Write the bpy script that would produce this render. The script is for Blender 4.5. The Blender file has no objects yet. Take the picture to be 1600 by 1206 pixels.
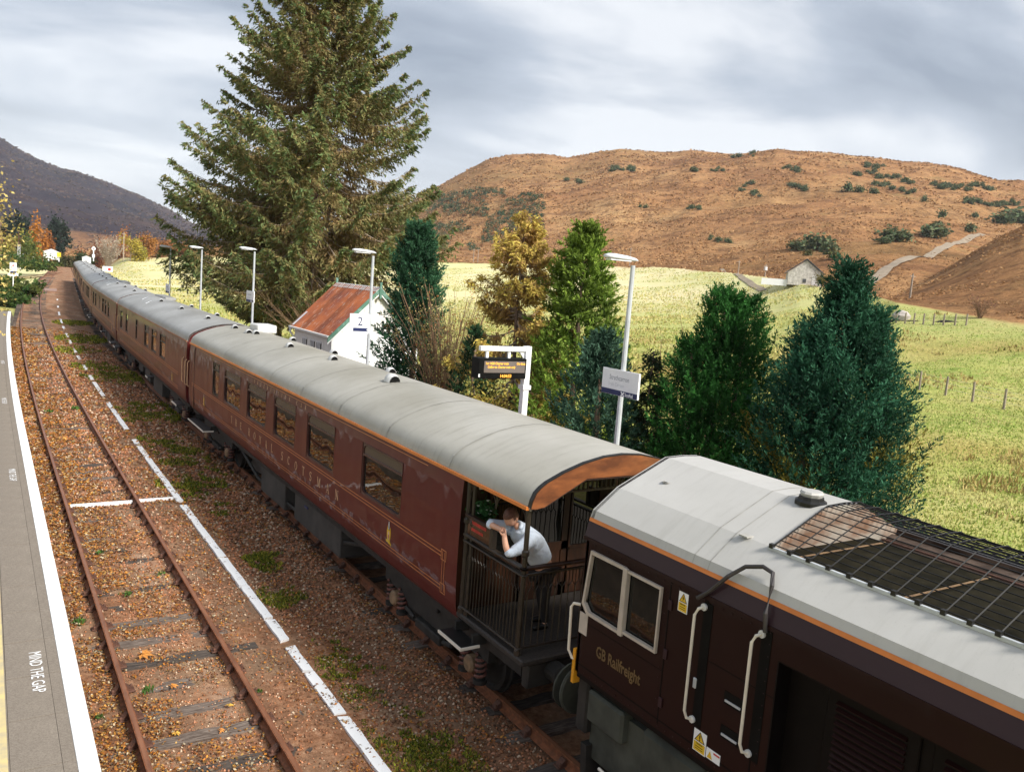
import bpy, bmesh, math, random
import numpy as np
from mathutils import Vector, Matrix

random.seed(7)
rng = np.random.default_rng(11)
SC = bpy.context.scene
COL = SC.collection

# ------------------------------------------------------------------ camera
FPX, CX, CY = 1297.0, 800.0, 603.0            # focal length and centre in 1600 px terms
YAW, PITCH, ROLL = (math.radians(a) for a in (32.73, 7.10, 4.40))
CAM = np.array([-6.94, 0.0, 5.83])
_F = np.array([math.sin(YAW)*math.cos(PITCH), math.cos(YAW)*math.cos(PITCH), -math.sin(PITCH)])
_R0 = np.array([math.cos(YAW), -math.sin(YAW), 0.0]); _U0 = np.cross(_R0, _F)
_R = math.cos(ROLL)*_R0 + math.sin(ROLL)*_U0
_U = -math.sin(ROLL)*_R0 + math.cos(ROLL)*_U0
cam_data = bpy.data.cameras.new('camera'); cam = bpy.data.objects.new('camera', cam_data); COL.objects.link(cam)
cam_data.sensor_fit = 'HORIZONTAL'; cam_data.sensor_width = 36.0; cam_data.lens = FPX/1600*36
cam_data.clip_start = 0.1; cam_data.clip_end = 12000
mw = Matrix.Identity(4)
for i in range(3):
    mw[i][0] = _R[i]; mw[i][1] = _U[i]; mw[i][2] = -_F[i]; mw[i][3] = CAM[i]
cam.matrix_world = mw
SC.camera = cam

# ------------------------------------------------------------------ world, sun, exposure
SUN_EL, SUN_AZ = math.radians(38), math.radians(158)   # azimuth from +Y towards +X
sdir = Vector((math.sin(SUN_AZ)*math.cos(SUN_EL), math.cos(SUN_AZ)*math.cos(SUN_EL), math.sin(SUN_EL)))
world = bpy.data.worlds.new('World'); SC.world = world; world.use_nodes = True
wt = world.node_tree; wt.nodes.clear()
def wn(t, **k):
    n = wt.nodes.new(t)
    for a, b in k.items(): setattr(n, a, b)
    return n
def wmath(op, a, b=None, c=None, clamp=False):
    n = wn('ShaderNodeMath', operation=op, use_clamp=clamp)
    for i, x in enumerate((a, b, c)):
        if x is None: continue
        if isinstance(x, (int, float)): n.inputs[i].default_value = x
        else: wt.links.new(x, n.inputs[i])
    return n.outputs[0]
tc = wn('ShaderNodeTexCoord'); sep = wn('ShaderNodeSeparateXYZ'); wt.links.new(tc.outputs['Generated'], sep.inputs[0])
zc = wmath('MAXIMUM', sep.outputs[2], 0.0); zz = wmath('ADD', zc, 0.16)
px = wmath('DIVIDE', sep.outputs[0], zz); py = wmath('DIVIDE', sep.outputs[1], zz)
comb = wn('ShaderNodeCombineXYZ'); wt.links.new(px, comb.inputs[0]); wt.links.new(py, comb.inputs[1])
mp = wn('ShaderNodeMapping'); wt.links.new(comb.outputs[0], mp.inputs[0])
mp.inputs['Rotation'].default_value = (0, 0, math.radians(33)); mp.inputs['Scale'].default_value = (0.62, 0.9, 1)
mp.inputs['Location'].default_value = (1.3, 0.35, 0)
n1 = wn('ShaderNodeTexNoise'); wt.links.new(mp.outputs[0], n1.inputs['Vector'])
n1.inputs['Scale'].default_value = 1.15; n1.inputs['Detail'].default_value = 8; n1.inputs['Roughness'].default_value = 0.50
n1.inputs['Distortion'].default_value = 0.35
rmp = wn('ShaderNodeValToRGB'); wt.links.new(n1.outputs['Fac'], rmp.inputs[0])
el = rmp.color_ramp.elements
el[0].position = 0.40; el[0].color = (0.18, 0.207, 0.25, 1)
el[1].position = 0.60; el[1].color = (0.52, 0.532, 0.55, 1)
e = rmp.color_ramp.elements.new(0.50); e.color = (0.285, 0.315, 0.362, 1)
# pale band low over the horizon, the same all round
hz = wmath('SUBTRACT', 1.0, wmath('DIVIDE', zc, 0.25), clamp=True)
hzf = wmath('MULTIPLY', wmath('POWER', hz, 1.3), 0.80)
mixh = wn('ShaderNodeMix', data_type='RGBA'); wt.links.new(hzf, mixh.inputs[0])
wt.links.new(rmp.outputs[0], mixh.inputs[6]); mixh.inputs[7].default_value = (0.60, 0.612, 0.63, 1)
sky = wn('ShaderNodeTexSky', sky_type='NISHITA'); sky.sun_disc = False
sky.sun_elevation = SUN_EL; sky.sun_rotation = SUN_AZ
skys = wn('ShaderNodeMix', data_type='RGBA', blend_type='MULTIPLY'); skys.inputs[0].default_value = 1
wt.links.new(sky.outputs[0], skys.inputs[6]); skys.inputs[7].default_value = (0.08, 0.08, 0.08, 1)
mixs = wn('ShaderNodeMix', data_type='RGBA'); mixs.inputs[0].default_value = 0.86
wt.links.new(skys.outputs[2], mixs.inputs[6]); wt.links.new(mixh.outputs[2], mixs.inputs[7])
bg = wn('ShaderNodeBackground'); bg.inputs['Strength'].default_value = 1.0
wo = wn('ShaderNodeOutputWorld'); wt.links.new(mixs.outputs[2], bg.inputs[0]); wt.links.new(bg.outputs[0], wo.inputs[0])
sl = bpy.data.lights.new('sun', 'SUN'); sun = bpy.data.objects.new('sun', sl); COL.objects.link(sun)
sl.energy = 3.6; sl.angle = math.radians(15); sl.color = (1.0, 0.95, 0.87)
sun.location = (0, -20, 40); sun.rotation_euler = sdir.to_track_quat('Z', 'Y').to_euler()
SC.view_settings.view_transform = 'Standard'; SC.view_settings.look = 'None'
SC.view_settings.exposure = 0.95; SC.view_settings.gamma = 1.0; SC.view_settings.use_curve_mapping = False
SC.cycles.max_bounces = 6; SC.cycles.diffuse_bounces = 2; SC.cycles.glossy_bounces = 3; SC.cycles.transmission_bounces = 3
SC.cycles.transparent_max_bounces = 6; SC.cycles.use_denoising = True

# ------------------------------------------------------------------ pixel rays -> points in the place
def ray(u, v): return (u-CX)/FPX*_R + (CY-v)/FPX*_U + _F
def onz(u, v, z): d = ray(u, v); return CAM + d*(z-CAM[2])/d[2]
def onX(u, v, X): d = ray(u, v); return CAM + d*(X-CAM[0])/d[0]
def onY(u, v, Y): d = ray(u, v); return CAM + d*(Y-CAM[1])/d[1]
def polar(u, v):
    d = ray(u, v); return math.atan2(d[0], d[1]), d[2]/math.hypot(d[0], d[1])
def hermite(t): t = np.clip(t, 0, 1); return t*t*(3-2*t)

# ------------------------------------------------------------------ materials
MATS = {}
def nodes_of(m):
    m.use_nodes = True; nt = m.node_tree; nt.nodes.clear()
    o = nt.nodes.new('ShaderNodeOutputMaterial'); p = nt.nodes.new('ShaderNodeBsdfPrincipled')
    nt.links.new(p.outputs[0], o.inputs[0]); return nt, p, o
def noise(nt, scale, detail=4, rough=.55, vec=None, stretch=None, coord='Object', dist=0):
    tcn = nt.nodes.new('ShaderNodeTexCoord'); src = tcn.outputs[coord] if vec is None else vec
    if stretch:
        mpn = nt.nodes.new('ShaderNodeMapping'); mpn.inputs['Scale'].default_value = stretch
        nt.links.new(src, mpn.inputs[0]); src = mpn.outputs[0]
    n = nt.nodes.new('ShaderNodeTexNoise'); n.inputs['Scale'].default_value = scale
    n.inputs['Detail'].default_value = detail; n.inputs['Roughness'].default_value = rough; n.inputs['Distortion'].default_value = dist
    nt.links.new(src, n.inputs['Vector']); return n.outputs['Fac']
def ramp(nt, fac, stops):
    r = nt.nodes.new('ShaderNodeValToRGB'); nt.links.new(fac, r.inputs[0])
    es = r.color_ramp.elements
    while len(es) < len(stops): es.new(0.5)
    for e_, (p_, c_) in zip(es, stops):
        e_.position = p_; e_.color = (*c_, 1) if len(c_) == 3 else c_
    return r.outputs[0]
def mixc(nt, fac, a, b, blend='MIX'):
    n = nt.nodes.new('ShaderNodeMix'); n.data_type = 'RGBA'; n.blend_type = blend
    for i, x in ((0, fac), (6, a), (7, b)):
        if isinstance(x, (int, float)): n.inputs[i].default_value = x
        elif isinstance(x, tuple): n.inputs[i].default_value = (*x, 1) if len(x) == 3 else x
        else: nt.links.new(x, n.inputs[i])
    return n.outputs[2]
def bump(nt, p, h, strength, dist=0.02):
    b = nt.nodes.new('ShaderNodeBump'); b.inputs['Strength'].default_value = strength; b.inputs['Distance'].default_value = dist
    nt.links.new(h, b.inputs['Height']); nt.links.new(b.outputs[0], p.inputs['Normal']); return b
def sc3(c, k): return tuple(max(0, x*k) for x in c)
def M(name, c, rough=.6, metal=0, var=.25, scale=6, c2=None, bmp=0, bdist=.01, coat=0, stretch=None, detail=5, lo=.35, hi=.65, spec=.5, bscale=None):
    if name in MATS: return MATS[name]
    m = bpy.data.materials.new(name); nt, p, o = nodes_of(m)
    f = noise(nt, scale, detail, stretch=stretch)
    a, b = (sc3(c, 1-var), sc3(c, 1+var)) if c2 is None else (c, c2)
    nt.links.new(ramp(nt, f, [(lo, a), (hi, b)]), p.inputs['Base Color'])
    p.inputs['Roughness'].default_value = rough; p.inputs['Metallic'].default_value = metal
    p.inputs['Specular IOR Level'].default_value = spec
    if coat: p.inputs['Coat Weight'].default_value = coat; p.inputs['Coat Roughness'].default_value = .04
    if bmp:
        h = noise(nt, bscale or scale*2, detail, stretch=stretch); bump(nt, p, h, bmp, bdist)
    MATS[name] = m; return m
def attr_mat(name, rough=.7, transl=0.0, spec=.3):
    m = bpy.data.materials.new(name); nt, p, o = nodes_of(m)
    a = nt.nodes.new('ShaderNodeAttribute'); a.attribute_name = 'col'
    nt.links.new(a.outputs['Color'], p.inputs['Base Color']); p.inputs['Roughness'].default_value = rough
    p.inputs['Specular IOR Level'].default_value = spec
    if transl:
        t = nt.nodes.new('ShaderNodeBsdfTranslucent'); nt.links.new(a.outputs['Color'], t.inputs[0])
        mx = nt.nodes.new('ShaderNodeMixShader'); mx.inputs[0].default_value = transl
        nt.links.new(p.outputs[0], mx.inputs[1]); nt.links.new(t.outputs[0], mx.inputs[2]); nt.links.new(mx.outputs[0], o.inputs[0])
    MATS[name] = m; return m

attr_mat('foliage', .75, .22, .15); attr_mat('stones', .85, 0, .25); attr_mat('leaves', .6, .2, .3); attr_mat('grass', .8, .2, .1)
M('white_paint', (.80, .80, .79), .55, var=.05, scale=3)
M('worn_white', (.84, .84, .84), .6, c2=(.62, .60, .57), scale=9, lo=.55, hi=.75)
M('steel_grey', (.50, .53, .56), .45, .2, var=.1, scale=4)
M('black_steel', (.007, .0065, .006), .45, .1, var=.3, scale=8)
M('chassis', (.018, .0155, .0125), .75, var=.5, scale=5, bmp=.3)
M('rust_rail', (.19, .066, .026), .75, var=.35, scale=14, bmp=.2)
M('rail_top', (.27, .115, .058), .4, .3, var=.25, scale=10, stretch=(1, .15, 1))
M('rust_bolt', (.095, .040, .024), .8, var=.3, scale=20)
M('sleeper', (.070, .048, .036), .9, c2=(.25, .20, .165), scale=5, stretch=(1, 9, 6), bmp=.6, lo=.40, hi=.72)
M('sleeper_dark', (.030, .022, .018), .9, c2=(.10, .078, .062), scale=5, stretch=(1, 9, 6), bmp=.6)
M('cream_paint', (.72, .66, .56), .5, var=.08)
M('orange_line', (.62, .19, .035), .5, var=.08)
M('gold_paint', (.46, .17, .06), .5, var=.12)
M('letter_gold', (.66, .42, .25), .5, var=.15)
M('loco_gold', (.13, .078, .028), .5, var=.15)
M('navy', (.008, .018, .09), .5, var=.1)
M('sign_white', (.82, .83, .85), .4, var=.03)
M('sign_grey', (.22, .24, .28), .5, var=.1)
M('sign_pale', (.55, .57, .6), .5, var=.05)
M('label_yellow', (.72, .46, .02), .5, var=.1)
M('label_black', (.004, .004, .004), .6, spec=.12)
M('label_red', (.5, .03, .02), .5)
M('yellow_paint', (.68, .30, .01), .5, var=.12, scale=4)
M('dark_wood', (.012, .005, .003), .45, c2=(.038, .014, .006), scale=4, stretch=(3, 3, .5), spec=.25)
M('valance_wood', (.10, .030, .009), .5, c2=(.23, .076, .022), scale=3, stretch=(1, 3, 3), bmp=.1, coat=.2)
M('skin', (.62, .34, .23), .5, var=.1, scale=12)
M('hair', (.10, .038, .022), .6, var=.4, scale=60)
M('shirt', (.60, .68, .80), .85, var=.08, scale=5, bmp=.8, bscale=7, bdist=.05)
M('trousers', (.010, .007, .007), .85, var=.2)
M('flower_white', (.8, .8, .7), .6)
M('bark', (.10, .065, .045), .95, c2=(.22, .15, .11), scale=8, stretch=(3, 3, .5), bmp=.8)
M('bark_pale', (.34, .27, .21), .9, var=.25, scale=10)
M('twig', (.21, .13, .075), .9, var=.3, scale=4)
M('post_wood', (.30, .25, .20), .9, var=.3, scale=6, stretch=(3, 3, .4))
M('stone_wall', (.38, .36, .33), .9, c2=(.66, .63, .59), scale=2.2, bmp=.6, bdist=.08)
M('slate', (.075, .08, .09), .6, var=.3, scale=2)
M('spring_red', (.15, .058, .042), .7, var=.3, scale=10)
M('axlebox', (.24, .15, .08), .7, var=.3, scale=8)
M('red_dark', (.11, .010, .008), .4, var=.2, coat=.3)
M('green_paint', (.075, .18, .13), .65, c2=(.20, .32, .28), scale=5, lo=.5, hi=.75)
M('pipe_dark', (.035, .03, .03), .5, var=.3)
M('underbox', (.048, .043, .037), .8, var=.25, scale=3)
M('bogie_green', (.045, .048, .036), .8, var=.35, scale=3, bmp=.2)
M('road_stone', (.27, .215, .155), .95, var=.18, scale=.6)
M('crossing_board', (.30, .20, .165), .9, var=.15, scale=3)
M('bush_core', (.02, .022, .012), .95)

def paint(name, c, wav=.0, rough=.28, coat=1.0, var=.12, spec=.5):
    m = bpy.data.materials.new(name); nt, p, o = nodes_of(m)
    f = noise(nt, 1.3, 7, .65); base = ramp(nt, f, [(.3, sc3(c, 1-var)), (.7, sc3(c, 1+var))])
    f2 = noise(nt, 14, 6, .7); base = mixc(nt, 0.35, base, mixc(nt, f2, sc3(c, .75), sc3(c, 1.3)))
    nt.links.new(base, p.inputs['Base Color'])
    p.inputs['Roughness'].default_value = rough; p.inputs['Coat Weight'].default_value = coat; p.inputs['Coat Roughness'].default_value = .035
    p.inputs['Specular IOR Level'].default_value = spec
    if wav:
        h = noise(nt, 1.0, 1.5, .45, stretch=(1, 1.7, .55)); b = bump(nt, p, h, 1.0, wav); nt.links.new(b.outputs[0], p.inputs['Coat Normal'])
    MATS[name] = m; return m
paint('maroon', (.092, .0095, .0098), wav=.028, coat=.27, rough=.45, spec=.22)
paint('loco_maroon_shaded', (.014, .0024, .0018), wav=.012, coat=.05, rough=.55, spec=.18)  # maroon darkened to carry the shade of a footbridge that is not built
paint('loco_purple', (.026, .009, .014), coat=.1, rough=.5, spec=.3)
def roof_mat(name, c, c2, streak):
    m = bpy.data.materials.new(name); nt, p, o = nodes_of(m)
    f = noise(nt, .9, 6, .6, stretch=(.6, .5, 1)); b = ramp(nt, f, [(.35, c), (.68, c2)])
    g = noise(nt, 3.0, 6, .7, stretch=(.35, 3, .35)); b = mixc(nt, ramp(nt, g, [(.52, (0, 0, 0)), (.75, (streak,)*3)]), b, (.16, .145, .11))
    k = noise(nt, 60, 3, .7); b = mixc(nt, ramp(nt, k, [(.62, (0, 0, 0)), (.8, (.35,)*3)]), b, (.20, .18, .14))
    nt.links.new(b, p.inputs['Base Color']); p.inputs['Roughness'].default_value = .42; p.inputs['Specular IOR Level'].default_value = .5
    h = noise(nt, 2.2, 4, .6, stretch=(1, 2.0, 1)); bump(nt, p, h, .14, .02)
    MATS[name] = m; return m
roof_mat('coach_roof', (.31, .295, .25), (.43, .415, .37), .38)
roof_mat('coach_roof_old', (.24, .235, .22), (.37, .37, .36), .6)
roof_mat('loco_roof', (.42, .41, .385), (.50, .49, .465), .16)
def glass(name, c=(.010, .010, .009), rough=.015):
    m = bpy.data.materials.new(name); nt, p, o = nodes_of(m)
    p.inputs['Base Color'].default_value = (*c, 1); p.inputs['Roughness'].default_value = rough; p.inputs['Specular IOR Level'].default_value = .5
    h = noise(nt, 1.2, 1, .5); bump(nt, p, h, .6, .01); MATS[name] = m; return m
glass('glass'); glass('vent_glass', (.11, .085, .06), .08); glass('curtain_glass', (.16, .085, .05), .05)
def emis(name, c, s):
    m = bpy.data.materials.new(name); nt, p, o = nodes_of(m); p.inputs['Base Color'].default_value = (.02, .01, 0, 1)
    p.inputs['Emission Color'].default_value = (*c, 1); p.inputs['Emission Strength'].default_value = s; MATS[name] = m; return m
emis('led', (1, .42, .05), 1.3)
M('screen_bg', (.15, .125, .115), .35, var=.05)

# ------------------------------------------------------------------ mesh builders
def np_mesh(name, V, Fa, cols=None):
    """V (n,3), Fa (m,k) all same k, cols per vertex (n,3)"""
    me = bpy.data.meshes.new(name); n = len(V); m, k = Fa.shape
    me.vertices.add(n); me.vertices.foreach_set('co', np.ascontiguousarray(V, dtype=np.float32).ravel())
    me.loops.add(m*k); me.loops.foreach_set('vertex_index', np.ascontiguousarray(Fa, dtype=np.int32).ravel())
    me.polygons.add(m); me.polygons.foreach_set('loop_start', np.arange(0, m*k, k, dtype=np.int32))
    me.update(calc_edges=True); me.validate()
    if cols is not None:
        at_ = me.attributes.new('col', 'FLOAT_COLOR', 'POINT')
        c4 = np.ones((n, 4), dtype=np.float32); c4[:, :3] = cols; at_.data.foreach_set('color', c4.ravel())
    return me
def link(name, me, mat, parent=None, loc=None, rz=0):
    o = bpy.data.objects.new(name, me); COL.objects.link(o)
    if mat is not None and len(me.materials) == 0: me.materials.append(MATS[mat] if isinstance(mat, str) else mat)
    if parent is not None: o.parent = parent
    if loc is not None: o.location = loc
    if rz: o.rotation_euler = (0, 0, rz)
    return o
def tag(o, label=None, cat=None, group=None, kind=None):
    if label: o['label'] = label
    if cat: o['category'] = cat
    if group: o['group'] = group
    if kind: o['kind'] = kind
    return o
def empty(name, loc=(0, 0, 0), rz=0, label=None, cat=None, group=None, kind=None):
    o = bpy.data.objects.new(name, None); COL.objects.link(o); o.location = loc; o.rotation_euler = (0, 0, rz); o.empty_display_size = .2
    return tag(o, label, cat, group, kind)
def copy_tree(o, parent=None):
    c = o.copy(); COL.objects.link(c); c.parent = parent
    for ch in list(o.children): copy_tree(ch, c)
    return c
class MB:
    def __init__(s): s.v = []; s.f = []
    def add(s, vs, fs):
        n = len(s.v); s.v += [tuple(map(float, p)) for p in vs]; s.f += [tuple(i+n for i in q) for q in fs]; return s
    def box(s, x0, x1, y0, y1, z0, z1, b=0):
        if b and min(x1-x0, y1-y0, z1-z0) > 2.2*b:      # chamfered along all edges
            return s.chbox(x0, x1, y0, y1, z0, z1, b)
        return s.add([(x0, y0, z0), (x1, y0, z0), (x1, y1, z0), (x0, y1, z0), (x0, y0, z1), (x1, y0, z1), (x1, y1, z1), (x0, y1, z1)],
                     [(0, 3, 2, 1), (4, 5, 6, 7), (0, 1, 5, 4), (1, 2, 6, 5), (2, 3, 7, 6), (3, 0, 4, 7)])
    def chbox(s, x0, x1, y0, y1, z0, z1, b):
        bm = bmesh.new(); bmesh.ops.create_cube(bm, size=1)
        for v in bm.verts: v.co = Vector(((x0+x1)/2+v.co.x*(x1-x0), (y0+y1)/2+v.co.y*(y1-y0), (z0+z1)/2+v.co.z*(z1-z0)))
        bmesh.ops.bevel(bm, geom=bm.edges[:], offset=b, segments=1, affect='EDGES')
        bm.verts.index_update(); s.add([v.co[:] for v in bm.verts], [[v.index for v in f.verts] for f in bm.faces]); bm.free(); return s
    def tube(s, pts, r, n=6, cap=True):
        pts = [np.array(p, float) for p in pts]; k = len(pts); rr = r if hasattr(r, '__len__') else [r]*k
        base = len(s.v); up = np.array([0.31, .17, .93])
        for i, p in enumerate(pts):
            t = pts[min(i+1, k-1)]-pts[max(i-1, 0)]; t = t/(np.linalg.norm(t)+1e-9)
            a = np.cross(t, up); a /= np.linalg.norm(a)+1e-9; b = np.cross(t, a)
            for j in range(n):
                w = 2*math.pi*j/n; s.v.append(tuple(p + rr[i]*(math.cos(w)*a+math.sin(w)*b)))
        for i in range(k-1):
            for j in range(n):
                j2 = (j+1) % n; s.f.append((base+i*n+j, base+i*n+j2, base+(i+1)*n+j2, base+(i+1)*n+j))
        if cap: s.f.append(tuple(base+j for j in reversed(range(n)))); s.f.append(tuple(base+(k-1)*n+j for j in range(n)))
        return s
    def prism(s, poly, axis, a0, a1):
        """extrude 2D polygon along axis ('x': poly=(y,z); 'y': poly=(x,z); 'z': poly=(x,y))"""
        def P(q, a): return {'x': (a, q[0], q[1]), 'y': (q[0], a, q[1]), 'z': (q[0], q[1], a)}[axis]
        n = len(poly); vs = [P(q, a0) for q in poly]+[P(q, a1) for q in poly]
        fs = [tuple(range(n)), tuple(reversed(range(n, 2*n)))]+[(i, i+n, (i+1) % n+n, (i+1) % n) for i in range(n)]
        return s.add(vs, fs)
    def strip(s, A, B):
        """quads between two polylines"""
        n = len(A); return s.add(list(A)+list(B), [(i, i+1, n+i+1, n+i) for i in range(n-1)])
    def lathe(s, prof, c, axis='z', n=12):
        base = len(s.v); k = len(prof)
        for (r, h) in prof:
            for j in range(n):
                w = 2*math.pi*j/n; a, b = r*math.cos(w), r*math.sin(w)
                q = {'z': (a, b, h), 'x': (h, a, b), 'y': (a, h, b)}[axis]; s.v.append((c[0]+q[0], c[1]+q[1], c[2]+q[2]))
        for i in range(k-1):
            for j in range(n): j2 = (j+1) % n; s.f.append((base+i*n+j, base+i*n+j2, base+(i+1)*n+j2, base+(i+1)*n+j))
        s.f.append(tuple(base+j for j in range(n))); s.f.append(tuple(base+(k-1)*n+j for j in range(n))); return s
    def mesh(s, name, off=None, smooth=False):
        me = bpy.data.meshes.new(name); v = s.v
        if off is not None: v = [(p[0]-off[0], p[1]-off[1], p[2]-off[2]) for p in v]
        me.from_pydata(v, [], s.f)
        bm = bmesh.new(); bm.from_mesh(me); bmesh.ops.recalc_face_normals(bm, faces=bm.faces[:]); bm.to_mesh(me); bm.free()
        if smooth:
            for p in me.polygons: p.use_smooth = True
        me.update(); return me
    def build(s, name, mat, parent=None, world=False, smooth=False, loc=None):
        off = None
        if world and parent is not None: off = parent.matrix_basis.translation if parent.parent is None else parent.parent.matrix_basis.translation
        o = link(name, s.mesh(name, off, smooth), mat, parent)
        if loc is not None: o.location = loc
        return o
def smooth_by_angle(o, deg=35):
    me = o.data
    for p in me.polygons: p.use_smooth = True
    bm = bmesh.new(); bm.from_mesh(me)
    for e_ in bm.edges:
        if len(e_.link_faces) == 2 and e_.calc_face_angle(0) > math.radians(deg): e_.smooth = False
    bm.to_mesh(me); bm.free()

# ---- lettering
def text_mesh(txt, size, mapf, bold=0.0, align='LEFT'):
    cu = bpy.data.curves.new('t', 'FONT'); cu.body = txt; cu.size = size; cu.align_x = align; cu.offset = bold; cu.resolution_u = 2
    o = bpy.data.objects.new('t', cu); COL.objects.link(o)
    dg = bpy.context.evaluated_depsgraph_get(); me = bpy.data.meshes.new_from_object(o.evaluated_get(dg))
    bpy.data.objects.remove(o); bpy.data.curves.remove(cu)
    vs = [mapf(v.co.x, v.co.y) for v in me.vertices]; fs = [tuple(p.vertices) for p in me.polygons]
    bpy.data.meshes.remove(me); return vs, fs
SERIF = {  # strokes in a unit-high cell: (x0,y0,x1,y1,width)
 'T': (.74, [(.37, 0, .37, 1, .15), (0, .96, .74, .96, .07), (.03, .78, .03, 1, .05), (.71, .78, .71, 1, .05), (.22, .02, .52, .02, .05)]),
 'H': (.84, [(.14, 0, .14, 1, .15), (.70, 0, .70, 1, .15), (.14, .5, .70, .5, .06), (0, .02, .28, .02, .05), (0, .98, .28, .98, .05), (.56, .02, .84, .02, .05), (.56, .98, .84, .98, .05)]),
 'E': (.70, [(.16, 0, .16, 1, .15), (.02, .97, .64, .97, .06), (.02, .03, .68, .03, .06), (.16, .52, .5, .52, .06), (.64, .78, .64, 1, .05), (.68, 0, .68, .25, .05), (.5, .4, .5, .64, .05)]),
 'R': (.82, [(.16, 0, .16, 1, .15), (.02, .02, .30, .02, .05), (.02, .97, .5, .97, .06), (.5, .97, .64, .85, .10), (.64, .87, .64, .62, .13), (.64, .64, .5, .52, .10), (.16, .51, .52, .51, .06), (.40, .50, .76, .03, .14), (.66, .02, .84, .02, .05)]),
 'O': (.90, [(.10, .32, .10, .68, .15), (.80, .32, .80, .68, .15), (.11, .68, .30, .93, .11), (.30, .95, .60, .95, .07), (.60, .93, .79, .68, .11), (.11, .32, .30, .07, .11), (.30, .05, .60, .05, .07), (.60, .07, .79, .32, .11)]),
 'Y': (.84, [(.42, 0, .42, .46, .15), (.12, .98, .42, .44, .14), (.72, .98, .42, .44, .07), (0, .98, .26, .98, .05), (.60, .98, .84, .98, .05), (.27, .02, .57, .02, .05)]),
 'A': (.86, [(.14, .02, .42, 1, .06), (.42, 1, .72, .02, .15), (.24, .34, .62, .34, .06), (0, .02, .26, .02, .05), (.56, .02, .88, .02, .05)]),
 'L': (.70, [(.16, 0, .16, 1, .15), (.02, .98, .30, .98, .05), (.02, .03, .66, .03, .06), (.66, 0, .66, .26, .05)]),
 'S': (.66, [(.58, .74, .58, .98, .05), (.58, .86, .40, .96, .07), (.22, .96, .42, .96, .08), (.08, .80, .22, .95, .11), (.08, .82, .14, .62, .13), (.12, .64, .52, .40, .15), (.54, .40, .56, .20, .13), (.54, .20, .42, .05, .11), (.20, .04, .44, .04, .08), (.06, .12, .22, .04, .07), (.05, .02, .05, .27, .05)]),
 'C': (.82, [(.10, .32, .10, .68, .15), (.11, .68, .30, .93, .11), (.30, .95, .58, .95, .07), (.58, .95, .74, .80, .07), (.11, .32, .30, .07, .11), (.30, .05, .58, .05, .07), (.58, .05, .76, .24, .07), (.75, .72, .75, 1, .05)]),
 'M': (1.02, [(.13, 0, .13, 1, .06), (.14, 1, .50, .05, .15), (.50, .05, .86, 1, .06), (.87, 0, .87, 1, .15), (0, .02, .26, .02, .05), (0, .98, .2, .98, .05), (.74, .02, 1.0, .02, .05), (.84, .98, 1.0, .98, .05)]),
 'N': (.88, [(.13, 0, .13, 1, .06), (.13, 1, .74, .02, .15), (.74, 0, .74, 1, .06), (0, .02, .26, .02, .05), (0, .98, .2, .98, .05), (.62, .98, .88, .98, .05)]),
 'B': (.74, [(.16, 0, .16, 1, .15), (.02, .97, .46, .97, .06), (.02, .03, .5, .03, .06), (.16, .53, .5, .53, .06), (.46, .97, .58, .86, .1), (.58, .88, .58, .66, .13), (.58, .66, .46, .53, .1), (.5, .53, .63, .4, .1), (.63, .42, .63, .16, .14), (.63, .16, .5, .03, .1)]),
 'V': (.84, [(.12, .98, .44, 0, .15), (.44, 0, .72, .98, .06), (0, .98, .28, .98, .05), (.58, .98, .84, .98, .05)]),
 'I': (.34, [(.17, 0, .17, 1, .15), (.02, .02, .32, .02, .05), (.02, .98, .32, .98, .05)]),
}
def serif(mb, ch, h, mapf):
    w_, st = SERIF[ch]
    for k_, (x0, y0, x1, y1, w) in enumerate(st):
        dx, dy = x1-x0, y1-y0; L = math.hypot(dx, dy); nx, ny = -dy/L*w/2, dx/L*w/2
        q = [(x0+nx, y0+ny), (x1+nx, y1+ny), (x1-nx, y1-ny), (x0-nx, y0-ny)]
        mb.add([mapf(a*h, b*h, k_*.0004) for a, b in q], [(0, 1, 2, 3)])
    return w_*h
# ------------------------------------------------------------------ noise for terrain
def vnoise(x, y, seed=0):
    xi = np.floor(x).astype(np.int64); yi = np.floor(y).astype(np.int64); xf = x-xi; yf = y-yi
    def h(a, b):
        n = (a*374761393 + b*668265263 + seed*1442695041) & 0x7fffffff
        n = ((n ^ (n >> 13))*1274126177) & 0x7fffffff
        return ((n ^ (n >> 16)) & 0xffff)/65535.0
    u = xf*xf*(3-2*xf); v = yf*yf*(3-2*yf)
    return (h(xi, yi)*(1-u)+h(xi+1, yi)*u)*(1-v)+(h(xi, yi+1)*(1-u)+h(xi+1, yi+1)*u)*v
def fbm(x, y, o=5, seed=0, g=.5):
    s = 0; a = 1; t = 0
    for i in range(o): s = s+a*vnoise(x*2**i+17.3*i, y*2**i-9.1*i, seed+i); t += a; a *= g
    return s/t-.5

# ------------------------------------------------------------------ track alignment (tracks bend to the right far off)
def _bend(Y, y0, y1, R):
    Y = np.asarray(Y, float); a = np.clip(Y-y0, 0, y1-y0); return a*a/(2*R)+np.maximum(Y-y1, 0)*(y1-y0)/R
def sT(Y): return _bend(Y, 20, 90, 1000)
def sL(Y): return _bend(Y, 25, 145, 1500)
def slope(fn, Y): return float((fn(Y+.5)-fn(Y-.5)))

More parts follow.
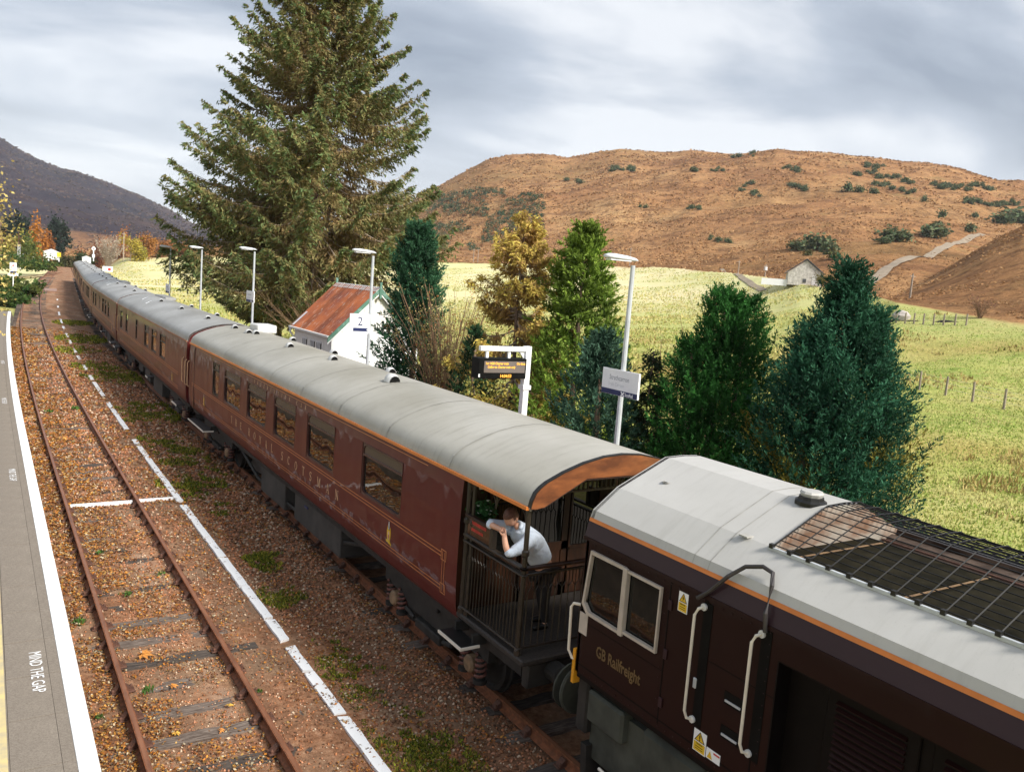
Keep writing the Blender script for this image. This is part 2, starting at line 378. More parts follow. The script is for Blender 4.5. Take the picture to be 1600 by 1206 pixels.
# ------------------------------------------------------------------ terrain: meadow, moor, hills as one sheet of ground
EDGE = [(-600, 395, 330), (-25, 402, 330), (60, 403, 330), (150, 402, 340), (340, 405, 340), (500, 409, 340), (640, 412, 350), (700, 411, 360), (900, 414, 330),
        (1000, 417, 290), (1130, 424, 230), (1250, 441, 165), (1350, 456, 138), (1400, 475, 112), (1525, 497, 100), (1600, 508, 95), (1750, 522, 90), (2100, 548, 85)]
RIDGE = [(-900, 200, 2600), (-500, 95, 2600), (-200, 130, 2600), (-60, 182, 2600), (0, 215, 2600), (40, 240, 2600), (90, 262, 2600), (115, 266, 2600), (170, 285, 2600), (225, 308, 2600), (265, 328, 2600), (300, 350, 2500),
         (360, 362, 2200), (450, 370, 1700), (560, 360, 1300), (620, 335, 1150), (650, 310, 1050), (700, 283, 1000), (760, 250, 1000), (800, 241, 1000), (850, 240, 1000), (885, 246, 1000), (930, 238, 1000), (970, 232, 1000),
         (1010, 237, 1000), (1050, 238, 1000), (1080, 235, 1000), (1150, 241, 1000), (1215, 233, 1000), (1290, 243, 1000), (1350, 249, 1000), (1430, 261, 1000), (1500, 271, 1000), (1560, 290, 1000), (1600, 293, 1000), (1750, 300, 1000), (2100, 330, 1000)]
def _tab(T):
    a = []
    for (u, v, D) in T:
        az, te = polar(u, v); a.append((az, te, D))
    a.sort(); return np.array(a)
ET, RT = _tab(EDGE), _tab(RIDGE)
KN = [(1370, 475, 200), (1410, 458, 240), (1450, 436, 260), (1500, 408, 260), (1545, 380, 260), (1600, 352, 260), (1750, 300, 260), (2100, 250, 260)]
KT = _tab(KN)
def terr(az, D):
    az = np.asarray(az, float); D = np.asarray(D, float); az, D = np.broadcast_arrays(az, D)
    De = np.interp(az, ET[:, 0], ET[:, 2]); ze = CAM[2]+np.interp(az, ET[:, 0], ET[:, 1])*De
    Dr = np.interp(az, RT[:, 0], RT[:, 2]); zr = CAM[2]+np.interp(az, RT[:, 0], RT[:, 1])*Dr
    X = CAM[0]+D*np.sin(az); Y = CAM[1]+D*np.cos(az)
    d12 = np.clip(19.0/np.maximum(np.sin(az), 1e-3), 10, .55*De)
    t = np.clip((D-d12)/(De-d12), 0, 1)
    z = -.85+(ze+.85)*t**2.0
    t2 = np.clip((D-De)/(Dr-De), 0, 1)
    flat = np.clip((Dr-1100)/1400, 0, 1)                      # far mountain: a flat valley before it rises
    t3 = np.clip((t2-.22*flat)/(1-.22*flat), 0, 1)
    sh = .80*t3**1.22+.20*hermite(t3)
    hill = ze+(zr-ze)*sh
    nz = fbm(X/260, Y/260, 6, 3)*(zr-ze)*.34*np.sin(np.pi*np.clip(t3, 0, 1))**.8
    nz = nz+fbm(X/60, Y/60, 5, 9)*np.clip((zr-ze)*.05, 0, 7)*np.clip(t3*6, 0, 1)*np.clip((1.02-t3)*8, 0.25, 1)
    beyond = np.maximum(D-Dr, 0)*.12
    z = np.where(D > De, hill+nz-beyond, z)
    # low brown bank across the valley on the left
    az0, az1 = .14, .36
    bk = hermite((az-az0)/.05)*hermite((az1-az)/.05)
    z = z+bk*8.5*np.exp(-((D-395)/38)**2)*(.8+.5*fbm(X/30, Y/30, 4, 5)*2)
    # heather knoll on the right
    kz = CAM[2]+np.interp(az, KT[:, 0], KT[:, 1])*np.interp(az, KT[:, 0], KT[:, 2]); Dk = np.interp(az, KT[:, 0], KT[:, 2])
    tk = np.clip((D-De)/(Dk-De), 0, 2); kk = ze+(kz-ze)*np.where(tk < 1, hermite(tk)*.35+.65*tk**1.15, 1-.9*(tk-1))
    kk = kk+fbm(X/25, Y/25, 4, 21)*1.4*np.clip(tk, 0, 1)
    z = np.where((az > KT[0, 0]) & (D > De) & (D < 2*Dk), np.maximum(z, kk), z)
    # small unevenness of the meadow
    z = z+fbm(X/9, Y/9, 4, 33)*.5*np.clip((D-22)/30, 0, 1)*np.clip((X-4)/8, 0, 1)+fbm(X/40, Y/40, 3, 14)*1.2*np.clip((D-45)/60, 0, 1)*(D < De*1.3)
    # level strip along the railway
    off = X-sT(np.clip(Y, -50, 400)); near = hermite((16-np.abs(off-1))/8)*hermite((420-D)/60)
    z = z*(1-near)+near*(-.62+0*z)
    return z
def terr_xy(X, Y): return terr(np.arctan2(X-CAM[0], Y-CAM[1]), np.hypot(X-CAM[0], Y-CAM[1]))
_DL = np.geomspace(14, 4000, 3000)
def hit(u, v, dmin=14):
    az, te = polar(u, v); z = terr(az, _DL); ok = (z >= CAM[2]+te*_DL) & (_DL > dmin)
    i = int(np.argmax(ok)) if ok.any() else len(_DL)-1
    D = _DL[i]; return np.array([CAM[0]+D*math.sin(az), CAM[1]+D*math.cos(az), float(z[i])])
def ground_at(u, D):
    az, _ = polar(u, 450); return np.array([CAM[0]+D*math.sin(az), CAM[1]+D*math.cos(az), float(terr(az, D))])

AZ = np.concatenate([np.linspace(-math.pi, -.42, 60), np.linspace(-.40, 1.30, 640), np.linspace(1.33, math.pi, 40)])
DD = np.concatenate([[.5, 6, 10], np.geomspace(14, 420, 210), np.geomspace(426, 2900, 190), [3400, 4200, 6000, 9000]])
A2, D2 = np.meshgrid(AZ, DD, indexing='ij')
Z2 = terr(A2, D2); Z2[:, -3:] = np.minimum(Z2[:, -3:], np.array([0, -40, -60.]))
GX = CAM[0]+D2*np.sin(A2); GY = CAM[1]+D2*np.cos(A2)
na, nd = A2.shape
V = np.stack([GX, GY, Z2], -1).reshape(-1, 3)
ii, jj = np.meshgrid(np.arange(na-1), np.arange(nd-1), indexing='ij'); q = (ii*nd+jj).ravel()
Fq = np.stack([q, q+1, q+nd+1, q+nd], -1)
De2 = np.interp(A2, ET[:, 0], ET[:, 2])
wob = fbm(GX/25, GY/25, 4, 40)*.10
moor = hermite(((D2/De2-1)+wob*.5)/.035+.5)
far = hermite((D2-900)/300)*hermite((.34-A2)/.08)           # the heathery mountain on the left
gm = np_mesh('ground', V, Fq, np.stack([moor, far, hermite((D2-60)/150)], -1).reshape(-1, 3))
for p in gm.polygons: p.use_smooth = True
def ground_mat():
    m = bpy.data.materials.new('ground_cover'); nt, p, o = nodes_of(m)
    a = nt.nodes.new('ShaderNodeAttribute'); a.attribute_name = 'col'
    sp = nt.nodes.new('ShaderNodeSeparateColor'); nt.links.new(a.outputs['Color'], sp.inputs[0])
    # meadow
    n1 = noise(nt, .10, 7, .62); n2 = noise(nt, .7, 8, .7); n3 = noise(nt, .035, 4, .6)
    g = ramp(nt, n1, [(.30, (.21, .30, .062)), (.5, (.35, .395, .108)), (.68, (.49, .45, .18))])
    g = mixc(nt, ramp(nt, n2, [(.40, (0, 0, 0)), (.62, (.75,)*3)]), g, (.46, .42, .15))
    g = mixc(nt, ramp(nt, n2, [(.24, (.8,)*3), (.42, (0, 0, 0))]), g, (.14, .19, .035))
    g = mixc(nt, ramp(nt, n3, [(.5, (0, 0, 0)), (.66, (.6,)*3)]), g, (.40, .26, .09))
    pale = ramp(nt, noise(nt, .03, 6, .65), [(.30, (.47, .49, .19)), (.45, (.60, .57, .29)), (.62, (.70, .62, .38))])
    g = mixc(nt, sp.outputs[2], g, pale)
    # moor
    k1 = noise(nt, .012, 9, .68); k2 = noise(nt, .09, 8, .72); k3 = noise(nt, .004, 5, .6)
    k4 = noise(nt, .30, 7, .75); k5 = noise(nt, .03, 8, .72, stretch=(1, 1, 2.5))
    b = ramp(nt, k1, [(.32, (.27, .130, .064)), (.47, (.43, .225, .100)), (.58, (.50, .285, .132)), (.72, (.57, .37, .185))])
    b = mixc(nt, ramp(nt, k5, [(.38, (.8,)*3), (.50, (0, 0, 0))]), b, (.22, .110, .052)); b = mixc(nt, ramp(nt, k5, [(.58, (0, 0, 0)), (.68, (.55,)*3)]), b, (.24, .19, .075))
    b = mixc(nt, ramp(nt, k2, [(.36, (.8,)*3), (.47, (0, 0, 0))]), b, (.15, .078, .040))
    b = mixc(nt, ramp(nt, k4, [(.36, (.75,)*3), (.50, (0, 0, 0))]), b, (.16, .085, .043)); b = mixc(nt, ramp(nt, k4, [(.60, (0, 0, 0)), (.75, (.5,)*3)]), b, (.50, .36, .18))
    b = mixc(nt, ramp(nt, k2, [(.58, (0, 0, 0)), (.72, (.5,)*3)]), b, (.50, .33, .14))
    b = mixc(nt, ramp(nt, k3, [(.5, (0, 0, 0)), (.68, (.6,)*3)]), b, (.24, .16, .06))
    # heather mountain, with cloud shade and blue haze put into its colour
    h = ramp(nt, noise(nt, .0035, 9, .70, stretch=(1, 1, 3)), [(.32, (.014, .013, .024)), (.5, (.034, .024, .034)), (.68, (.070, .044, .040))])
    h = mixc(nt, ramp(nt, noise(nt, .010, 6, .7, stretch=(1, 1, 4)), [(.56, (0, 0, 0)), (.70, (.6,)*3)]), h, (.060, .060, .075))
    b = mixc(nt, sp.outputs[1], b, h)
    nt.links.new(mixc(nt, sp.outputs[0], g, b), p.inputs['Base Color'])
    p.inputs['Roughness'].default_value = 1; p.inputs['Specular IOR Level'].default_value = .05
    hh = noise(nt, .5, 8, .75); b1 = bump(nt, p, hh, .7, .5)
    h2 = noise(nt, .035, 9, .7); b2 = nt.nodes.new('ShaderNodeBump'); b2.inputs['Distance'].default_value = 9.0; nt.links.new(sp.outputs[0], b2.inputs['Strength']); nt.links.new(h2, b2.inputs['Height']); nt.links.new(b2.outputs[0], b1.inputs['Normal'])
    return m
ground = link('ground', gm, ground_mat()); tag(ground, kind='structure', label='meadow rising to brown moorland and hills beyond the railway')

# stony farm tracks draped on the ground
def drape_path(name, px, wid, mat, label, lift=.12):
    pts = [hit(u, v) for (u, v) in px]; P = []
    for a, b in zip(pts[:-1], pts[1:]):
        for t in np.linspace(0, 1, 9)[:-1]: P.append(a+(b-a)*t)
    P.append(pts[-1]); P = np.array(P)
    for _ in range(24): P[1:-1] = (P[:-2]+2*P[1:-1]+P[2:])/4
    T = np.gradient(P, axis=0); N = np.stack([T[:, 1], -T[:, 0]], -1); N /= np.linalg.norm(N, axis=1, keepdims=True)+1e-9
    mb = MB(); cols = []
    for k in (-1, -.5, 0, .5, 1):
        xy = P[:, :2]+N*wid*.5*k; zz_ = terr_xy(xy[:, 0], xy[:, 1])+lift
        cols.append(np.column_stack([xy, zz_]))
    for A_, B_ in zip(cols[:-1], cols[1:]): mb.strip(A_, B_)
    o = mb.build(name, mat); tag(o, label, kind='structure'); return o
drape_path('farm_track', [(1330, 452), (1372, 438), (1384, 420), (1404, 409), (1438, 402), (1466, 390), (1500, 377), (1535, 367)], 3.2, 'road_stone', 'pale stony track climbing the moor past the knoll', .35)
drape_path('lane', [(1128, 421), (1150, 430), (1172, 443), (1192, 455)], 1.4, 'road_stone', 'pale lane crossing the meadow left of the stone house', .15)

# ------------------------------------------------------------------ track bed
def grid_strip(xs, ys, zf, sf, nz=0):
    Xg, Yg = np.meshgrid(xs, ys, indexing='ij'); Zg = zf(Xg, Yg)
    P = np.stack([Xg+sf(Yg), Yg, Zg], -1).reshape(-1, 3); a, b = Xg.shape
    ii, jj = np.meshgrid(np.arange(a-1), np.arange(b-1), indexing='ij'); q = (ii*b+jj).ravel()
    return P, np.stack([q, q+b, q+b+1, q+1], -1)
ysb = np.concatenate([np.arange(-16, 5, 1.5), np.arange(5, 32, .09), np.arange(32, 80, .5), np.arange(80, 420, 4)])
def bedz(X, Y):
    z = -.15+.0*X
    z = z-.030*np.exp(-((X+4.6)/.8)**4)+.035*fbm(X*1.1, Y*1.1, 4, 61)*2+.03*fbm(X*6, Y*6, 3, 62)
    return z-.10*hermite((np.abs(X)-0)/.5)*0-.12*hermite((1.15-np.abs(X))/.4)*.5
P, Fq = grid_strip(np.concatenate([np.arange(-5.99, 1.3, .09), [1.49]]), ysb, bedz, lambda Y: (sT(Y)+sL(Y))/2)
bm_ = np_mesh('trackbed', P, Fq)
for p in bm_.polygons: p.use_smooth = True
def bed_mat():
    m = bpy.data.materials.new('ballast'); nt, p, o = nodes_of(m)
    a = noise(nt, .55, 6, .6); b = noise(nt, 9, 8, .75); c = noise(nt, 28, 4, .8)
    base = ramp(nt, b, [(.28, (.085, .042, .022)), (.46, (.28, .132, .068)), (.60, (.45, .24, .135)), (.75, (.60, .43, .30))])
    base = mixc(nt, ramp(nt, a, [(.42, (0, 0, 0)), (.62, (.75,)*3)]), base, mixc(nt, c, (.15, .095, .055), (.43, .31, .21)))
    mo = noise(nt, .8, 6, .7, stretch=(1.2, .7, 1))
    base = mixc(nt, ramp(nt, mo, [(.60, (0, 0, 0)), (.72, (.55,)*3)]), base, mixc(nt, b, (.05, .055, .012), (.15, .16, .035)))
    base = mixc(nt, ramp(nt, noise(nt, 45, 2, .8), [(.62, (0, 0, 0)), (.72, (.7,)*3)]), base, (.34, .16, .035))
    fl = noise(nt, .45, 7, .72, stretch=(2.2, .45, 1)); base = mixc(nt, ramp(nt, fl, [(.42, (.45,)*3), (.55, (0, 0, 0))]), base, (.11, .062, .040)); base = mixc(nt, ramp(nt, fl, [(.55, (0, 0, 0)), (.70, (.45,)*3)]), base, (.48, .35, .27))
    nt.links.new(base, p.inputs['Base Color']); p.inputs['Roughness'].default_value = .95; p.inputs['Specular IOR Level'].default_value = .15
    bump(nt, p, c, .9, .03); MATS['ballast'] = m; return m
tb = link('trackbed', bm_, bed_mat()); tag(tb, 'brown stone ballast bed under both tracks', kind='structure')

# rails, sleepers and chairs
RAILP = [(-.07, -.15), (.07, -.15), (.07, -.135), (.012, -.11), (.012, -.035), (.036, -.028), (.036, 0), (-.036, 0), (-.036, -.028), (-.012, -.035), (-.012, -.11), (-.07, -.135)]
def rail_mesh(xc, ys, sf):
    mb = MB(); n = len(RAILP); P = []
    for Y in ys:
        s = float(sf(Y)); P.append([(xc+s+a, Y, b) for a, b in RAILP])
    for i in range(len(ys)-1):
        b0 = len(mb.v); mb.v += P[i]+P[i+1]
        for k in range(n): mb.f.append((b0+k, b0+(k+1) % n, b0+n+(k+1) % n, b0+n+k))
    return mb
def railway(name, xc, sf, ylo, yhi, label, sl_mat, seed):
    root = empty(name, (0, 0, 0), kind='structure', label=label)
    ys = list(np.arange(ylo, 30, 6))+list(np.arange(30, 420, 5))
    ys = [y for y in ys if y <= yhi]
    for k in (-1, 1):
        o = rail_mesh(xc+k*.7525, ys, sf).build('rail', 'rust_rail', root)
        cap = MB()
        for y0_, y1_ in zip(ys[:-1], ys[1:]):
            a0, a1 = xc+k*.7525+float(sf(y0_)), xc+k*.7525+float(sf(y1_))
            cap.add([(a0-.024, y0_, .0025), (a0+.024, y0_, .0025), (a1+.024, y1_, .0025), (a1-.024, y1_, .0025)], [(0, 1, 2, 3)])
        cap.build('running_surface', 'rail_top', o)
    R_ = random.Random(seed); meshes = []
    for k in range(7):
        mb = MB(); L = 1.29
        xs = np.linspace(-L, L, 9); prev = None
        h = [-.145+R_.uniform(-.012, .016) for _ in xs]; w = [.118+R_.uniform(-.018, .012) for _ in xs]
        vs = []
        for x_, h_, w_ in zip(xs, h, w): vs += [(x_, -w_, h_), (x_, w_, h_+R_.uniform(-.008, .008)), (x_, w_, -.26), (x_, -w_, -.26)]
        fs = [(0, 1, 2, 3), (35, 34, 33, 32)]
        for i in range(8):
            for j in range(4): fs.append((4*i+j, 4*i+(j+1) % 4, 4*i+4+(j+1) % 4, 4*i+4+j))
        meshes.append(mb.add(vs, fs).mesh('sleeper'))
        meshes[-1].materials.append(MATS[sl_mat if k % 3 else ('sleeper_dark' if sl_mat == 'sleeper' else 'sleeper')])
    ch = MB()
    ch.box(-.16, .16, -.07, .07, -.148, -.118, .01); ch.prism([(-.13, -.118), (-.03, -.118), (-.03, -.04), (-.05, -.04)], 'y', -.05, .05)
    ch.prism([(.13, -.118), (.03, -.118), (.03, -.04), (.05, -.04)], 'y', -.05, .05)
    for a in (-.14, .14): ch.lathe([(.022, -.115), (.022, -.085), (.012, -.07)], (a*.85, .045*(1 if a > 0 else -1), 0), 'z', 6)
    chm = ch.mesh('rail_chair'); chm.materials.append(MATS['rust_bolt'])
    Y = ylo+.3; cnt = 0
    while Y < min(yhi, 190):
        s = float(sf(Y)); a = -slope(sf, Y)
        o = link('sleeper', meshes[R_.randrange(7)], None, root, (xc+s, Y, R_.uniform(-.045, .002)), a+R_.uniform(-.02, .02))
        if Y < 27:
            for k in (-1, 1): link('rail_chair', chm, None, root, (xc+s+k*.7525, Y, 0), a)
        Y += .76+R_.uniform(-.04, .05); cnt += 1
    return root
railway('loop_track', -4.6, sL, 5.2, 400, 'rusty weed-grown track beside the white-edged platform', 'sleeper', 3)
railway('train_track', 0.0, sT, -14, 400, 'rusty track carrying the train', 'sleeper_dark', 5)
# siding leaving the loop on the left, far off
def siding():
    root = empty('siding_track', kind='structure', label='rusty siding diverging left far beyond the platform')
    for k in (-.75, .75):
        mb = MB(); c = [np.array([2.3+6.0, 230.0]), np.array([2.6, 190.0]), np.array([-4.2, 158.0]), np.array([-14.0, 140.0]), np.array([-30.0, 128.0])]
        pts = []
        for a, b in zip(c[:-1], c[1:]):
            for t in np.linspace(0, 1, 6)[:-1]: pts.append(a+(b-a)*t)
        pts = np.array(pts+[c[-1]])
        for _ in range(5): pts[1:-1] = (pts[:-2]+2*pts[1:-1]+pts[2:])/4
        T = np.gradient(pts, axis=0); N = np.stack([T[:, 1], -T[:, 0]], -1); N /= np.linalg.norm(N, axis=1, keepdims=True)
        q = pts+N*k; mb.tube([(x, y, -.07) for x, y in q], .07, 4); mb.build('rail', 'rust_rail', root)
siding()
# foot crossing boards
cr = empty('foot_crossing', (0, 0, 0), kind='structure', label='pinkish boarded foot crossing over the loop track')
for i, y in enumerate(np.arange(128.5, 134, .62)):
    s = float(sL(y)); MB().box(-6.6+s, -5.43+s, y, y+.57, -.12, .0).build('board', 'crossing_board', cr)
    MB().box(-5.27+s, -3.93+s, y, y+.57, -.12, .0).build('board', 'crossing_board', cr); MB().box(-3.77+s, -2.2+s, y, y+.57, -.12, .0).build('board', 'crossing_board', cr)

# ------------------------------------------------------------------ white painted edging between the tracks
ed = empty('painted_edging', (0, 0, 0), kind='structure', label='broken line of white painted edging boards between the tracks')
R_ = random.Random(12)
def edge_board(y0, y1, x0, x1):
    """flat board with chipped ends and edges, top just above the ballast"""
    n = max(3, int((y1-y0)/.22)); L_, R2 = [], []
    for i in range(n+1):
        y = y0+(y1-y0)*i/n; s = float((sT(y)+sL(y))/2)
        L_.append((x0+s+R_.uniform(-.004, .010), y+(R_.uniform(-.05, .05) if i in (0, n) else 0))); R2.append((x1+s+R_.uniform(-.012, .004), y+(R_.uniform(-.05, .05) if i in (0, n) else 0)))
    mb = MB(); nn = n+1
    zt = -.108
    vs = [(*p_, zt+R_.uniform(-.004, .004)) for p_ in L_]+[(*p_, zt+R_.uniform(-.004, .004)) for p_ in R2]+[(*p_, -.22) for p_ in L_]+[(*p_, -.22) for p_ in R2]
    fs = []
    for i in range(n):
        fs += [(i, nn+i, nn+i+1, i+1), (i, i+1, 2*nn+i+1, 2*nn+i), (nn+i, 3*nn+i, 3*nn+i+1, nn+i+1)]
    fs += [(0, 2*nn, 3*nn, nn), (n, nn+n, 3*nn+n, 2*nn+n)]
    mb.add(vs, fs).build('edging_board', 'edge_white', ed)
def edge_white():
    m = bpy.data.materials.new('edge_white'); nt, p, o = nodes_of(m)
    f = noise(nt, 5.0, 7, .75); c = noise(nt, 40, 3, .7)
    b = mixc(nt, ramp(nt, f, [(.585, (0, 0, 0)), (.63, (1, 1, 1))]), (.82, .83, .84), mixc(nt, c, (.07, .045, .03), (.22, .16, .12)))
    nt.links.new(b, p.inputs['Base Color']); p.inputs['Roughness'].default_value = .7; MATS['edge_white'] = m
edge_white()
y = 7.4
segs = [(7.2, 8.35), (8.42, 9.9), (9.95, 11.25), (11.3, 12.15), (12.42, 13.3), (13.36, 14.9), (14.98, 16.6), (16.66, 18.0), (18.06, 19.5), (19.56, 20.6), (21.0, 22.3), (22.36, 23.6), (23.7, 24.9), (24.97, 26.2), (26.28, 27.6), (27.9, 28.6),
        (30.4, 32.2), (32.3, 34.0), (34.1, 36.0), (37.6, 39.6), (39.8, 41.8), (42.5, 44.0), (46.3, 48.2), (50.5, 52.2), (54.0, 56.0), (59, 61.2), (63, 66), (69, 72), (75, 79), (84, 88), (95, 97), (108, 110)]
for (a, b) in segs: edge_board(a, b, -2.96, -2.80)
# the short white board that crosses the loop track
cb = empty('crossing_marker', (0, 0, 0), kind='structure', label='narrow white painted marker board lying across the loop track')
MB().box(-5.25, -3.92, 21.22, 21.28, -.2, -.09).build('marker_board', 'edge_white', cb)
MB().box(-3.78, -2.98, 21.27, 21.33, -.2, -.09).build('marker_board', 'edge_white', cb)

# ------------------------------------------------------------------ left platform
def plat_mat():
    m = bpy.data.materials.new('platform_asphalt'); nt, p, o = nodes_of(m)
    a = noise(nt, .9, 6, .6); b = noise(nt, 55, 5, .75); c = noise(nt, 2.4, 4, .6, stretch=(1, 1.0, 1))
    a2 = noise(nt, .16, 4, .6, stretch=(.4, 1, 1)); base = mixc(nt, a2, ramp(nt, a, [(.32, (.105, .080, .060)), (.66, (.195, .158, .120))]), ramp(nt, a, [(.32, (.20, .168, .130)), (.66, (.33, .285, .225))]))
    base = mixc(nt, .5, base, ramp(nt, b, [(.3, (.07, .055, .045)), (.7, (.32, .28, .235))]))
    base = mixc(nt, ramp(nt, c, [(.64, (0, 0, 0)), (.72, (.8,)*3)]), base, (.17, .055, .025))
    nt.links.new(base, p.inputs['Base Color']); p.inputs['Roughness'].default_value = .92; bump(nt, p, b, .5, .006); MATS['platform_asphalt'] = m
plat_mat()
M('kerb_dirty', (.20, .15, .11), .9, var=.3, scale=4)
M('slab_line', (.06, .045, .035), .9)
M('yellow_line', (.62, .50, .22), .7, c2=(.45, .38, .24), scale=7)
M('edge_paint', (.83, .83, .82), .6, c2=(.66, .63, .58), scale=7, lo=.62, hi=.74)
pl = empty('platform', (0, 0, 0), kind='structure', label='asphalt platform with white painted edge beside the empty track')
ysP = list(np.arange(5.5, 72, 1.0))
Rp = random.Random(4)
for i, (y0, y1) in enumerate(zip(ysP[:-1], ysP[1:])):           # coping: white nose slab, then grey slab behind it
    s = float(sL((y0+y1)/2)); a = -slope(sL, (y0+y1)/2)
    d = Rp.uniform(-.004, .004)
    MB().box(-.0, .185, .006, .994, .70, .9+d, .006).build('coping_slab', 'edge_paint', pl, loc=(-6.185+s, y0, 0)).rotation_euler = (0, 0, a)
    MB().box(0, .115, .004, .996, .72, .897+d*.6).build('edge_strip', 'platform_asphalt', pl, loc=(-6.304+s, y0, 0)).rotation_euler = (0, 0, a)
    MB().box(0, .43, .008, .992, .72, .898+d*.6).build('paving_slab', 'platform_asphalt', pl, loc=(-6.738+s, y0, 0)).rotation_euler = (0, 0, a)
mb = MB(); A_, B_ = [], []
for y in np.arange(5, 73, 1.0): s = float(sL(y)); A_.append((-6.14+s, y, -.5)); B_.append((-6.14+s, y, .71))
mb.strip(A_, B_).build('platform_wall', 'kerb_dirty', pl)
mb = MB(); A_, B_, C_ = [], [], []
for y in np.arange(5, 73, 1.0): s = float(sL(y)); A_.append((-6.742+s, y, .890)); B_.append((-9.6+s, y, .892)); C_.append((-9.6+s, y, -.6))
mb.strip(A_, B_).strip(B_, C_).build('platform_surface', 'platform_asphalt', pl)
mb = MB(); A_, B_ = [], []
for y in np.arange(5, 73, 1.0): s = float(sL(y)); A_.append((-6.755+s, y, .897)); B_.append((-6.86+s, y, .897))
mb.strip(A_, B_).build('yellow_line', 'yellow_line', pl)
mb = MB(); s = float(sL(72)); mb.add([(-6.0+s, 72, .9), (-9.6+s, 72, .89), (-9.6+s+.5, 80, -.5), (-6.0+s+.5, 80, -.5)], [(0, 1, 2, 3)]).add([(-6.0+s, 72, .9), (-6+s+.5, 80, -.5), (-6.0+s, 72, -.6)], [(0, 1, 2)])
mb.build('end_ramp', 'platform_asphalt', pl)
def floor_text(txt, x, y_far, h, k=1.0):
    # letters read from the far end towards the camera, their tops towards the rails
    vs, fs = text_mesh(txt, h, lambda a, b: (x+b, y_far-a*k, .9045)); MB().add(vs, fs).build('lettering', 'worn_white', pl)
floor_text('MIND THE GAP', -6.49, 11.14, .19, .84)
floor_text('MIND THE GAP', -6.49, 20.95, .19, .84)
floor_text('MIND THE GAP', -6.47, 30.9, .19, .84)
floor_text('MIND THE GAP', -6.35, 41.0, .19, .84)

# ------------------------------------------------------------------ far platform behind the train
pr_ = empty('far_platform', (0, 0, 0), kind='structure', label='platform behind the train carrying the lamps and signs')
for (x0, x1, z0, z1, nm, mt) in ((1.5, 1.95, .7, .9, 'coping', 'worn_white'), (1.95, 4.6, .0, .893, 'platform_surface', 'platform_asphalt')):
    mb = MB(); L_ = [[], [], [], []]
    for y in np.arange(-14, 71, 2.0):
        s = float(sT(y)); L_[0].append((x0+s, y, -.6)); L_[1].append((x0+s, y, z1)); L_[2].append((x1+s, y, z1)); L_[3].append((x1+s, y, -.9))
    for a, b in zip(L_[:-1], L_[1:]): mb.strip(a, b)
    mb.build(nm, mt, pr_)
# ------------------------------------------------------------------ coaches
CL = 19.66
SIDE = [(1.10, 1.325), (1.16, 1.36), (1.30, 1.385), (1.55, 1.405), (1.95, 1.41), (2.5, 1.41), (2.9, 1.40), (3.13, 1.385)]
def side_x(z): return float(np.interp(z, [a for a, _ in SIDE], [b for _, b in SIDE]))
ROOFP = [(-1.395, 3.15), (-1.375, 3.24), (-1.33, 3.335), (-1.26, 3.40), (-1.17, 3.46), (-.92, 3.57), (-.62, 3.67), (-.3, 3.735), (0, 3.755), (.3, 3.735), (.62, 3.67), (.92, 3.57), (1.17, 3.46), (1.26, 3.40), (1.33, 3.335), (1.375, 3.24), (1.395, 3.15)]
def side_shell(y0, y1, holes, sgn):
    """bodyside with real window openings; holes = [(y0,y1,z0,z1)]"""
    ys = sorted({y0, y1, *[h[0] for h in holes], *[h[1] for h in holes]}); zs = sorted({z for z, _ in SIDE} | {z for h in holes for z in (h[2], h[3])})
    mb = MB(); idx = {}
    for i, y in enumerate(ys):
        for j, z in enumerate(zs): idx[i, j] = len(mb.v); mb.v.append((sgn*side_x(z), y, z))
    for i in range(len(ys)-1):
        for j in range(len(zs)-1):
            ym, zm = (ys[i]+ys[i+1])/2, (zs[j]+zs[j+1])/2
            if any(h[0] < ym < h[1] and h[2] < zm < h[3] for h in holes): continue
            mb.f.append((idx[i, j], idx[i+1, j], idx[i+1, j+1], idx[i, j+1]))
    return mb
def rrect(y0, y1, z0, z1, r, n=5, top=True):
    pts = []
    for (cy, cz, a0) in ((y1-r, z1-r, 0), (y0+r, z1-r, 90), (y0+r, z0+r, 180), (y1-r, z0+r, 270)):
        for k in range(n): a = math.radians(a0+90*k/(n-1)); pts.append((cy+r*math.cos(a), cz+r*math.sin(a)))
    return pts
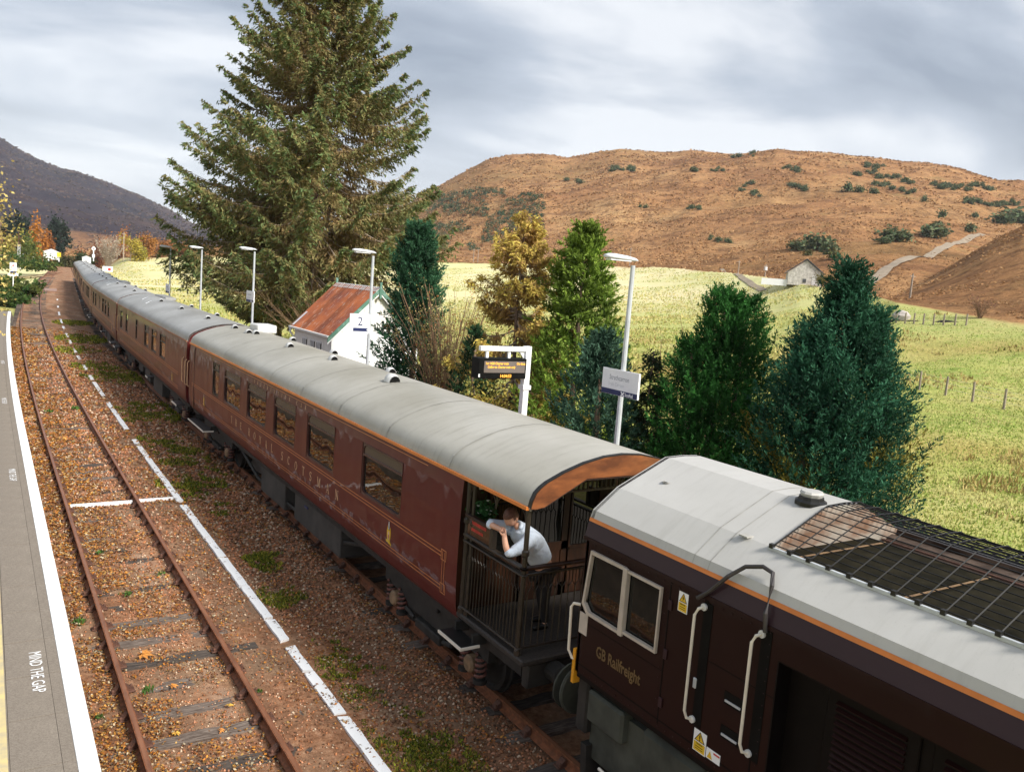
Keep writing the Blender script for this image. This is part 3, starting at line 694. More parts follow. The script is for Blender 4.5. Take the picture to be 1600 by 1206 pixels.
def window(parent, y0, y1, z0, z1, sgn=-1, r=.11, vent=.20, fm='maroon_dark', gm='glass', vg='vent_glass', border=.03):
    xo = side_x((z0+z1)/2); n = 5
    inner = rrect(y0+border, y1-border, z0+border, z1-border, r, n)
    outer = []
    for (cy, cz) in ((y1, z1), (y0, z1), (y0, z0), (y1, z0)): outer += [(cy, cz)]*n
    mb = MB(); m = len(inner)
    for dx, grp in ((-.008, outer), (-.008, inner), (-.05, inner)):
        mb.v += [(sgn*(xo+dx), a, b) for a, b in grp]
    for i in range(m):
        j = (i+1) % m; mb.f += [(i, j, m+j, m+i), (m+i, m+j, 2*m+j, 2*m+i)]
    mb2 = MB()                                  # reveal around the square opening
    for (a, b, c, d) in ((y0, z0, y1, z0), (y1, z0, y1, z1), (y1, z1, y0, z1), (y0, z1, y0, z0)):
        mb2.add([(sgn*(xo+.002), a, b), (sgn*(xo+.002), c, d), (sgn*(xo-.03), c, d), (sgn*(xo-.03), a, b)], [(0, 1, 2, 3)])
    mb.v += []; nb = len(mb.v); mb.v += mb2.v; mb.f += [tuple(k+nb for k in f) for f in mb2.f]
    w = mb.build('window', fm, parent)
    zb = z1-vent if vent else z1
    MB().add([(sgn*(xo-.04), y0+.01, z0+.01), (sgn*(xo-.04), y1-.01, z0+.01), (sgn*(xo-.04), y1-.01, zb), (sgn*(xo-.04), y0+.01, zb)], [(0, 1, 2, 3)]).build('pane', gm, w)
    if vent:
        MB().add([(sgn*(xo-.025), y0+.01, zb+.02), (sgn*(xo-.025), y1-.01, zb+.02), (sgn*(xo-.025), y1-.01, z1-.01), (sgn*(xo-.025), y0+.01, z1-.01)], [(0, 1, 2, 3)]).build('ventilator_pane', vg, w)
        b = MB(); b.box(min(sgn*(xo-.05), sgn*(xo-.004)), max(sgn*(xo-.05), sgn*(xo-.004)), y0+.02, y1-.02, zb-.012, zb+.024)
        b.build('vent_bar', fm, w)
    return w
M('maroon_dark', (.060, .016, .013), .45, var=.2, coat=.3)
def bogie(parent, yc, near=True):
    bg_ = MB()
    for s in (-1, 1):
        a, b = sorted((s*.98, s*1.10))
        bg_.prism([(yc-1.75, .82), (yc-1.75, .62), (yc-1.0, .60), (yc-.75, .48), (yc+.75, .48), (yc+1.0, .60), (yc+1.75, .62), (yc+1.75, .82), (yc+.6, .86), (yc-.6, .86)], 'x', a, b)
        bg_.box(a-.06 if s < 0 else a, b if s < 0 else b+.06, yc-.42, yc+.42, .30, .44, .015)
        bg_.box(min(s*.7, s*1.16), max(s*.7, s*1.16), yc-.30, yc+.30, .78, .92, .01)
        for k in (-1, 1): bg_.tube([(s*1.13, yc+k*.5, .40), (s*1.15, yc+k*.78, .47)], .035, 6)
    bg_.box(-1.0, 1.0, yc-.35, yc+.35, .55, .80); bg_.box(-.9, .9, yc-1.75, yc-1.62, .55, .8); bg_.box(-.9, .9, yc+1.62, yc+1.75, .55, .8)
    fr = bg_.build('bogie_frame', 'chassis', parent)
    for k in (-1, 1):
        y = yc+k*1.30
        w = MB()
        for s in (-1, 1): w.lathe([(.0, s*.68), (.50, s*.68), (.50, s*.71), (.457, s*.72), (.457, s*.80), (.40, s*.81), (.36, s*.77), (.0, s*.77)], (0, y, .457), 'x', 24)
        w.lathe([(.07, -1.0), (.07, 1.0)], (0, y, .457), 'x', 10); w.build('wheelset', 'chassis', fr)
        for s in ((-1, 1) if near else (-1,)):
            MB().lathe([(.0, s*1.02), (.13, s*1.02), (.13, s*1.14), (.10, s*1.17), (.0, s*1.175)], (0, y, .43), 'x', 14).build('axlebox', 'axlebox', fr)
            for d in (-.22, .22):
                sp = MB()
                pts = [(s*1.07+.075*math.cos(t), y+d+.075*math.sin(t), .30+.36*t/(2*math.pi*4.5)) for t in np.linspace(0, 2*math.pi*4.5, 44)]
                sp.tube(pts, .021, 5).build('coil_spring', 'spring_red', fr)
                MB().lathe([(.10, .23), (.10, .285), (.055, .29), (.055, .64)], (s*1.07, y+d, 0), 'z', 10).build('spring_seat', 'chassis', fr)
    return fr
def roof_part(parent, y0, y1, mat, seams=()):
    mb = MB(); ys = list(np.linspace(y0, y1, 18)); n = len(ROOFP)
    for y in ys: mb.v += [(a, y, b) for a, b in ROOFP]
    for i in range(len(ys)-1):
        for k in range(n-1): mb.f.append((i*n+k, i*n+k+1, (i+1)*n+k+1, (i+1)*n+k))
    under = [(a*.97, b-.05) for a, b in ROOFP]
    b0 = len(mb.v); mb.v += [(a, y0, b) for a, b in under]+[(a, y1, b) for a, b in under]
    for k in range(n-1): mb.f += [(k, k+1, b0+k+1, b0+k), ((len(ys)-1)*n+k, (len(ys)-1)*n+k+1, b0+n+k+1, b0+n+k), (b0+k, b0+k+1, b0+n+k+1, b0+n+k)]
    o = mb.build('roof', mat, parent); smooth_by_angle(o, 40)
    for y in seams:
        sm = MB(); A_ = [(a*1.003, y-.014, b+.006) for a, b in ROOFP]; B_ = [(a*1.003, y+.014, b+.006) for a, b in ROOFP]
        sm.strip(A_, B_).strip([(a, y_-.014-.004, z_-.008) for a, y_, z_ in A_], A_) if False else sm.strip(A_, B_)
        sm.build('seam', 'roof_seam', o)
    return o
M('roof_seam', (.34, .33, .30), .6, var=.2)
def roof_vent(parent, x, y, big=1.0, mat='steel_pale'):
    z = float(np.interp(abs(x), [0, .3, .62, .92, 1.17], [3.755, 3.735, 3.67, 3.57, 3.46]))
    mb = MB(); n = 8; base = len(mb.v)
    for i, (t, r, h) in enumerate(((-.12, .085, .10), (-.05, .105, .125), (.05, .10, .12), (.12, .06, .07), (.15, .0, .0))):
        for k in range(n): a = math.pi*k/(n-1); mb.v.append((x+big*r*math.cos(a), y+big*t, z-.01+big*h*math.sin(a)))
    for i in range(4):
        for k in range(n-1): mb.f.append((i*n+k, i*n+k+1, (i+1)*n+k+1, (i+1)*n+k))
    o = mb.build('roof_vent', mat, parent, smooth=True)
    MB().add([(x+big*.07*math.cos(math.pi*k/7), y-big*.112, z+big*.085*math.sin(math.pi*k/7)) for k in range(8)], [tuple(range(8))]).build('vent_mouth', 'label_black', o)
    return o
M('steel_pale', (.62, .62, .61), .5, var=.12, scale=8)
def coach_common(root, y0, holes, roofmat, seams):
    for s in (-1, 1):
        side_shell(y0, CL, holes if s < 0 else [], s).build('bodyside', 'maroon', root)
    e = MB(); prof = [(-x, z) for z, x in SIDE]+ROOFP[1:-1]+[(x, z) for z, x in reversed(SIDE)]
    e.prism(prof, 'y', CL-.03, CL).build('end_wall', 'red_dark', root)
    e2 = MB().prism([(a*.995, b) for a, b in prof], 'y', y0, y0+.05); e2.build('end_wall', 'red_dark' if y0 < .1 else 'dark_wood', root)
    MB().box(-1.3, 1.3, y0, CL, 1.05, 1.14).build('floor', 'chassis', root)
    roof_part(root, -.0, CL, roofmat, seams)
    for s in (-1, 1):
        a, b = sorted((s*1.388, s*1.425)); MB().box(a, b, .0, CL, 3.118, 3.160).build('gutter', 'orange_line', root)
        a, b = sorted((s*1.10, s*1.24)); MB().box(a, b, .1, CL-.1, .93, 1.13).build('solebar', 'chassis', root)
    for yb in (.32+1.6, CL-.32-1.3):
        pass
    # buffers and gangway at the far end
    MB().box(-.55, .55, CL, CL+.26, 1.05, 3.1).build('gangway', 'black_steel', root)
def underboxes(root, boxes):
    for (y0, y1, z0, z1, x0) in boxes: MB().box(x0, -.25, y0, y1, z0, z1, .015).build('underframe_box', 'underbox', root)
def buffers(root, y, d):
    for s in (-1, 1):
        b = MB().lathe([(.0, 0), (.13, 0), (.13, d*.22), (.10, d*.24), (.075, d*.25), (.075, d*.42)], (s*.87, y, 1.02), 'y', 14).build('buffer_stock', 'chassis', root)
        h = MB().lathe([(.0, 0), (.27, d*.0), (.30, d*.02), (.30, d*.045), (.0, d*.07)], (s*.87, y+d*.42, 1.02), 'y', 20).build('buffer_head', 'bogie_green', b)

# ---- observation car
OY = 8.05
obs = empty('observation_car', (0, OY, 0), label='maroon observation car with open railed verandah next to the locomotive', cat='railway carriage', group='maroon carriages of the train')
W5 = [(21.42-OY, 23.10-OY), (19.10-OY, 20.75-OY), (16.92-OY, 18.46-OY), (14.58-OY, 16.15-OY), (11.57-OY, 13.22-OY)]
holes = [(a, b, 2.0, 2.90) for a, b in W5]+[(23.74-OY, 24.44-OY, 2.0, 2.93)]
coach_common(obs, 9.66-OY, holes, 'coach_roof', [CL-2.2*k for k in range(1, 9)])
for a, b in W5: window(obs, a, b, 2.0, 2.90, -1, .12, .21)
window(obs, 23.74-OY, 24.44-OY, 2.0, 2.93, -1, .26, .22, fm='black_steel', gm='curtain_glass')
# lining, lettering, crest
def on_side(y, z, d=0.004): return (-(side_x(z)+d), y, z)
ln = MB()
for zc_ in (1.93, 1.875, 1.44, 1.385):
    ys = (10.13-OY, 27.2-OY); ln.add([on_side(ys[0], zc_-.008), on_side(ys[1], zc_-.008), on_side(ys[1], zc_+.008), on_side(ys[0], zc_+.008)], [(0, 1, 2, 3)])
for yc_ in (10.02-OY, 10.09-OY, 27.25-OY):
    zs_ = np.linspace(1.36, 1.955, 7)
    ln.strip([on_side(yc_-.008, z, .0045) for z in zs_], [on_side(yc_+.008, z, .0045) for z in zs_])
for zc_ in (1.905, 1.41):                       # interlaced corner squares
    for (ya, yb, za, zb) in ((9.975-OY, 10.135-OY, zc_-.08, zc_-.064), (9.975-OY, 10.135-OY, zc_+.064, zc_+.08), (9.975-OY, 9.991-OY, zc_-.08, zc_+.08), (10.119-OY, 10.135-OY, zc_-.08, zc_+.08)):
        ln.add([on_side(ya, za, .0055), on_side(yb, za, .0055), on_side(yb, zb, .0055), on_side(ya, zb, .0055)], [(0, 1, 2, 3)])
ln.build('lining', 'gold_paint', obs)
MB().add([on_side(10.75-OY, 3.045), on_side(26.4-OY, 3.045), on_side(26.4-OY, 3.058), on_side(10.75-OY, 3.058)], [(0, 1, 2, 3)]).build('cantrail_line', 'gold_paint', obs)
def side_serif(txt, yfar, ynear, z, h, name):
    wid = [0 if c == ' ' else SERIF[c][0]*h for c in txt]; n = len(txt)
    gaps = (yfar-ynear-sum(wid))/(n-1); y = yfar-OY
    for c, w_ in zip(txt, wid):
        if c != ' ':
            mb = MB(); serif(mb, c, h, lambda a, b, k, y=y: (-(side_x(z+b)+.004+k), y-a, z+b)); mb.build('letter', 'letter_gold', obs)
            y -= w_+gaps
        else: y -= gaps
side_serif('THE ROYAL SCOTSMAN', 22.25, 14.25, 1.575, .185, 'a')
side_serif('OBSERVATION CAR', 20.2, 16.3, 2.935, .085, 'b')
def crest(root, y, z, h, mats=('letter_gold', 'label_yellow', 'steel_pale')):
    b = MB()
    def poly(pts, d): return [(-(side_x(z+q)+d), y-p, z+q) for p, q in pts]
    sh = [(-.30, .34), (-.32, .62), (-.22, .92), (-.12, .66), (0, .74), (.12, .66), (.22, .90), (.32, .60), (.30, .34), (.20, .16), (.42, .03), (.36, -.06), (.14, .04), (0, .0), (-.16, .06), (-.42, .05), (-.46, .16), (-.22, .20)]
    b.add(poly([(a*h*.62, c*h*.9) for a, c in sh], .005), [tuple(range(len(sh)))])
    o = b.build('crest', 'label_yellow', root)
    s2 = [(-.13, .28), (-.15, .56), (0, .66), (.15, .56), (.13, .28), (0, .16)]
    MB().add(poly([(a*h*.62, c*h*.9) for a, c in s2], .007), [tuple(range(6))]).build('shield', 'letter_gold', o)
    s3 = [(-.07, .66), (-.08, .86), (-.05, 1.02), (.05, 1.02), (.08, .86), (.07, .66)]
    MB().add(poly([(a*h*.62, c*h) for a, c in s3], .007), [tuple(range(6))]).build('crest_top', 'steel_pale', o)
    s4 = [(-.05, .30), (-.05, .46), (.05, .46), (.05, .30)]
    MB().add(poly([(a*h*.62, c*h*.9) for a, c in s4], .009), [tuple(range(4))]).build('shield_mark', 'label_red', o)
crest(obs, 11.95-OY, 1.475, .37); crest(obs, 25.5-OY, 1.49, .34)
# far door end: dark jamb and brass handrail
MB().box(-1.418, -1.40, 26.95-OY, 27.02-OY, 1.2, 3.05).build('door_joint', 'maroon_dark', obs)
for yy in (27.62-OY, 28.0-OY):
    MB().tube([(-1.43, yy, 1.75), (-1.48, yy, 1.80), (-1.48, yy, 2.52), (-1.43, yy, 2.58)], .018, 6).build('handrail', 'letter_gold', obs)
bogie(obs, 10.9-OY); bogie(obs, 25.0-OY)
underboxes(obs, [(18.0-OY, 19.9-OY, .33, .97, -1.22), (14.5-OY, 17.3-OY, .36, .98, -1.22), (20.6-OY, 21.6-OY, .5, .97, -1.0)])
MB().box(-1.235, -1.222, 16.4-OY, 16.62-OY, .80, .84).build('blue_tag', 'navy', obs)
tr = MB()
for s in (-1, 1): tr.tube([(s*1.15, 13.4-OY, .95), (s*1.15, 15.2-OY, .5), (s*1.15, 20.4-OY, .5), (s*1.15, 22.4-OY, .95)], .04, 6)
tr.build('truss_rod', 'chassis', obs)
for (ya, yb, z_) in ((8.97-OY, 9.60-OY, 1.02), (24.3-OY, 26.4-OY, .95)):
    st = MB().box(-1.66, -1.38, ya, yb, z_-.03, z_).build('footboard', 'black_steel', obs)
    MB().box(-1.675, -1.655, ya, yb, z_-.035, z_+.003).box(-1.675, -1.38, ya-.02, ya-.002, z_-.035, z_+.003).build('step_edge', 'cream_paint', st)
    for yk in (ya+.05, yb-.10): MB().box(-1.45, -1.2, yk, yk+.05, z_-.03, z_+.12).build('step_bracket', 'chassis', st)
for x, Y in ((-.28, 26.72), (-.28, 25.12), (-.16, 24.74), (-.26, 21.17), (.57, 23.56), (-.15, 18.28), (.65, 20.42), (.5, 16.5)): roof_vent(obs, x, Y-OY)
roof_vent(obs, -.24, 14.77-OY, 1.35)
MB().box(.15, .75, 25.7-OY, 26.6-OY, 3.68, 3.93, .03).build('roof_box', 'steel_pale', obs)
# verandah
M('verandah_deck', (.014, .011, .009), .7, c2=(.036, .028, .023), scale=30, bmp=.3)
MB().box(-1.38, 1.38, -.10, 1.60, 1.15, 1.235, .02).build('verandah_floor', 'verandah_deck', obs)
M('iron', (.030, .023, .017), .42, .2, var=.3, scale=10)
def lay(mb_pts): return mb_pts
for s in (-1, 1):
    for (yp, r_) in ((1.53, .04), (1.40, .025), (.08, .032)):
        p = MB().lathe([(r_*1.5, 1.235), (r_*1.5, 1.30), (r_, 1.32), (r_, 2.50), (r_*1.5, 2.52), (r_*1.5, 2.57), (r_, 2.59), (r_, 3.10), (r_*1.6, 3.12), (r_*1.6, 3.16)], (s*1.33, yp, 0), 'z', 10).build('post', 'iron', obs)
    # handrails
    a, b = sorted((s*1.30, s*1.38))
    MB().box(a, b, .03, 1.56, 2.335, 2.372, .008).build('handrail', 'iron', obs)
    MB().box(a, b, .03, 1.56, 2.255, 2.28, .006).build('midrail', 'iron', obs)
    MB().box(a+.01, b-.01, .03, 1.56, 1.31, 1.335, .005).build('bottom_rail', 'iron', obs)
    MB().box(a, b, .86, 1.55, 2.625, 2.655, .008).build('upper_rail', 'dark_wood', obs)
    MB().box(a+.0, b-.0, .80, .87, 2.372, 2.66, .006).build('rail_stub', 'iron', obs)
    ys = np.arange(.13, 1.52, .078)
    bmesh_bal = None
    for i, yy in enumerate(ys):
        MB().tube([(s*1.34, yy, 1.335), (s*1.34, yy, 2.05)], .0085, 5).build('baluster', 'iron', obs)
    g = MB()
    for i, yy in enumerate(ys[:-1]):
        ym = yy+.039
        g.tube([(s*1.34, yy, 2.04), (s*1.34, ym, 2.10), (s*1.34, yy+.078, 2.04)], .008, 4); g.tube([(s*1.34, ym, 2.10), (s*1.34, ym, 2.255)], .008, 4)
    g.build('arcade', 'iron', obs)
    # curved brackets under the eaves
    for (yp, d) in ((1.53, -1), (.08, 1)):
        br = MB()
        for k in (1.0, .72): br.tube([(s*1.33, yp+d*(.30*k)*(1-math.cos(t)), 2.80+.33*(1-k)+.33*k*math.sin(t)) for t in np.linspace(0, math.pi/2, 7)], .011, 4)
        br.build('bracket', 'iron', obs)
    mid = MB().tube([(s*1.33, .83, 2.95), (s*1.33, .83, 3.13)], .014, 5)
    for d in (-1, 1): mid.tube([(s*1.33, .83+d*.22*(1-math.cos(t)), 2.9+.22*math.sin(t)) for t in np.linspace(0, math.pi/2, 6)], .010, 4)
    mid.build('bracket', 'iron', obs)
M('panel_dark', (.016, .012, .009), .15, coat=.8)
for s in (-1, 1): MB().box(s*1.34-.012, s*1.34+.012, .875, 1.50, 2.376, 2.623).build('notice_panel', 'panel_dark', obs)
for (t_, z_, sz) in (('PRIVATE', 2.535, .105), ('NO ENTRY', 2.425, .085)): pass
for (ya, yb, z_, hh) in ((1.42, 1.02, 2.545, .045), (1.38, 1.08, 2.455, .04)):      # two red lines too small to read
    k = MB(); yy = ya; Rk = random.Random(int(z_*1000))
    while yy > yb:
        w_ = Rk.uniform(.018, .034); k.add([(-1.354, yy, z_), (-1.354, yy-w_, z_), (-1.354, yy-w_, z_+hh), (-1.354, yy, z_+hh)], [(0, 1, 2, 3)]); yy -= w_+.008
    k.build('red_lettering', 'label_red', obs)
# end railing
MB().box(-1.38, 1.38, .03, .11, 2.335, 2.372, .008).build('end_handrail', 'dark_wood', obs)
MB().box(-1.34, 1.34, .05, .09, 2.255, 2.28).build('midrail', 'iron', obs); MB().box(-1.34, 1.34, .05, .09, 1.31, 1.335).build('bottom_rail', 'iron', obs)
xs = np.arange(-1.26, 1.30, .105)
for xx in xs: MB().tube([(xx, .07, 1.335), (xx, .07, 2.04)], .0085, 5).build('baluster', 'iron', obs)
g = MB()
for xx in xs[:-1]:
    g.tube([(xx, .07, 2.04), (xx+.0525, .07, 2.11), (xx+.105, .07, 2.04)], .008, 4)
    g.tube([(xx, .07, 2.04), (xx+.0, .07, 2.255)], .006, 4); g.tube([(xx+.0525, .07, 2.11), (xx+.0525, .07, 2.255)], .008, 4)
g.build('arcade', 'iron', obs)
# carved end board under the roof arc
arc = [(a*.985, b-.012) for a, b in ROOFP]
low = [(1.30, 3.13), (1.18, 3.15), (.56, 3.465), (-.56, 3.465), (-1.18, 3.15), (-1.30, 3.13)]
MB().prism(arc+low, 'y', -.03, .03).build('end_board', 'valance_wood', obs)
lw = [(1.19, 3.135), (.57, 3.45), (-.57, 3.45), (-1.19, 3.135)]
MB().tube([(a, -.01, b) for a, b in lw], .016, 5).build('board_bead', 'dark_wood', obs)
A_ = [(a*1.002, -.032, b+.004) for a, b in ROOFP]; B_ = [(a*.994, -.034, b-.010) for a, b in ROOFP]
MB().strip(A_, B_).strip(A_, [(a, .02, z_+.001) for a, _, z_ in A_]).build('roof_trim', 'black_steel', obs)
# fretwork rail inside the end opening and bulkhead with doors
fw = MB(); fw.box(-.6, 1.2, .30, .33, 3.20, 3.23)
for xx in np.arange(-.5, 1.2, .075): fw.box(xx, xx+.022, .305, .325, 3.23, 3.44)
fw.build('fretwork', 'iron', obs)
for (x0, x1) in ((-1.28, -.98), (-.42, .42), (.98, 1.28)):
    MB().box(x0, x1, 1.575, 1.60, 1.25, 3.12, .01).build('bulkhead_panel', 'dark_wood', obs)
dr = MB().box(-.40, -.30, 1.53, 1.57, 1.25, 3.0).box(.30, .40, 1.53, 1.57, 1.25, 3.0).box(-.40, .40, 1.53, 1.57, 1.25, 1.45).box(-.4, .4, 1.53, 1.57, 1.95, 2.08).box(-.4, .4, 1.53, 1.57, 2.9, 3.0).build('door', 'dark_wood', obs)
MB().box(-.30, .30, 1.545, 1.555, 2.08, 2.9).build('door_glass', 'glass', dr); MB().box(-.3, .3, 1.545, 1.555, 1.45, 1.95).build('door_panel', 'dark_wood', dr)
for (x0, x1) in ((-.96, -.46), (.46, .96)):
    wv = MB().box(x0, x1, 1.55, 1.57, 2.0, 2.95).build('bulkhead_window', 'glass', obs)
    MB().box(x0-.03, x0, 1.53, 1.575, 1.97, 2.98).box(x1, x1+.03, 1.53, 1.575, 1.97, 2.98).box(x0, x1, 1.53, 1.575, 1.95, 2.0).box(x0, x1, 1.53, 1.575, 2.95, 2.98).build('window_frame', 'dark_wood', wv)
    MB().box(x0, x1, 1.56, 1.59, 1.25, 1.94).build('bulkhead_panel', 'dark_wood', obs)
# pale interior blind
MB().box(-1.2, -.5, 1.50, 1.52, 2.98, 3.08).build('blind', 'cream_paint', obs)
buffers(obs, -.05, -1)
MB().box(-1.25, 1.25, -.06, .08, .82, 1.14, .02).build('headstock', 'chassis', obs)
hk = MB().box(-.85, -.70, -.14, -.05, .62, .98, .02); hk.tube([(-.62, -.12, .75), (-.55, -.25, .50), (-.45, -.35, .42), (-.3, -.42, .5), (-.2, -.45, .75)], .025, 6)
hk.tube([(.3, -.1, .8), (.25, -.3, .45), (.2, -.5, .8)], .03, 6); hk.build('coupling_gear', 'chassis', obs)

# ---- the other coaches: one proto, copied along the curve
def make_coach():
    root = empty('sleeping_car')
    sp = [(4.2, 5.45), (6.3, 7.55), (8.4, 9.55), (11.9, 12.35), (15.1, 16.0), (17.3, 18.2)]
    hs = [(a, b, 2.02, 2.90) for a, b in sp]
    for s in (-1, 1): side_shell(.02, CL, hs if s < 0 else [], s).build('bodyside', 'maroon', root)
    prof = [(-x, z) for z, x in SIDE]+ROOFP[1:-1]+[(x, z) for z, x in reversed(SIDE)]
    for a in (.0, CL-.03): MB().prism([(p*.997, q_) for p, q_ in prof], 'y', a, a+.03).build('end_wall', 'red_dark', root)
    MB().box(-1.3, 1.3, 0, CL, 1.05, 1.14).build('floor', 'chassis', root)
    roof_part(root, 0, CL, 'coach_roof_old')
    for a, b in sp: window(root, a, b, 2.02, 2.90, -1, .07, .28, fm='black_steel', gm='curtain_glass', vg='glass')
    for s in (-1, 1):
        a, b = sorted((s*1.388, s*1.42)); MB().box(a, b, .0, CL, 3.12, 3.155).build('gutter', 'gutter_dull', root)
        a, b = sorted((s*1.10, s*1.24)); MB().box(a, b, .1, CL-.1, .93, 1.13).build('solebar', 'chassis', root)
    MB().box(-.55, .55, -.26, 0, 1.05, 3.1).build('gangway', 'black_steel', root)
    MB().box(-.55, .55, CL, CL+.26, 1.05, 3.1).build('gangway', 'black_steel', root)
    for y in (.42, CL-.5):
        MB().tube([(-1.40, y, 1.75), (-1.46, y, 1.80), (-1.46, y, 2.52), (-1.40, y, 2.58)], .018, 5).build('handrail', 'letter_gold', root)
    lnn = MB()
    for zc_ in (1.93, 1.86, 1.44, 1.37): lnn.add([(-(side_x(zc_)+.004), 1.4, zc_-.008), (-(side_x(zc_)+.004), CL-1.4, zc_-.008), (-(side_x(zc_)+.004), CL-1.4, zc_+.008), (-(side_x(zc_)+.004), 1.4, zc_+.008)], [(0, 1, 2, 3)])
    lnn.build('lining', 'gold_paint', root)
    crest(root, 2.6, 1.49, .34)
    for y in (3.0, CL-3.0): bogie(root, y, False)
    underboxes(root, [(6.0, 8.2, .35, .95, -1.2), (9.6, 11.0, .42, .95, -1.15), (12.2, 13.4, .5, .95, -1.1)])
    for (ya, yb, z_) in ((.3, 1.2, 1.0), (CL-1.3, CL-.4, 1.0), (6.9, 7.4, 1.02)):
        st = MB().box(-1.62, -1.36, ya, yb, z_-.03, z_).build('footboard', 'black_steel', root); MB().box(-1.64, -1.615, ya, yb, z_-.04, z_+.004).build('step_edge', 'cream_paint', st)
    for i in range(6): roof_vent(root, (-.3, .55)[i % 2], 2.4+i*2.6, 1.0)
    MB().box(.25, .75, 15.2, 18.6, 3.66, 3.80, .03).build('roof_duct', 'coach_roof_old', root)
    MB().tube([(-.75, 15.5, 3.64), (-.6, 15.5, 3.72), (-.45, 15.9, 3.74)], .02, 5).tube([(-.9, 13.2, 3.58), (-.75, 13.2, 3.66), (-.6, 13.6, 3.70)], .02, 5).build('roof_pipe', 'steel_grey', root)
    return root
M('gutter_dull', (.30, .11, .05), .6, var=.2)
proto = make_coach()
LBL = ['maroon carriage coupled behind the observation car, second in the train', 'maroon carriage third in the train, counted from the verandah', 'maroon carriage fourth in the train, where it starts to bend',
       'maroon carriage fifth in the train, small on the bend', 'maroon carriage sixth in the train, far along the bend', 'maroon carriage seventh in the train, far down the line', 'maroon carriage farthest down the line, next to the level crossing']
Y = OY+CL+.52
for i, lb in enumerate(LBL):
    c = proto if i == 0 else copy_tree(proto)
    x0, x1 = float(sT(Y+3)), float(sT(Y+CL-3)); ang = math.atan2(x1-x0, CL-6)
    c.location = (x0-3*math.tan(ang), Y, 0); c.rotation_euler = (0, 0, -ang); tag(c, lb, 'railway carriage', 'maroon carriages of the train')
    Y += CL+.52

# ------------------------------------------------------------------ locomotive
LO = Vector((0, -3.7, 0))
loco = empty('locomotive', LO, label='shade-darkened maroon diesel locomotive with grey roof and orange line', cat='locomotive')
def lb(mb, name, mat, parent=None, smooth=False):
    me = mb.mesh(name, LO, smooth); return link(name, me, mat, parent or loco)
YF, YB = 7.0, -14.4
FAC = [(-1.335, 3.12), (-1.285, 3.305), (-1.25, 3.41), (-.94, 3.645), (-.25, 3.955), (0, 3.965)]
FACM = FAC+[(-a, b) for a, b in reversed(FAC[:-1])]
def fac_z(x): return float(np.interp(-abs(x), [a for a, _ in FAC], [b for _, b in FAC]))
# body side: front cab length with window openings, then the engine-room side, set back and blackened to stand in for shade
def loco_side(x, y0, y1, z0, z1, holes, name, mat):
    ys = sorted({y0, y1, *[p for h in holes for p in h[:2]]}); zs = sorted({z0, z1, *[p for h in holes for p in h[2:]]}); mb = MB(); idx = {}
    for i, y_ in enumerate(ys):
        for j, z_ in enumerate(zs): idx[i, j] = len(mb.v); mb.v.append((x, y_, z_))
    for i in range(len(ys)-1):
        for j in range(len(zs)-1):
            if any(h[0] < (ys[i]+ys[i+1])/2 < h[1] and h[2] < (zs[j]+zs[j+1])/2 < h[3] for h in holes): continue
            mb.f.append((idx[i, j], idx[i+1, j], idx[i+1, j+1], idx[i, j+1]))
    return lb(mb, name, mat)
loco_side(-1.32, 4.30, 6.98, 1.56, 3.115, [(5.74, 6.26, 2.32, 2.96), (6.28, 6.88, 2.30, 2.98)], 'cab_side', 'loco_maroon_shaded')
lb(MB().box(-1.312, -1.30, 6.27, 6.90, 2.28, 2.30), 'sill', 'loco_maroon_shaded')
loco_side(1.32, YB, 6.98, 1.56, 3.115, [], 'body_side', 'loco_maroon_shaded')
loco_side(-1.32, YB, 4.30, 2.86, 3.115, [], 'body_side', 'loco_maroon_shaded')
M('loco_black', (.004, .0025, .0025), .6, var=.3, scale=3, spec=.15)  # underframe black; on the engine-room side it paints in the shade
loco_side(-1.14, YB, 4.30, 1.50, 2.90, [], 'engine_room_side', 'loco_black')
lb(MB().box(-1.32, -1.13, 4.285, 4.30, 1.56, 2.86).box(-1.32, -1.13, YB, 4.29, 2.85, 2.862).box(-1.32, -1.13, YB, 4.29, 1.50, 1.56), 'engine_room_reveal', 'loco_black')
for i, yy in enumerate(np.arange(3.9, -2, -.9)): 
    ed_ = lb(MB().box(-1.165, -1.135, yy-.8, yy, 1.66, 2.80, .01), 'equipment_door', 'loco_black'); lv = MB()
    for z_ in np.arange(1.80, 2.70, .055): lv.prism([(-1.168, z_), (-1.195, z_+.01), (-1.195, z_+.016), (-1.168, z_+.036)], 'y', yy-.70, yy-.10)
    lo_ = lb(lv, 'louvre', 'loco_maroon_shaded', ed_); lo_['kind'] = 'stuff'
lb(MB().prism([(-1.32, 1.56), (-1.32, 3.115), (1.32, 3.115), (1.32, 1.56)], 'y', 6.93, 6.97), 'cab_front', 'yellow_paint')
lb(MB().prism([(-1.32, 3.10)]+FACM[1:-1]+[(1.32, 3.10)], 'y', 6.94, 6.985), 'cab_brow', 'loco_maroon_shaded')
lb(MB().box(-1.31, 1.31, YB, 6.95, 1.50, 1.57), 'underframe', 'loco_black')
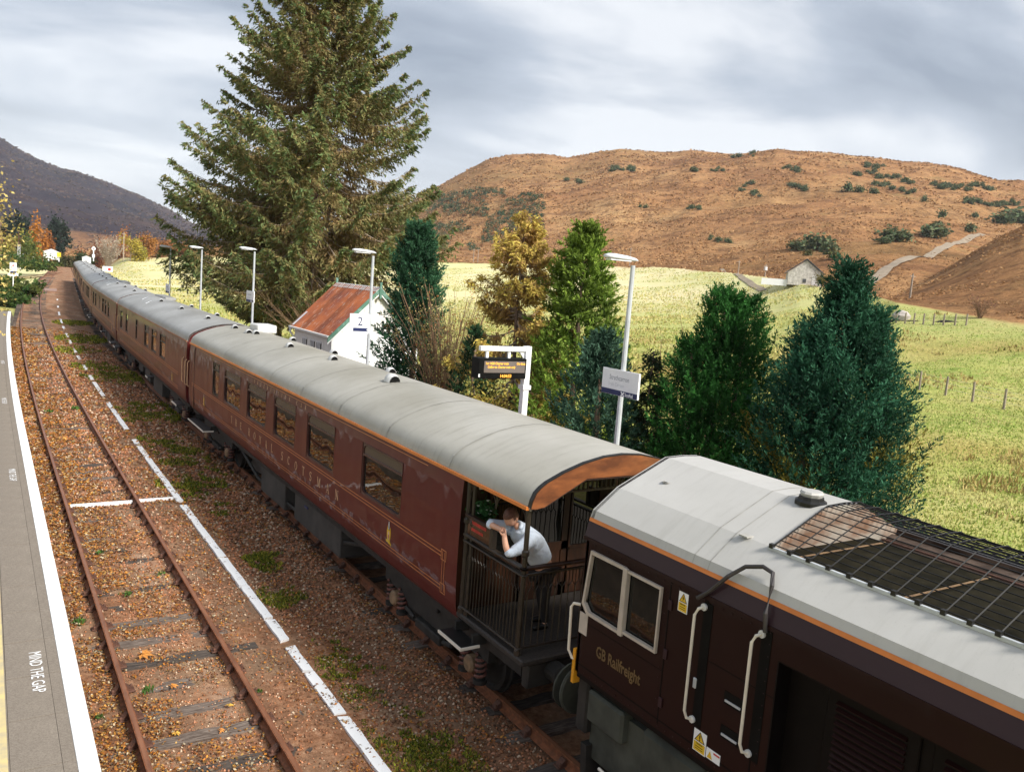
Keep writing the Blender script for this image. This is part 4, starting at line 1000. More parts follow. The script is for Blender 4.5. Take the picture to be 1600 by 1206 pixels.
# eaves band (purple), orange line, roof facets
def band(i0, i1, y0, y1, name, mat, lift=0.0, both=True, sub=None):
    P_ = FAC[i0:i1+1] if sub is None else sub
    for s in ((1, -1) if both else (1,)):
        mb = MB(); n = len(P_)
        mb.v += [(s*(a-lift), y0, b+lift*.3) for a, b in P_]+[(s*(a-lift), y1, b+lift*.3) for a, b in P_]
        for k in range(n-1): mb.f.append((k, k+1, n+k+1, n+k))
        lb(mb, name, mat)
band(0, 1, YB, YF, 'eaves_band', 'loco_purple')
lb(MB().prism([(-1.345, 3.085), (-1.345, 3.125), (-1.30, 3.125), (-1.30, 3.085)], 'y', YB, YF+.01), 'eaves_moulding', 'loco_maroon_shaded')
band(0, 1, YB, YF, 'orange_line', 'orange_line', .004, True, [(-1.2895, 3.288), (-1.2775, 3.328)])
band(1, 2, YB, YF, 'roof_side', 'loco_roof'); band(2, 3, YB, YF, 'roof_side', 'loco_roof')
GY1, GY0 = 4.80, -6.0                             # roof opening for the cooler fans
GX_ = .945
mb = MB(); n = 5; top = [(-.94, 3.645), (-.25, 3.955), (0, 3.965), (.25, 3.955), (.94, 3.645)]
mb.v += [(a, GY1, b) for a, b in top]+[(a, YF, b) for a, b in top]
for k in range(4): mb.f.append((k, k+1, n+k+1, n+k))
rf = lb(mb, 'roof', 'loco_roof')
mb = MB(); mb.v += [(a, YB, b) for a, b in top]+[(a, GY0, b) for a, b in top]
for k in range(4): mb.f.append((k, k+1, n+k+1, n+k))
lb(mb, 'roof', 'loco_roof')
# roof joints, cap vent, small plates
for (yy, x0) in ((5.42, -1.26), (5.22, -1.26)):
    P_ = [p for p in FACM if p[0] >= x0-.03 and p[0] <= .95]
    A_ = [(a, yy-.006, b+.003) for a, b in P_]; B_ = [(a, yy+.006, b+.003) for a, b in P_]; lb(MB().strip(A_, B_), 'roof_joint', 'joint_grey' if 'joint_grey' in MATS else 'roof_seam')
cv = lb(MB().lathe([(.155, 3.93), (.155, 3.965), (.125, 3.985), (.12, 4.01), (.0, 4.015)], (-.20, 5.0, -.005), 'z', 10), 'roof_cap', 'black_steel')
lb(MB().lathe([(.10, 4.012), (.115, 4.045), (.10, 4.065), (.0, 4.07)], (-.20, 5.0, -.005), 'z', 10), 'cap_lid', 'loco_roof', cv)
for (x_, y_) in ((-.62, 6.55),): lb(MB().lathe([(.05, 0), (.05, .004), (.04, .004), (.04, 0)], (x_, y_, fac_z(x_)+.001), 'z', 14), 'roof_plug', 'joint_tan' if 'joint_tan' in MATS else 'roof_seam')
lb(MB().box(-.99, -.90, 5.05, 5.15, fac_z(-.93)+.004, fac_z(-.93)+.016), 'roof_plate', 'roof_seam')
# bent pipe over the eaves
lb(MB().tube([(-1.37, 5.22, 3.07), (-1.36, 5.10, 3.17), (-1.33, 4.92, 3.38), (-1.26, 4.80, 3.50), (-1.20, 4.66, 3.54), (-1.20, 4.55, 3.52), (-1.28, 4.48, 3.44), (-1.36, 4.45, 3.22), (-1.36, 4.43, 3.06)], .020, 8, True), 'exhaust_pipe', 'pipe_dark')
# fan well
M('well_rust', (.035, .018, .011), .8, c2=(.20, .14, .10), scale=2.0, stretch=(1, 1, 3), bmp=.2)
M('well_dark', (.010, .009, .005), .85, c2=(.026, .022, .012), scale=5, bmp=.2, spec=.08)
M('well_wall', (.36, .33, .28), .8, c2=(.20, .11, .065), scale=3, stretch=(1, 1, 2))
zf = 3.60
well = lb(MB().box(-.94, .43, GY0, GY1-.03, zf-.02, zf).box(.43, .95, GY0, GY1-.03, 3.30, 3.32).box(.43, .445, GY0, GY1-.03, 3.32, zf), 'fan_well', 'well_dark')
lb(MB().prism([(-.94, 3.3), (-.94, 3.64), (-.25, 3.95), (0, 3.96), (.25, 3.95), (.94, 3.64), (.94, 3.3)], 'y', GY1-.02, GY1-.005), 'well_end', 'well_wall', well)
lb(MB().add([(-.955, GY0, 3.3), (-.955, GY1, 3.3), (-.945, GY1, 3.642), (-.945, GY0, 3.642)], [(0, 1, 2, 3)]), 'well_side', 'well_rust', well)
lb(MB().add([(.955, GY0, 3.3), (.955, GY1, 3.3), (.945, GY1, 3.642), (.945, GY0, 3.642)], [(0, 1, 2, 3)]), 'well_side', 'well_rust', well)
lb(MB().tube([(.72, GY0, 3.50), (.72, GY1-.1, 3.50)], .13, 10), 'exhaust_duct', 'well_rust', well)
lb(MB().tube([(.44, GY0, 3.63), (.44, 4.6, 3.63)], .012, 5).tube([(.40, GY0, 3.64), (.40, 4.6, 3.64)], .008, 5), 'well_pipe', 'copper_pipe' if 'copper_pipe' in MATS else 'rust_bolt', well)
for yy in (4.55, 3.55, 2.62, 1.7, .8): lb(MB().box(-.9, .40, yy-.006, yy+.006, zf+.02, zf+.03), 'panel_joint', 'axlebox', well)
for (ya, yb) in ((4.5, 3.60), (3.5, 2.67), (2.57, 1.75), (1.65, .85)): lb(MB().box(-.88, .38, yb, ya, zf+.002, zf+.018), 'fan_panel', 'well_dark', well)
ps = lb(MB().box(-.85, .36, 2.40, 2.50, zf+.02, zf+.03), 'perforated_strip', 'axlebox', well)
for k in range(11):
    x_ = -.80+k*.11; lb(MB().lathe([(.033, zf+.03), (.033, zf+.034)], (x_, 2.45, 0), 'z', 10 if k % 2 else 4), 'strip_hole', 'label_black', ps)
for (x_, y_) in ((-.45, 3.32), (-.62, 3.02), (-.85, 2.25)): pass
# wire guard over the well
gd = lb(MB().box(-.975, -.945, GY0, GY1+.02, 3.625, 3.655).box(.945, .975, GY0, GY1+.02, 3.625, 3.655), 'guard_frame', 'steel_grey')
gp = [(-.96, 3.66), (-.25, 3.975), (0, 3.985), (.25, 3.975), (.96, 3.66)]
for yy in np.arange(GY1-.02, GY0, -.20):
    lb(MB().tube([(a, yy, b) for a, b in gp], .0065, 4), 'guard_bar', 'black_steel', gd); lb(MB().box(-.985, -.945, yy-.02, yy+.02, 3.645, 3.685), 'guard_clip', 'black_steel', gd)
wires = MB()
for t in np.linspace(-.92, .92, 25): wires.tube([(t, GY0, fac_z(t)+.012), (t, GY1, fac_z(t)+.012)], .0052, 4)
w_o = lb(wires, 'guard_wires', 'black_steel', gd); w_o['kind'] = 'stuff'
# cab windows
def cab_window(poly, inset, name):
    c = np.mean(poly, axis=0); inn = [tuple(np.array(p)+(c-np.array(p))/np.linalg.norm(c-np.array(p))*inset) for p in poly]
    n = len(poly); mb = MB()
    mb.v += [(-1.352, *p) for p in poly]+[(-1.352, *p) for p in inn]+[(-1.315, *p) for p in poly]+[(-1.30, *p) for p in inn]
    for i in range(n):
        j = (i+1) % n; mb.f += [(i, j, n+j, n+i), (i, j, 2*n+j, 2*n+i), (n+i, n+j, 3*n+j, 3*n+i)]
    w = lb(mb, 'cab_window', 'frame_cream'); gl = MB(); gl.v += [(-1.305, *p) for p in inn]; gl.f.append(tuple(range(n))); lb(gl, 'pane', 'glass', w)
    se = MB(); inn2 = [tuple(np.array(p)+(c-np.array(p))/np.linalg.norm(c-np.array(p))*.02) for p in inn]
    se.v += [(-1.308, *p) for p in inn]+[(-1.308, *p) for p in inn2]
    for i in range(n): j = (i+1) % n; se.f.append((i, j, n+j, n+i))
    lb(se, 'rubber_seal', 'label_black', w); return w
M('frame_cream', (.46, .40, .34), .5, var=.1)
cab_window([(6.85, 3.0), (6.27, 3.0), (6.27, 2.275), (6.83, 2.275), (6.93, 2.37)], .045, 'a')
cab_window([(6.245, 2.985), (5.72, 2.985), (5.72, 2.305), (6.245, 2.305)], .035, 'b')
lb(MB().box(-1.365, -1.33, 6.225, 6.29, 2.27, 3.0, .006), 'window_pillar', 'frame_cream')
# doors, handrails, labels, lettering
dj = MB()
for yy in (5.135, 5.62, 4.46): dj.box(-1.3235, -1.318, yy-.006, yy+.006, 1.62, 3.08)
dj.box(-1.3235, -1.318, 4.3, 6.95, 1.655, 1.667); lb(dj, 'door_joint', 'label_black')
for yy, z0, z1 in ((5.19, 1.90, 3.0), (4.51, 1.93, 3.02)):
    rc = lb(MB().box(-1.325, -1.318, yy-.13, yy-.02, z0-.05, z1+.05), 'handrail_recess', 'label_black')
    h = lb(MB().tube([(-1.335, yy-.03, z1+.0), (-1.385, yy-.01, z1-.015), (-1.40, yy+.015, z1-.08), (-1.40, yy+.015, z0+.08), (-1.385, yy-.005, z0+.015), (-1.335, yy-.03, z0)], .0145, 8), 'handrail', 'cream_paint')
    for zz_ in (z0, z1): lb(MB().lathe([(.035, -1.345), (.035, -1.322)], (0, yy-.03, zz_), 'x', 10), 'rail_boss', 'steel_pale', h)
lb(MB().tube([(-1.30, 6.99, 2.32), (-1.34, 7.08, 2.31), (-1.35, 7.11, 2.26), (-1.35, 7.09, 1.76), (-1.33, 7.04, 1.68), (-1.30, 6.99, 1.67)], .0165, 8), 'corner_handrail', 'cream_paint')
lb(MB().box(-1.328, -1.318, 6.83, 6.97, 2.02, 2.26), 'corner_plate', 'frame_cream')
lb(MB().box(-1.33, -1.20, 6.985, 7.03, 1.40, 1.80), 'corner_post', 'yellow_paint')
for zz_ in (2.30, 1.98):                                        # cab steps recessed in the side
    r_ = lb(MB().box(-1.326, -1.318, 4.60, 4.82, zz_-.07, zz_+.05), 'step_recess', 'label_black'); lb(MB().box(-1.335, -1.32, 4.62, 4.80, zz_-.045, zz_-.025), 'step_lip', 'steel_grey', r_)
vs, fs = text_mesh('GB Railfreight', .178, lambda a, b: (-1.325, 6.64-a*.72, 1.875+b), .004); lb(MB().add(vs, fs), 'lettering', 'loco_gold')
def warn(y1, y0, z0, z1, mark, words):
    o = lb(MB().box(-1.3255, -1.3215, y0, y1, z0, z1), 'warning_label', 'sign_white'); w_ = y1-y0; h_ = z1-z0; m = (y0+y1)/2
    lb(MB().add([(-1.3265, y1-.06*w_, z0+.04*h_), (-1.3265, y0+.06*w_, z0+.04*h_), (-1.3265, y0+.06*w_, z0+.46*h_), (-1.3265, y1-.06*w_, z0+.46*h_)], [(0, 1, 2, 3)]), 'yellow_panel', 'label_yellow', o)
    tb_ = [(m+.42*w_, z0+.50*h_), (m-.42*w_, z0+.50*h_), (m, z0+.97*h_)]
    lb(MB().add([(-1.3265, *p) for p in tb_], [(0, 1, 2)]), 'triangle_border', 'label_black', o)
    cc = np.mean(tb_, axis=0); lb(MB().add([(-1.3273, *(cc+(np.array(p)-cc)*.78)) for p in tb_], [(0, 1, 2)]), 'triangle', 'label_yellow', o)
    if mark == '!': vs, fs = text_mesh('!', .36*h_, lambda a, b: (-1.328, m-a, z0+.56*h_+b), .003, 'CENTER'); lb(MB().add(vs, fs), 'symbol', 'label_black', o)
    else: lb(MB().add([(-1.328, m-.02*w_, z0+.84*h_), (-1.328, m+.10*w_, z0+.70*h_), (-1.328, m+.02*w_, z0+.70*h_), (-1.328, m+.06*w_, z0+.55*h_), (-1.328, m-.10*w_, z0+.73*h_), (-1.328, m-.02*w_, z0+.73*h_)], [(0, 1, 5), (5, 2, 1), (5, 4, 3), (5, 3, 2)]), 'symbol', 'label_black', o)
    vs, fs = text_mesh(words, .12*h_, lambda a, b: (-1.3275, m-a, z0+.36*h_+b), .0008, 'CENTER'); lb(MB().add(vs, fs), 'small_print', 'label_black', o)
    for k in (.24, .14): lb(MB().add([(-1.3275, m+.3*w_, z0+k*h_), (-1.3275, m-.3*w_, z0+k*h_), (-1.3275, m-.3*w_, z0+(k+.03)*h_), (-1.3275, m+.3*w_, z0+(k+.03)*h_)], [(0, 1, 2, 3)]), 'print_line', 'label_black', o)
warn(5.50, 5.375, 2.84, 3.035, 'z', 'Danger'); warn(5.125, 4.965, 1.625, 1.835, '!', 'Caution')
o = lb(MB().box(-1.3255, -1.3215, 4.785, 4.955, 1.635, 1.735), 'small_label', 'sign_white')
lb(MB().add([(-1.327, 4.94, 1.645), (-1.327, 4.875, 1.645), (-1.327, 4.9075, 1.715)], [(0, 1, 2)]), 'triangle', 'label_yellow', o)
lb(MB().add([(-1.327, 4.865, 1.705), (-1.327, 4.79, 1.705), (-1.327, 4.79, 1.722), (-1.327, 4.865, 1.722)], [(0, 1, 2, 3)]), 'red_bar', 'label_red', o)
# bogie, plough and steps below the cab
lbm = MB()
for s in (-1, 1):
    a, b = sorted((s*1.02, s*1.20)); lbm.prism([(6.3, 1.35), (6.35, .75), (6.0, .45), (5.2, .40), (4.9, .75), (3.6, .75), (3.2, .42), (2.4, .42), (1.9, .75), (.9, .75), (.6, .42), (0, .45), (-.2, .8), (-.2, 1.25), (3, 1.38)], 'x', a, b)
    lbm.box(min(s*.9, s*1.16), max(s*.9, s*1.16), 6.2, 6.85, .55, 1.40, .04)
bf = lb(lbm, 'bogie_frame', 'bogie_green')
for yy in (5.55, 3.0, .4):
    w = MB()
    for s in (-1, 1): w.lathe([(0, s*.68), (.56, s*.68), (.56, s*.71), (.53, s*.72), (.53, s*.80), (0, s*.80)], (0, yy, .53), 'x', 24)
    lb(w, 'wheelset', 'chassis', bf); lb(MB().lathe([(0, -1.2), (.17, -1.2), (.17, -1.30), (0, -1.32)], (0, yy, .56), 'x', 14), 'axlebox', 'bogie_green', bf)
lb(MB().prism([(-1.2, .15), (-1.25, .75), (1.25, .75), (1.2, .15)], 'y', 6.75, 6.85), 'snow_plough', 'chassis')
lb(MB().box(-1.25, 1.25, 6.8, 7.0, .85, 1.50, .03), 'headstock', 'chassis')
lb(MB().box(-1.30, -1.12, 6.15, 6.75, 1.08, 1.44, .03), 'sandbox', 'bogie_green')
lb(MB().box(-1.26, -1.05, 5.0, 5.9, .62, 1.42, .05), 'brake_cabinet', 'bogie_green')
lb(MB().tube([(-1.25, 6.5, .62), (-1.25, 6.1, .60), (-1.22, 6.1, .4)], .018, 6).tube([(-1.25, 4.95, 1.5), (-1.28, 4.93, .55)], .02, 6), 'step_rail', 'cream_paint')
for s in (-1, 1):
    b = lb(MB().lathe([(.0, 0), (.14, 0), (.14, .22), (.10, .24), (.08, .25), (.08, .40)], (s*.87, 6.98, 1.05), 'y', 14), 'buffer_stock', 'chassis')
    lb(MB().lathe([(0, 0), (.30, 0), (.32, .02), (.32, .04), (0, .07)], (s*.87, 7.36, 1.05), 'y', 22), 'buffer_head', 'bogie_green', b)
    lb(MB().lathe([(.105, 0), (.105, .05), (.09, .06)], (s*.87, 7.2, 1.05), 'y', 14), 'buffer_collar', 'cream_paint', b)
lb(MB().box(-1.1, 1.1, YB, 6.5, .9, 1.5), 'underframe_tank', 'loco_black')

rv = MB()                                            # rivet and bolt heads along the cab seams
for yy in np.arange(4.40, 6.9, .11):
    for z_ in (1.60, 3.06): rv.lathe([(.007, -1.328), (.004, -1.3185)], (0, yy, z_), 'x', 5)
for z_ in np.arange(1.75, 3.0, .11):
    for yy in (5.67, 4.40): rv.lathe([(.006, -1.327), (.004, -1.3185)], (0, yy, z_), 'x', 5)
ro_ = lb(rv, 'rivets', 'loco_purple'); ro_['kind'] = 'stuff'
sm_ = MB().box(-1.3225, -1.3185, 4.3, 5.13, 2.52, 2.528).box(-1.3225, -1.3185, 5.62, 6.95, 2.16, 2.166); lb(sm_, 'panel_seam', 'label_black')
for (yy, z_) in ((5.60, 2.35), (5.60, 1.85), (5.60, 2.85)): lb(MB().box(-1.336, -1.318, yy-.025, yy+.025, z_-.05, z_+.05, .004), 'hinge', 'loco_purple')
lb(MB().box(-1.338, -1.318, 5.16, 5.20, 2.20, 2.30, .006), 'door_lock', 'steel_grey')
# ------------------------------------------------------------------ person leaning on the verandah rail
def skin_obj(name, verts, edges, radii, mat, parent, sub=2, root=0):
    me = bpy.data.meshes.new(name); me.from_pydata([tuple(v) for v in verts], edges, []); o = bpy.data.objects.new(name, me); COL.objects.link(o)
    sm = o.modifiers.new('skin', 'SKIN'); sm.use_smooth_shade = True
    for i, d in enumerate(me.skin_vertices[0].data):
        r = radii[i]; d.radius = (r, r) if not hasattr(r, '__len__') else r; d.use_root = (i == root)
    ss = o.modifiers.new('sub', 'SUBSURF'); ss.levels = sub; ss.render_levels = sub
    dg = bpy.context.evaluated_depsgraph_get(); m2 = bpy.data.meshes.new_from_object(o.evaluated_get(dg)); bpy.data.objects.remove(o); bpy.data.meshes.remove(me)
    for p in m2.polygons: p.use_smooth = True
    m2.materials.clear(); m2.materials.append(MATS[mat]); m2.name = name
    o = bpy.data.objects.new(name, m2); COL.objects.link(o); o.parent = parent; return o
PB = Vector((-.62, 8.78, 1.235))
per = empty('person', PB, label='person in pale blue shirt leaning folded arms on the verandah rail', cat='person')
def L3(*ps): return [Vector(p)-PB for p in ps]
HD = Vector((-1.150, 8.793, 2.798))                # head centre
bodyv = L3((-.60, 8.78, 2.10), (-.68, 8.77, 2.26), (-.80, 8.76, 2.42), (-.92, 8.755, 2.55), (-1.03, 8.77, 2.66), (-1.09, 8.785, 2.71),      # 0-5 pelvis..neck
           (-.97, 8.56, 2.56), (-1.17, 8.50, 2.47), (-1.335, 8.50, 2.415), (-1.36, 8.545, 2.52), (-1.365, 8.585, 2.635), (-1.365, 8.60, 2.675),   # 6-11 left arm (near)
           (-1.0, 8.95, 2.58), (-1.20, 8.97, 2.63), (-1.37, 8.935, 2.685), (-1.37, 8.80, 2.69), (-1.365, 8.68, 2.69), (-1.365, 8.63, 2.69),       # 12-17 right arm (far)
           (-.57, 8.68, 2.0), (-.60, 8.67, 1.66), (-.55, 8.66, 1.31), (-.66, 8.66, 1.275), (-.57, 8.88, 2.0), (-.50, 8.89, 1.66), (-.42, 8.90, 1.31), (-.53, 8.90, 1.275))
bodye = [(0, 1), (1, 2), (2, 3), (3, 4), (4, 5), (3, 6), (6, 7), (7, 8), (8, 9), (9, 10), (10, 11), (3, 12), (12, 13), (13, 14), (14, 15), (15, 16), (16, 17), (0, 18), (18, 19), (19, 20), (20, 21), (0, 22), (22, 23), (23, 24), (24, 25)]
bodyr = [.15, .14, .145, .12, .050, .054, .06, .05, .045, .042, .034, .030, .06, .05, .045, .042, .034, .030, .09, .06, .03, .02, .09, .06, .03, .02]
body = skin_obj('body', bodyv, bodye, bodyr, 'skin', per)
# head: one shaped mesh joined to the neck
def head_mesh():
    bm = bmesh.new(); bmesh.ops.create_uvsphere(bm, u_segments=24, v_segments=16, radius=1.1)
    for v in bm.verts:                            # local: -x is the face, z up
        x, y, z = v.co/1.1
        sx, sy, sz = .100, .078, .118
        if z < -.2: sy *= 1-.30*(-.2-z)/.8; sx *= 1-.12*(-.2-z)/.8
        nx = x*sx; ny = y*sy; nz = z*sz
        if x < -.75 and abs(y) < .22 and -.35 < z < .15: nx -= .020*(1-abs(y)/.22)*(1-abs(z+.12)/.28)          # nose
        if x < -.7 and .05 < z < .25 and .18 < abs(y) < .55: nx += .010                                       # eye sockets
        if x < -.6 and abs(z+.55) < .06 and abs(y) < .35: nx += .006                                           # mouth
        if x > .3 and z < -.4: nx -= .02
        v.co = (nx, ny, nz)
    for s in (-1, 1):                             # ears
        r = bmesh.ops.create_uvsphere(bm, u_segments=8, v_segments=6, radius=1, matrix=Matrix.Translation((.008, s*.078, -.012)) @ Matrix.Diagonal((.018, .010, .032, 1)))
    me = bpy.data.meshes.new('head'); bm.to_mesh(me); bm.free()
    for p in me.polygons: p.use_smooth = True
    return me
hm = head_mesh(); head = link('head', hm, 'skin', per)
hrot = Matrix.Rotation(math.radians(22), 4, 'Z') @ Matrix.Rotation(math.radians(-34), 4, 'Y')
head.matrix_local = Matrix.Translation(HD-PB) @ hrot @ Matrix.Scale(1.10, 4)
hb = bmesh.new(); bmesh.ops.create_uvsphere(hb, u_segments=32, v_segments=22, radius=1)
dele = []
Rh = random.Random(3)
for v in hb.verts:
    x, y, z = v.co
    line = .40 if x < -.45 else (-.10 if x < .15 else -.52)
    if z < line: dele.append(v)
    j = 1+Rh.uniform(-.015, .03); v.co = (x*.107*j+.004, y*.084*j, z*.124*j+.001)
bmesh.ops.delete(hb, geom=dele, context='VERTS')
he = bpy.data.meshes.new('hair'); hb.to_mesh(he); hb.free()
for p in he.polygons: p.use_smooth = True
hair = link('hair', he, 'hair', head)
# fingers: left hand raised against the right wrist, right hand folded over it
for (base, d, side) in ((Vector((-1.365, 8.60, 2.675)), Vector((-.05, .55, .83)), Vector((1, 0, .05))), (Vector((-1.365, 8.63, 2.69)), Vector((.1, -.95, -.25)), Vector((.35, 0, .93)))):
    d.normalize(); f = MB()
    for k, (ln_, o_) in enumerate(((.070, -.030), (.080, -.010), (.076, .011), (.060, .030))):
        b = base-PB+side*o_+d*.01; cu = Vector((-.3, 0, -.75)) if side.z > .5 else Vector((.2, .3, -.3))
        f.tube([b, b+d*ln_*.5+cu*.004, b+d*ln_*.8+cu*.018, b+d*ln_*.95+cu*.035], [.0095, .009, .008, .0055], 6)
    b = base-PB-side*.03-d*.03; f.tube([b, b-side*.02+d*.03, b-side*.024+d*.058], [.011, .010, .007], 6)
    f.build('fingers', 'skin', body, smooth=True)
shv = [bodyv[i] for i in (0, 1, 2, 3)]+L3((-1.045, 8.772, 2.665))+L3((-.97, 8.555, 2.565), (-1.17, 8.50, 2.475), (-1.335, 8.497, 2.425), (-1.350, 8.525, 2.475), (-1.0, 8.955, 2.585), (-1.20, 8.975, 2.635), (-1.375, 8.945, 2.69), (-1.38, 8.87, 2.69))
she = [(0, 1), (1, 2), (2, 3), (3, 4), (3, 5), (5, 6), (6, 7), (7, 8), (3, 9), (9, 10), (10, 11), (11, 12)]
shr = [.185, .180, .190, .185, .108, .108, .085, .074, .062, .108, .085, .072, .062]
shirt = skin_obj('shirt', shv, she, shr, 'shirt', per)
cl_ = MB(); ring = [Vector((-1.055, 8.775, 2.675))-PB+Vector((.072*math.cos(a)*.8-.02*math.cos(a), .082*math.sin(a), .045*math.cos(a))) for a in np.linspace(-1.9, 1.9, 12)]
cl_.tube(ring, [.016]+[.030]*10+[.016], 6).build('collar', 'shirt', shirt, smooth=True)
trv = [Vector(bodyv[0])+Vector((.015, 0, -.03))]+[bodyv[i] for i in (18, 19, 20, 22, 23, 24)]
skin_obj('trousers', trv, [(0, 1), (1, 2), (2, 3), (0, 4), (4, 5), (5, 6)], [.155, .105, .08, .06, .105, .08, .06], 'trousers', per)
for s, (a, b) in enumerate(((20, 21), (24, 25))): skin_obj('shoe', [bodyv[a]+Vector((.05, 0, -.035)), bodyv[b]+Vector((.02, 0, 0)), bodyv[b]+Vector((-.10, 0, -.005))], [(0, 1), (1, 2)], [.055, .048, .036], 'black_steel', per, 1)
# verandah plants
def posy(name, c, label, seed, n=70):
    root = empty(name, c, label=label, cat='plant', group='white flowers on the verandah')
    MB().lathe([(.06, 0), (.09, .06), (.10, .16), (.09, .17)], (0, 0, 0), 'z', 12).build('pot', 'dark_wood', root)
    r = np.random.default_rng(seed); P_ = r.normal(0, 1, (n*4, 3))*np.array([.075, .075, .085])+np.array([0, 0, .30])
    d = r.normal(0, 1, (n*4, 3)); d /= np.linalg.norm(d, axis=1, keepdims=True); e_ = np.cross(d, r.normal(0, 1, (n*4, 3))); e_ /= np.linalg.norm(e_, axis=1, keepdims=True)
    V_ = np.stack([P_-d*.04, P_+e_*.016, P_+d*.04, P_-e_*.016], 1).reshape(-1, 3)
    link('leaves', np_mesh('leaves', V_, np.arange(len(V_)).reshape(-1, 4), np.tile(np.array([.03, .10, .03]), (len(V_), 1))*r.uniform(.6, 1.5, (len(V_), 1))), 'foliage', root)
    fl = MB()
    for k in range(11):
        q_ = r.normal(0, 1, 3)*np.array([.085, .085, .07])+np.array([0, 0, .36])
        fl.lathe([(.0, -.012), (.022, -.004), (.026, .008), (.0, .014)], q_, 'z', 7)
    fl.build('flowers', 'flower_white', root, smooth=True)
    MB().tube([(0, 0, .1), (.01, 0, .3)], .01, 5).build('stem', 'twig', root); return root
posy('flower_pot', (-1.12, 9.50, 2.374), 'pot of white flowers on the verandah rail left of the leaning person', 5)
posy('flower_pot', (1.34, 9.25, 2.657), 'pot of white flowers on the far verandah rail, right of the leaning person', 6)

# ------------------------------------------------------------------ platform lamps
def lamp(Y, X, label, h=5.45, d=-1):
    root = empty('platform_lamp', (X, Y, .893), label=label, cat='street lamp', group='lamps along the far platform')
    MB().lathe([(.075, 0), (.075, 1.0), (.058, 1.05), (.045, h-.02)], (0, 0, 0), 'z', 10).build('post', 'steel_grey', root)
    MB().lathe([(.12, 0), (.12, .02)], (0, 0, 0), 'z', 10).build('base_plate', 'steel_grey', root)
    hd = MB(); rings = [(.10, .05, .0), (.02, .085, .10), (-.15, .11, .135), (-.45, .125, .15), (-.62, .11, .13), (-.70, .06, .08)]; n = 8
    for (x, w, t) in rings:
        for k in range(n):
            a = 2*math.pi*k/n; hd.v.append((x, w*math.cos(a), h+.03+.05-.04*x+t*.5*math.sin(a)*(1.0 if math.sin(a) > 0 else .45)))
    for i in range(len(rings)-1):
        for k in range(n): hd.f.append((i*n+k, i*n+(k+1) % n, (i+1)*n+(k+1) % n, (i+1)*n+k))
    hd.f += [tuple(range(n)), tuple((len(rings)-1)*n+k for k in range(n))]
    o = hd.build('lamp_head', 'lamp_shell', root, smooth=True)
    MB().box(-.62, -.12, -.085, .085, h+.045, h+.062).build('diffuser', 'sign_white', o)
    return root
M('lamp_shell', (.62, .64, .67), .45, var=.08)
lamp(12.43, 3.6, 'platform lamp carrying the large white station name sign')
lamp(25.2, 3.6, 'platform lamp in front of the white shed gable')
lamp(39.9, 3.6+float(sT(39.9)), 'platform lamp beside the big spruce with a small white sign')
lamp(51.4, 3.6+float(sT(51.4))-.25, 'platform lamp over the meadow, right one of the far pair')
lamp(61.2, 3.6+float(sT(61.2))-.6, 'platform lamp over the meadow, left one of the far pair')
# station name signs
def name_sign(X, Y, zc_, w, h, label, big=True):
    root = empty('station_sign', (X, Y, zc_), label=label, cat='sign', group='station name signs')
    MB().box(-.02, .02, -w/2, w/2, -h/2, h/2).build('board', 'sign_white', root)
    MB().box(-.024, -.0205, -w/2+.004, w/2-.004, -h/2+.004, -h/2+.105*(h/.5)).build('blue_band', 'navy', root)
    k = h/.5
    for (t, sz, y, z, mt, b_) in (('Strathcarron', .135*k, w/2-.22*k, .045*k, 'sign_grey', .0), ('Srath Carrann', .098*k, w/2-.20*k, -.075*k, 'sign_pale', .0), ('ScotRail', .085*k, -w/2+.36*k, -h/2+.022*k, 'sign_white', .002)):
        vs, fs = text_mesh(t, sz, lambda a, b: (-.0215-(.005 if mt == 'sign_white' else 0), y-a*.86, z+b), b_); MB().add(vs, fs).build('lettering', mt, root)
    lx = w/2-0; cxm = -w/2+.43*k
    MB().add([(-.0262, cxm+p*.06*k, -h/2+.05*k+q_*.05*k) for p, q_ in ((-1, -.6), (-.6, -1), (1, .6), (.6, 1))], [(0, 1, 2, 3)]).add([(-.0258, cxm+p*.06*k, -h/2+.05*k+q_*.05*k) for p, q_ in ((-1, .6), (-.6, 1), (1, -.6), (.6, -1))], [(0, 1, 2, 3)]).build('emblem', 'sign_white', root)
    MB().box(.02, .06, -.03, .03, -h/2+.05, h/2-.05).build('bracket', 'steel_grey', root)
    return root
name_sign(3.50, 12.36, 4.05, 1.09, .50, 'white Strathcarron station name board, the large one on the nearest lamp')
name_sign(3.48+float(sT(39.9)), 39.9, 4.22, 1.3, .52, 'white Strathcarron name board, the small far one below the spruce')
name_sign(3.3+float(sT(61.2))-.45, 61.1, 3.6, 1.3, .62, 'tiny white name board on the farthest lamp')
ps_ = empty('platform_number_sign', (3.5, 25.2, 4.0), label='white platform number 2 sign with blue arrow on the lamp', cat='sign')
MB().box(-.62, .06, -.12, -.08, -.16, .46).build('board', 'sign_white', ps_)
vs, fs = text_mesh('2', .40, lambda a, b: (-.36+a*.9, -.125, .09+b)); MB().add(vs, fs).build('number', 'navy', ps_)
MB().add([(-.50, -.125, -.10), (.02, -.125, -.10), (-.05, -.125, -.045), (.02, -.125, .01), (-.50, -.125, .01)], [(0, 1, 2, 3, 4)]).build('arrow', 'navy', ps_)
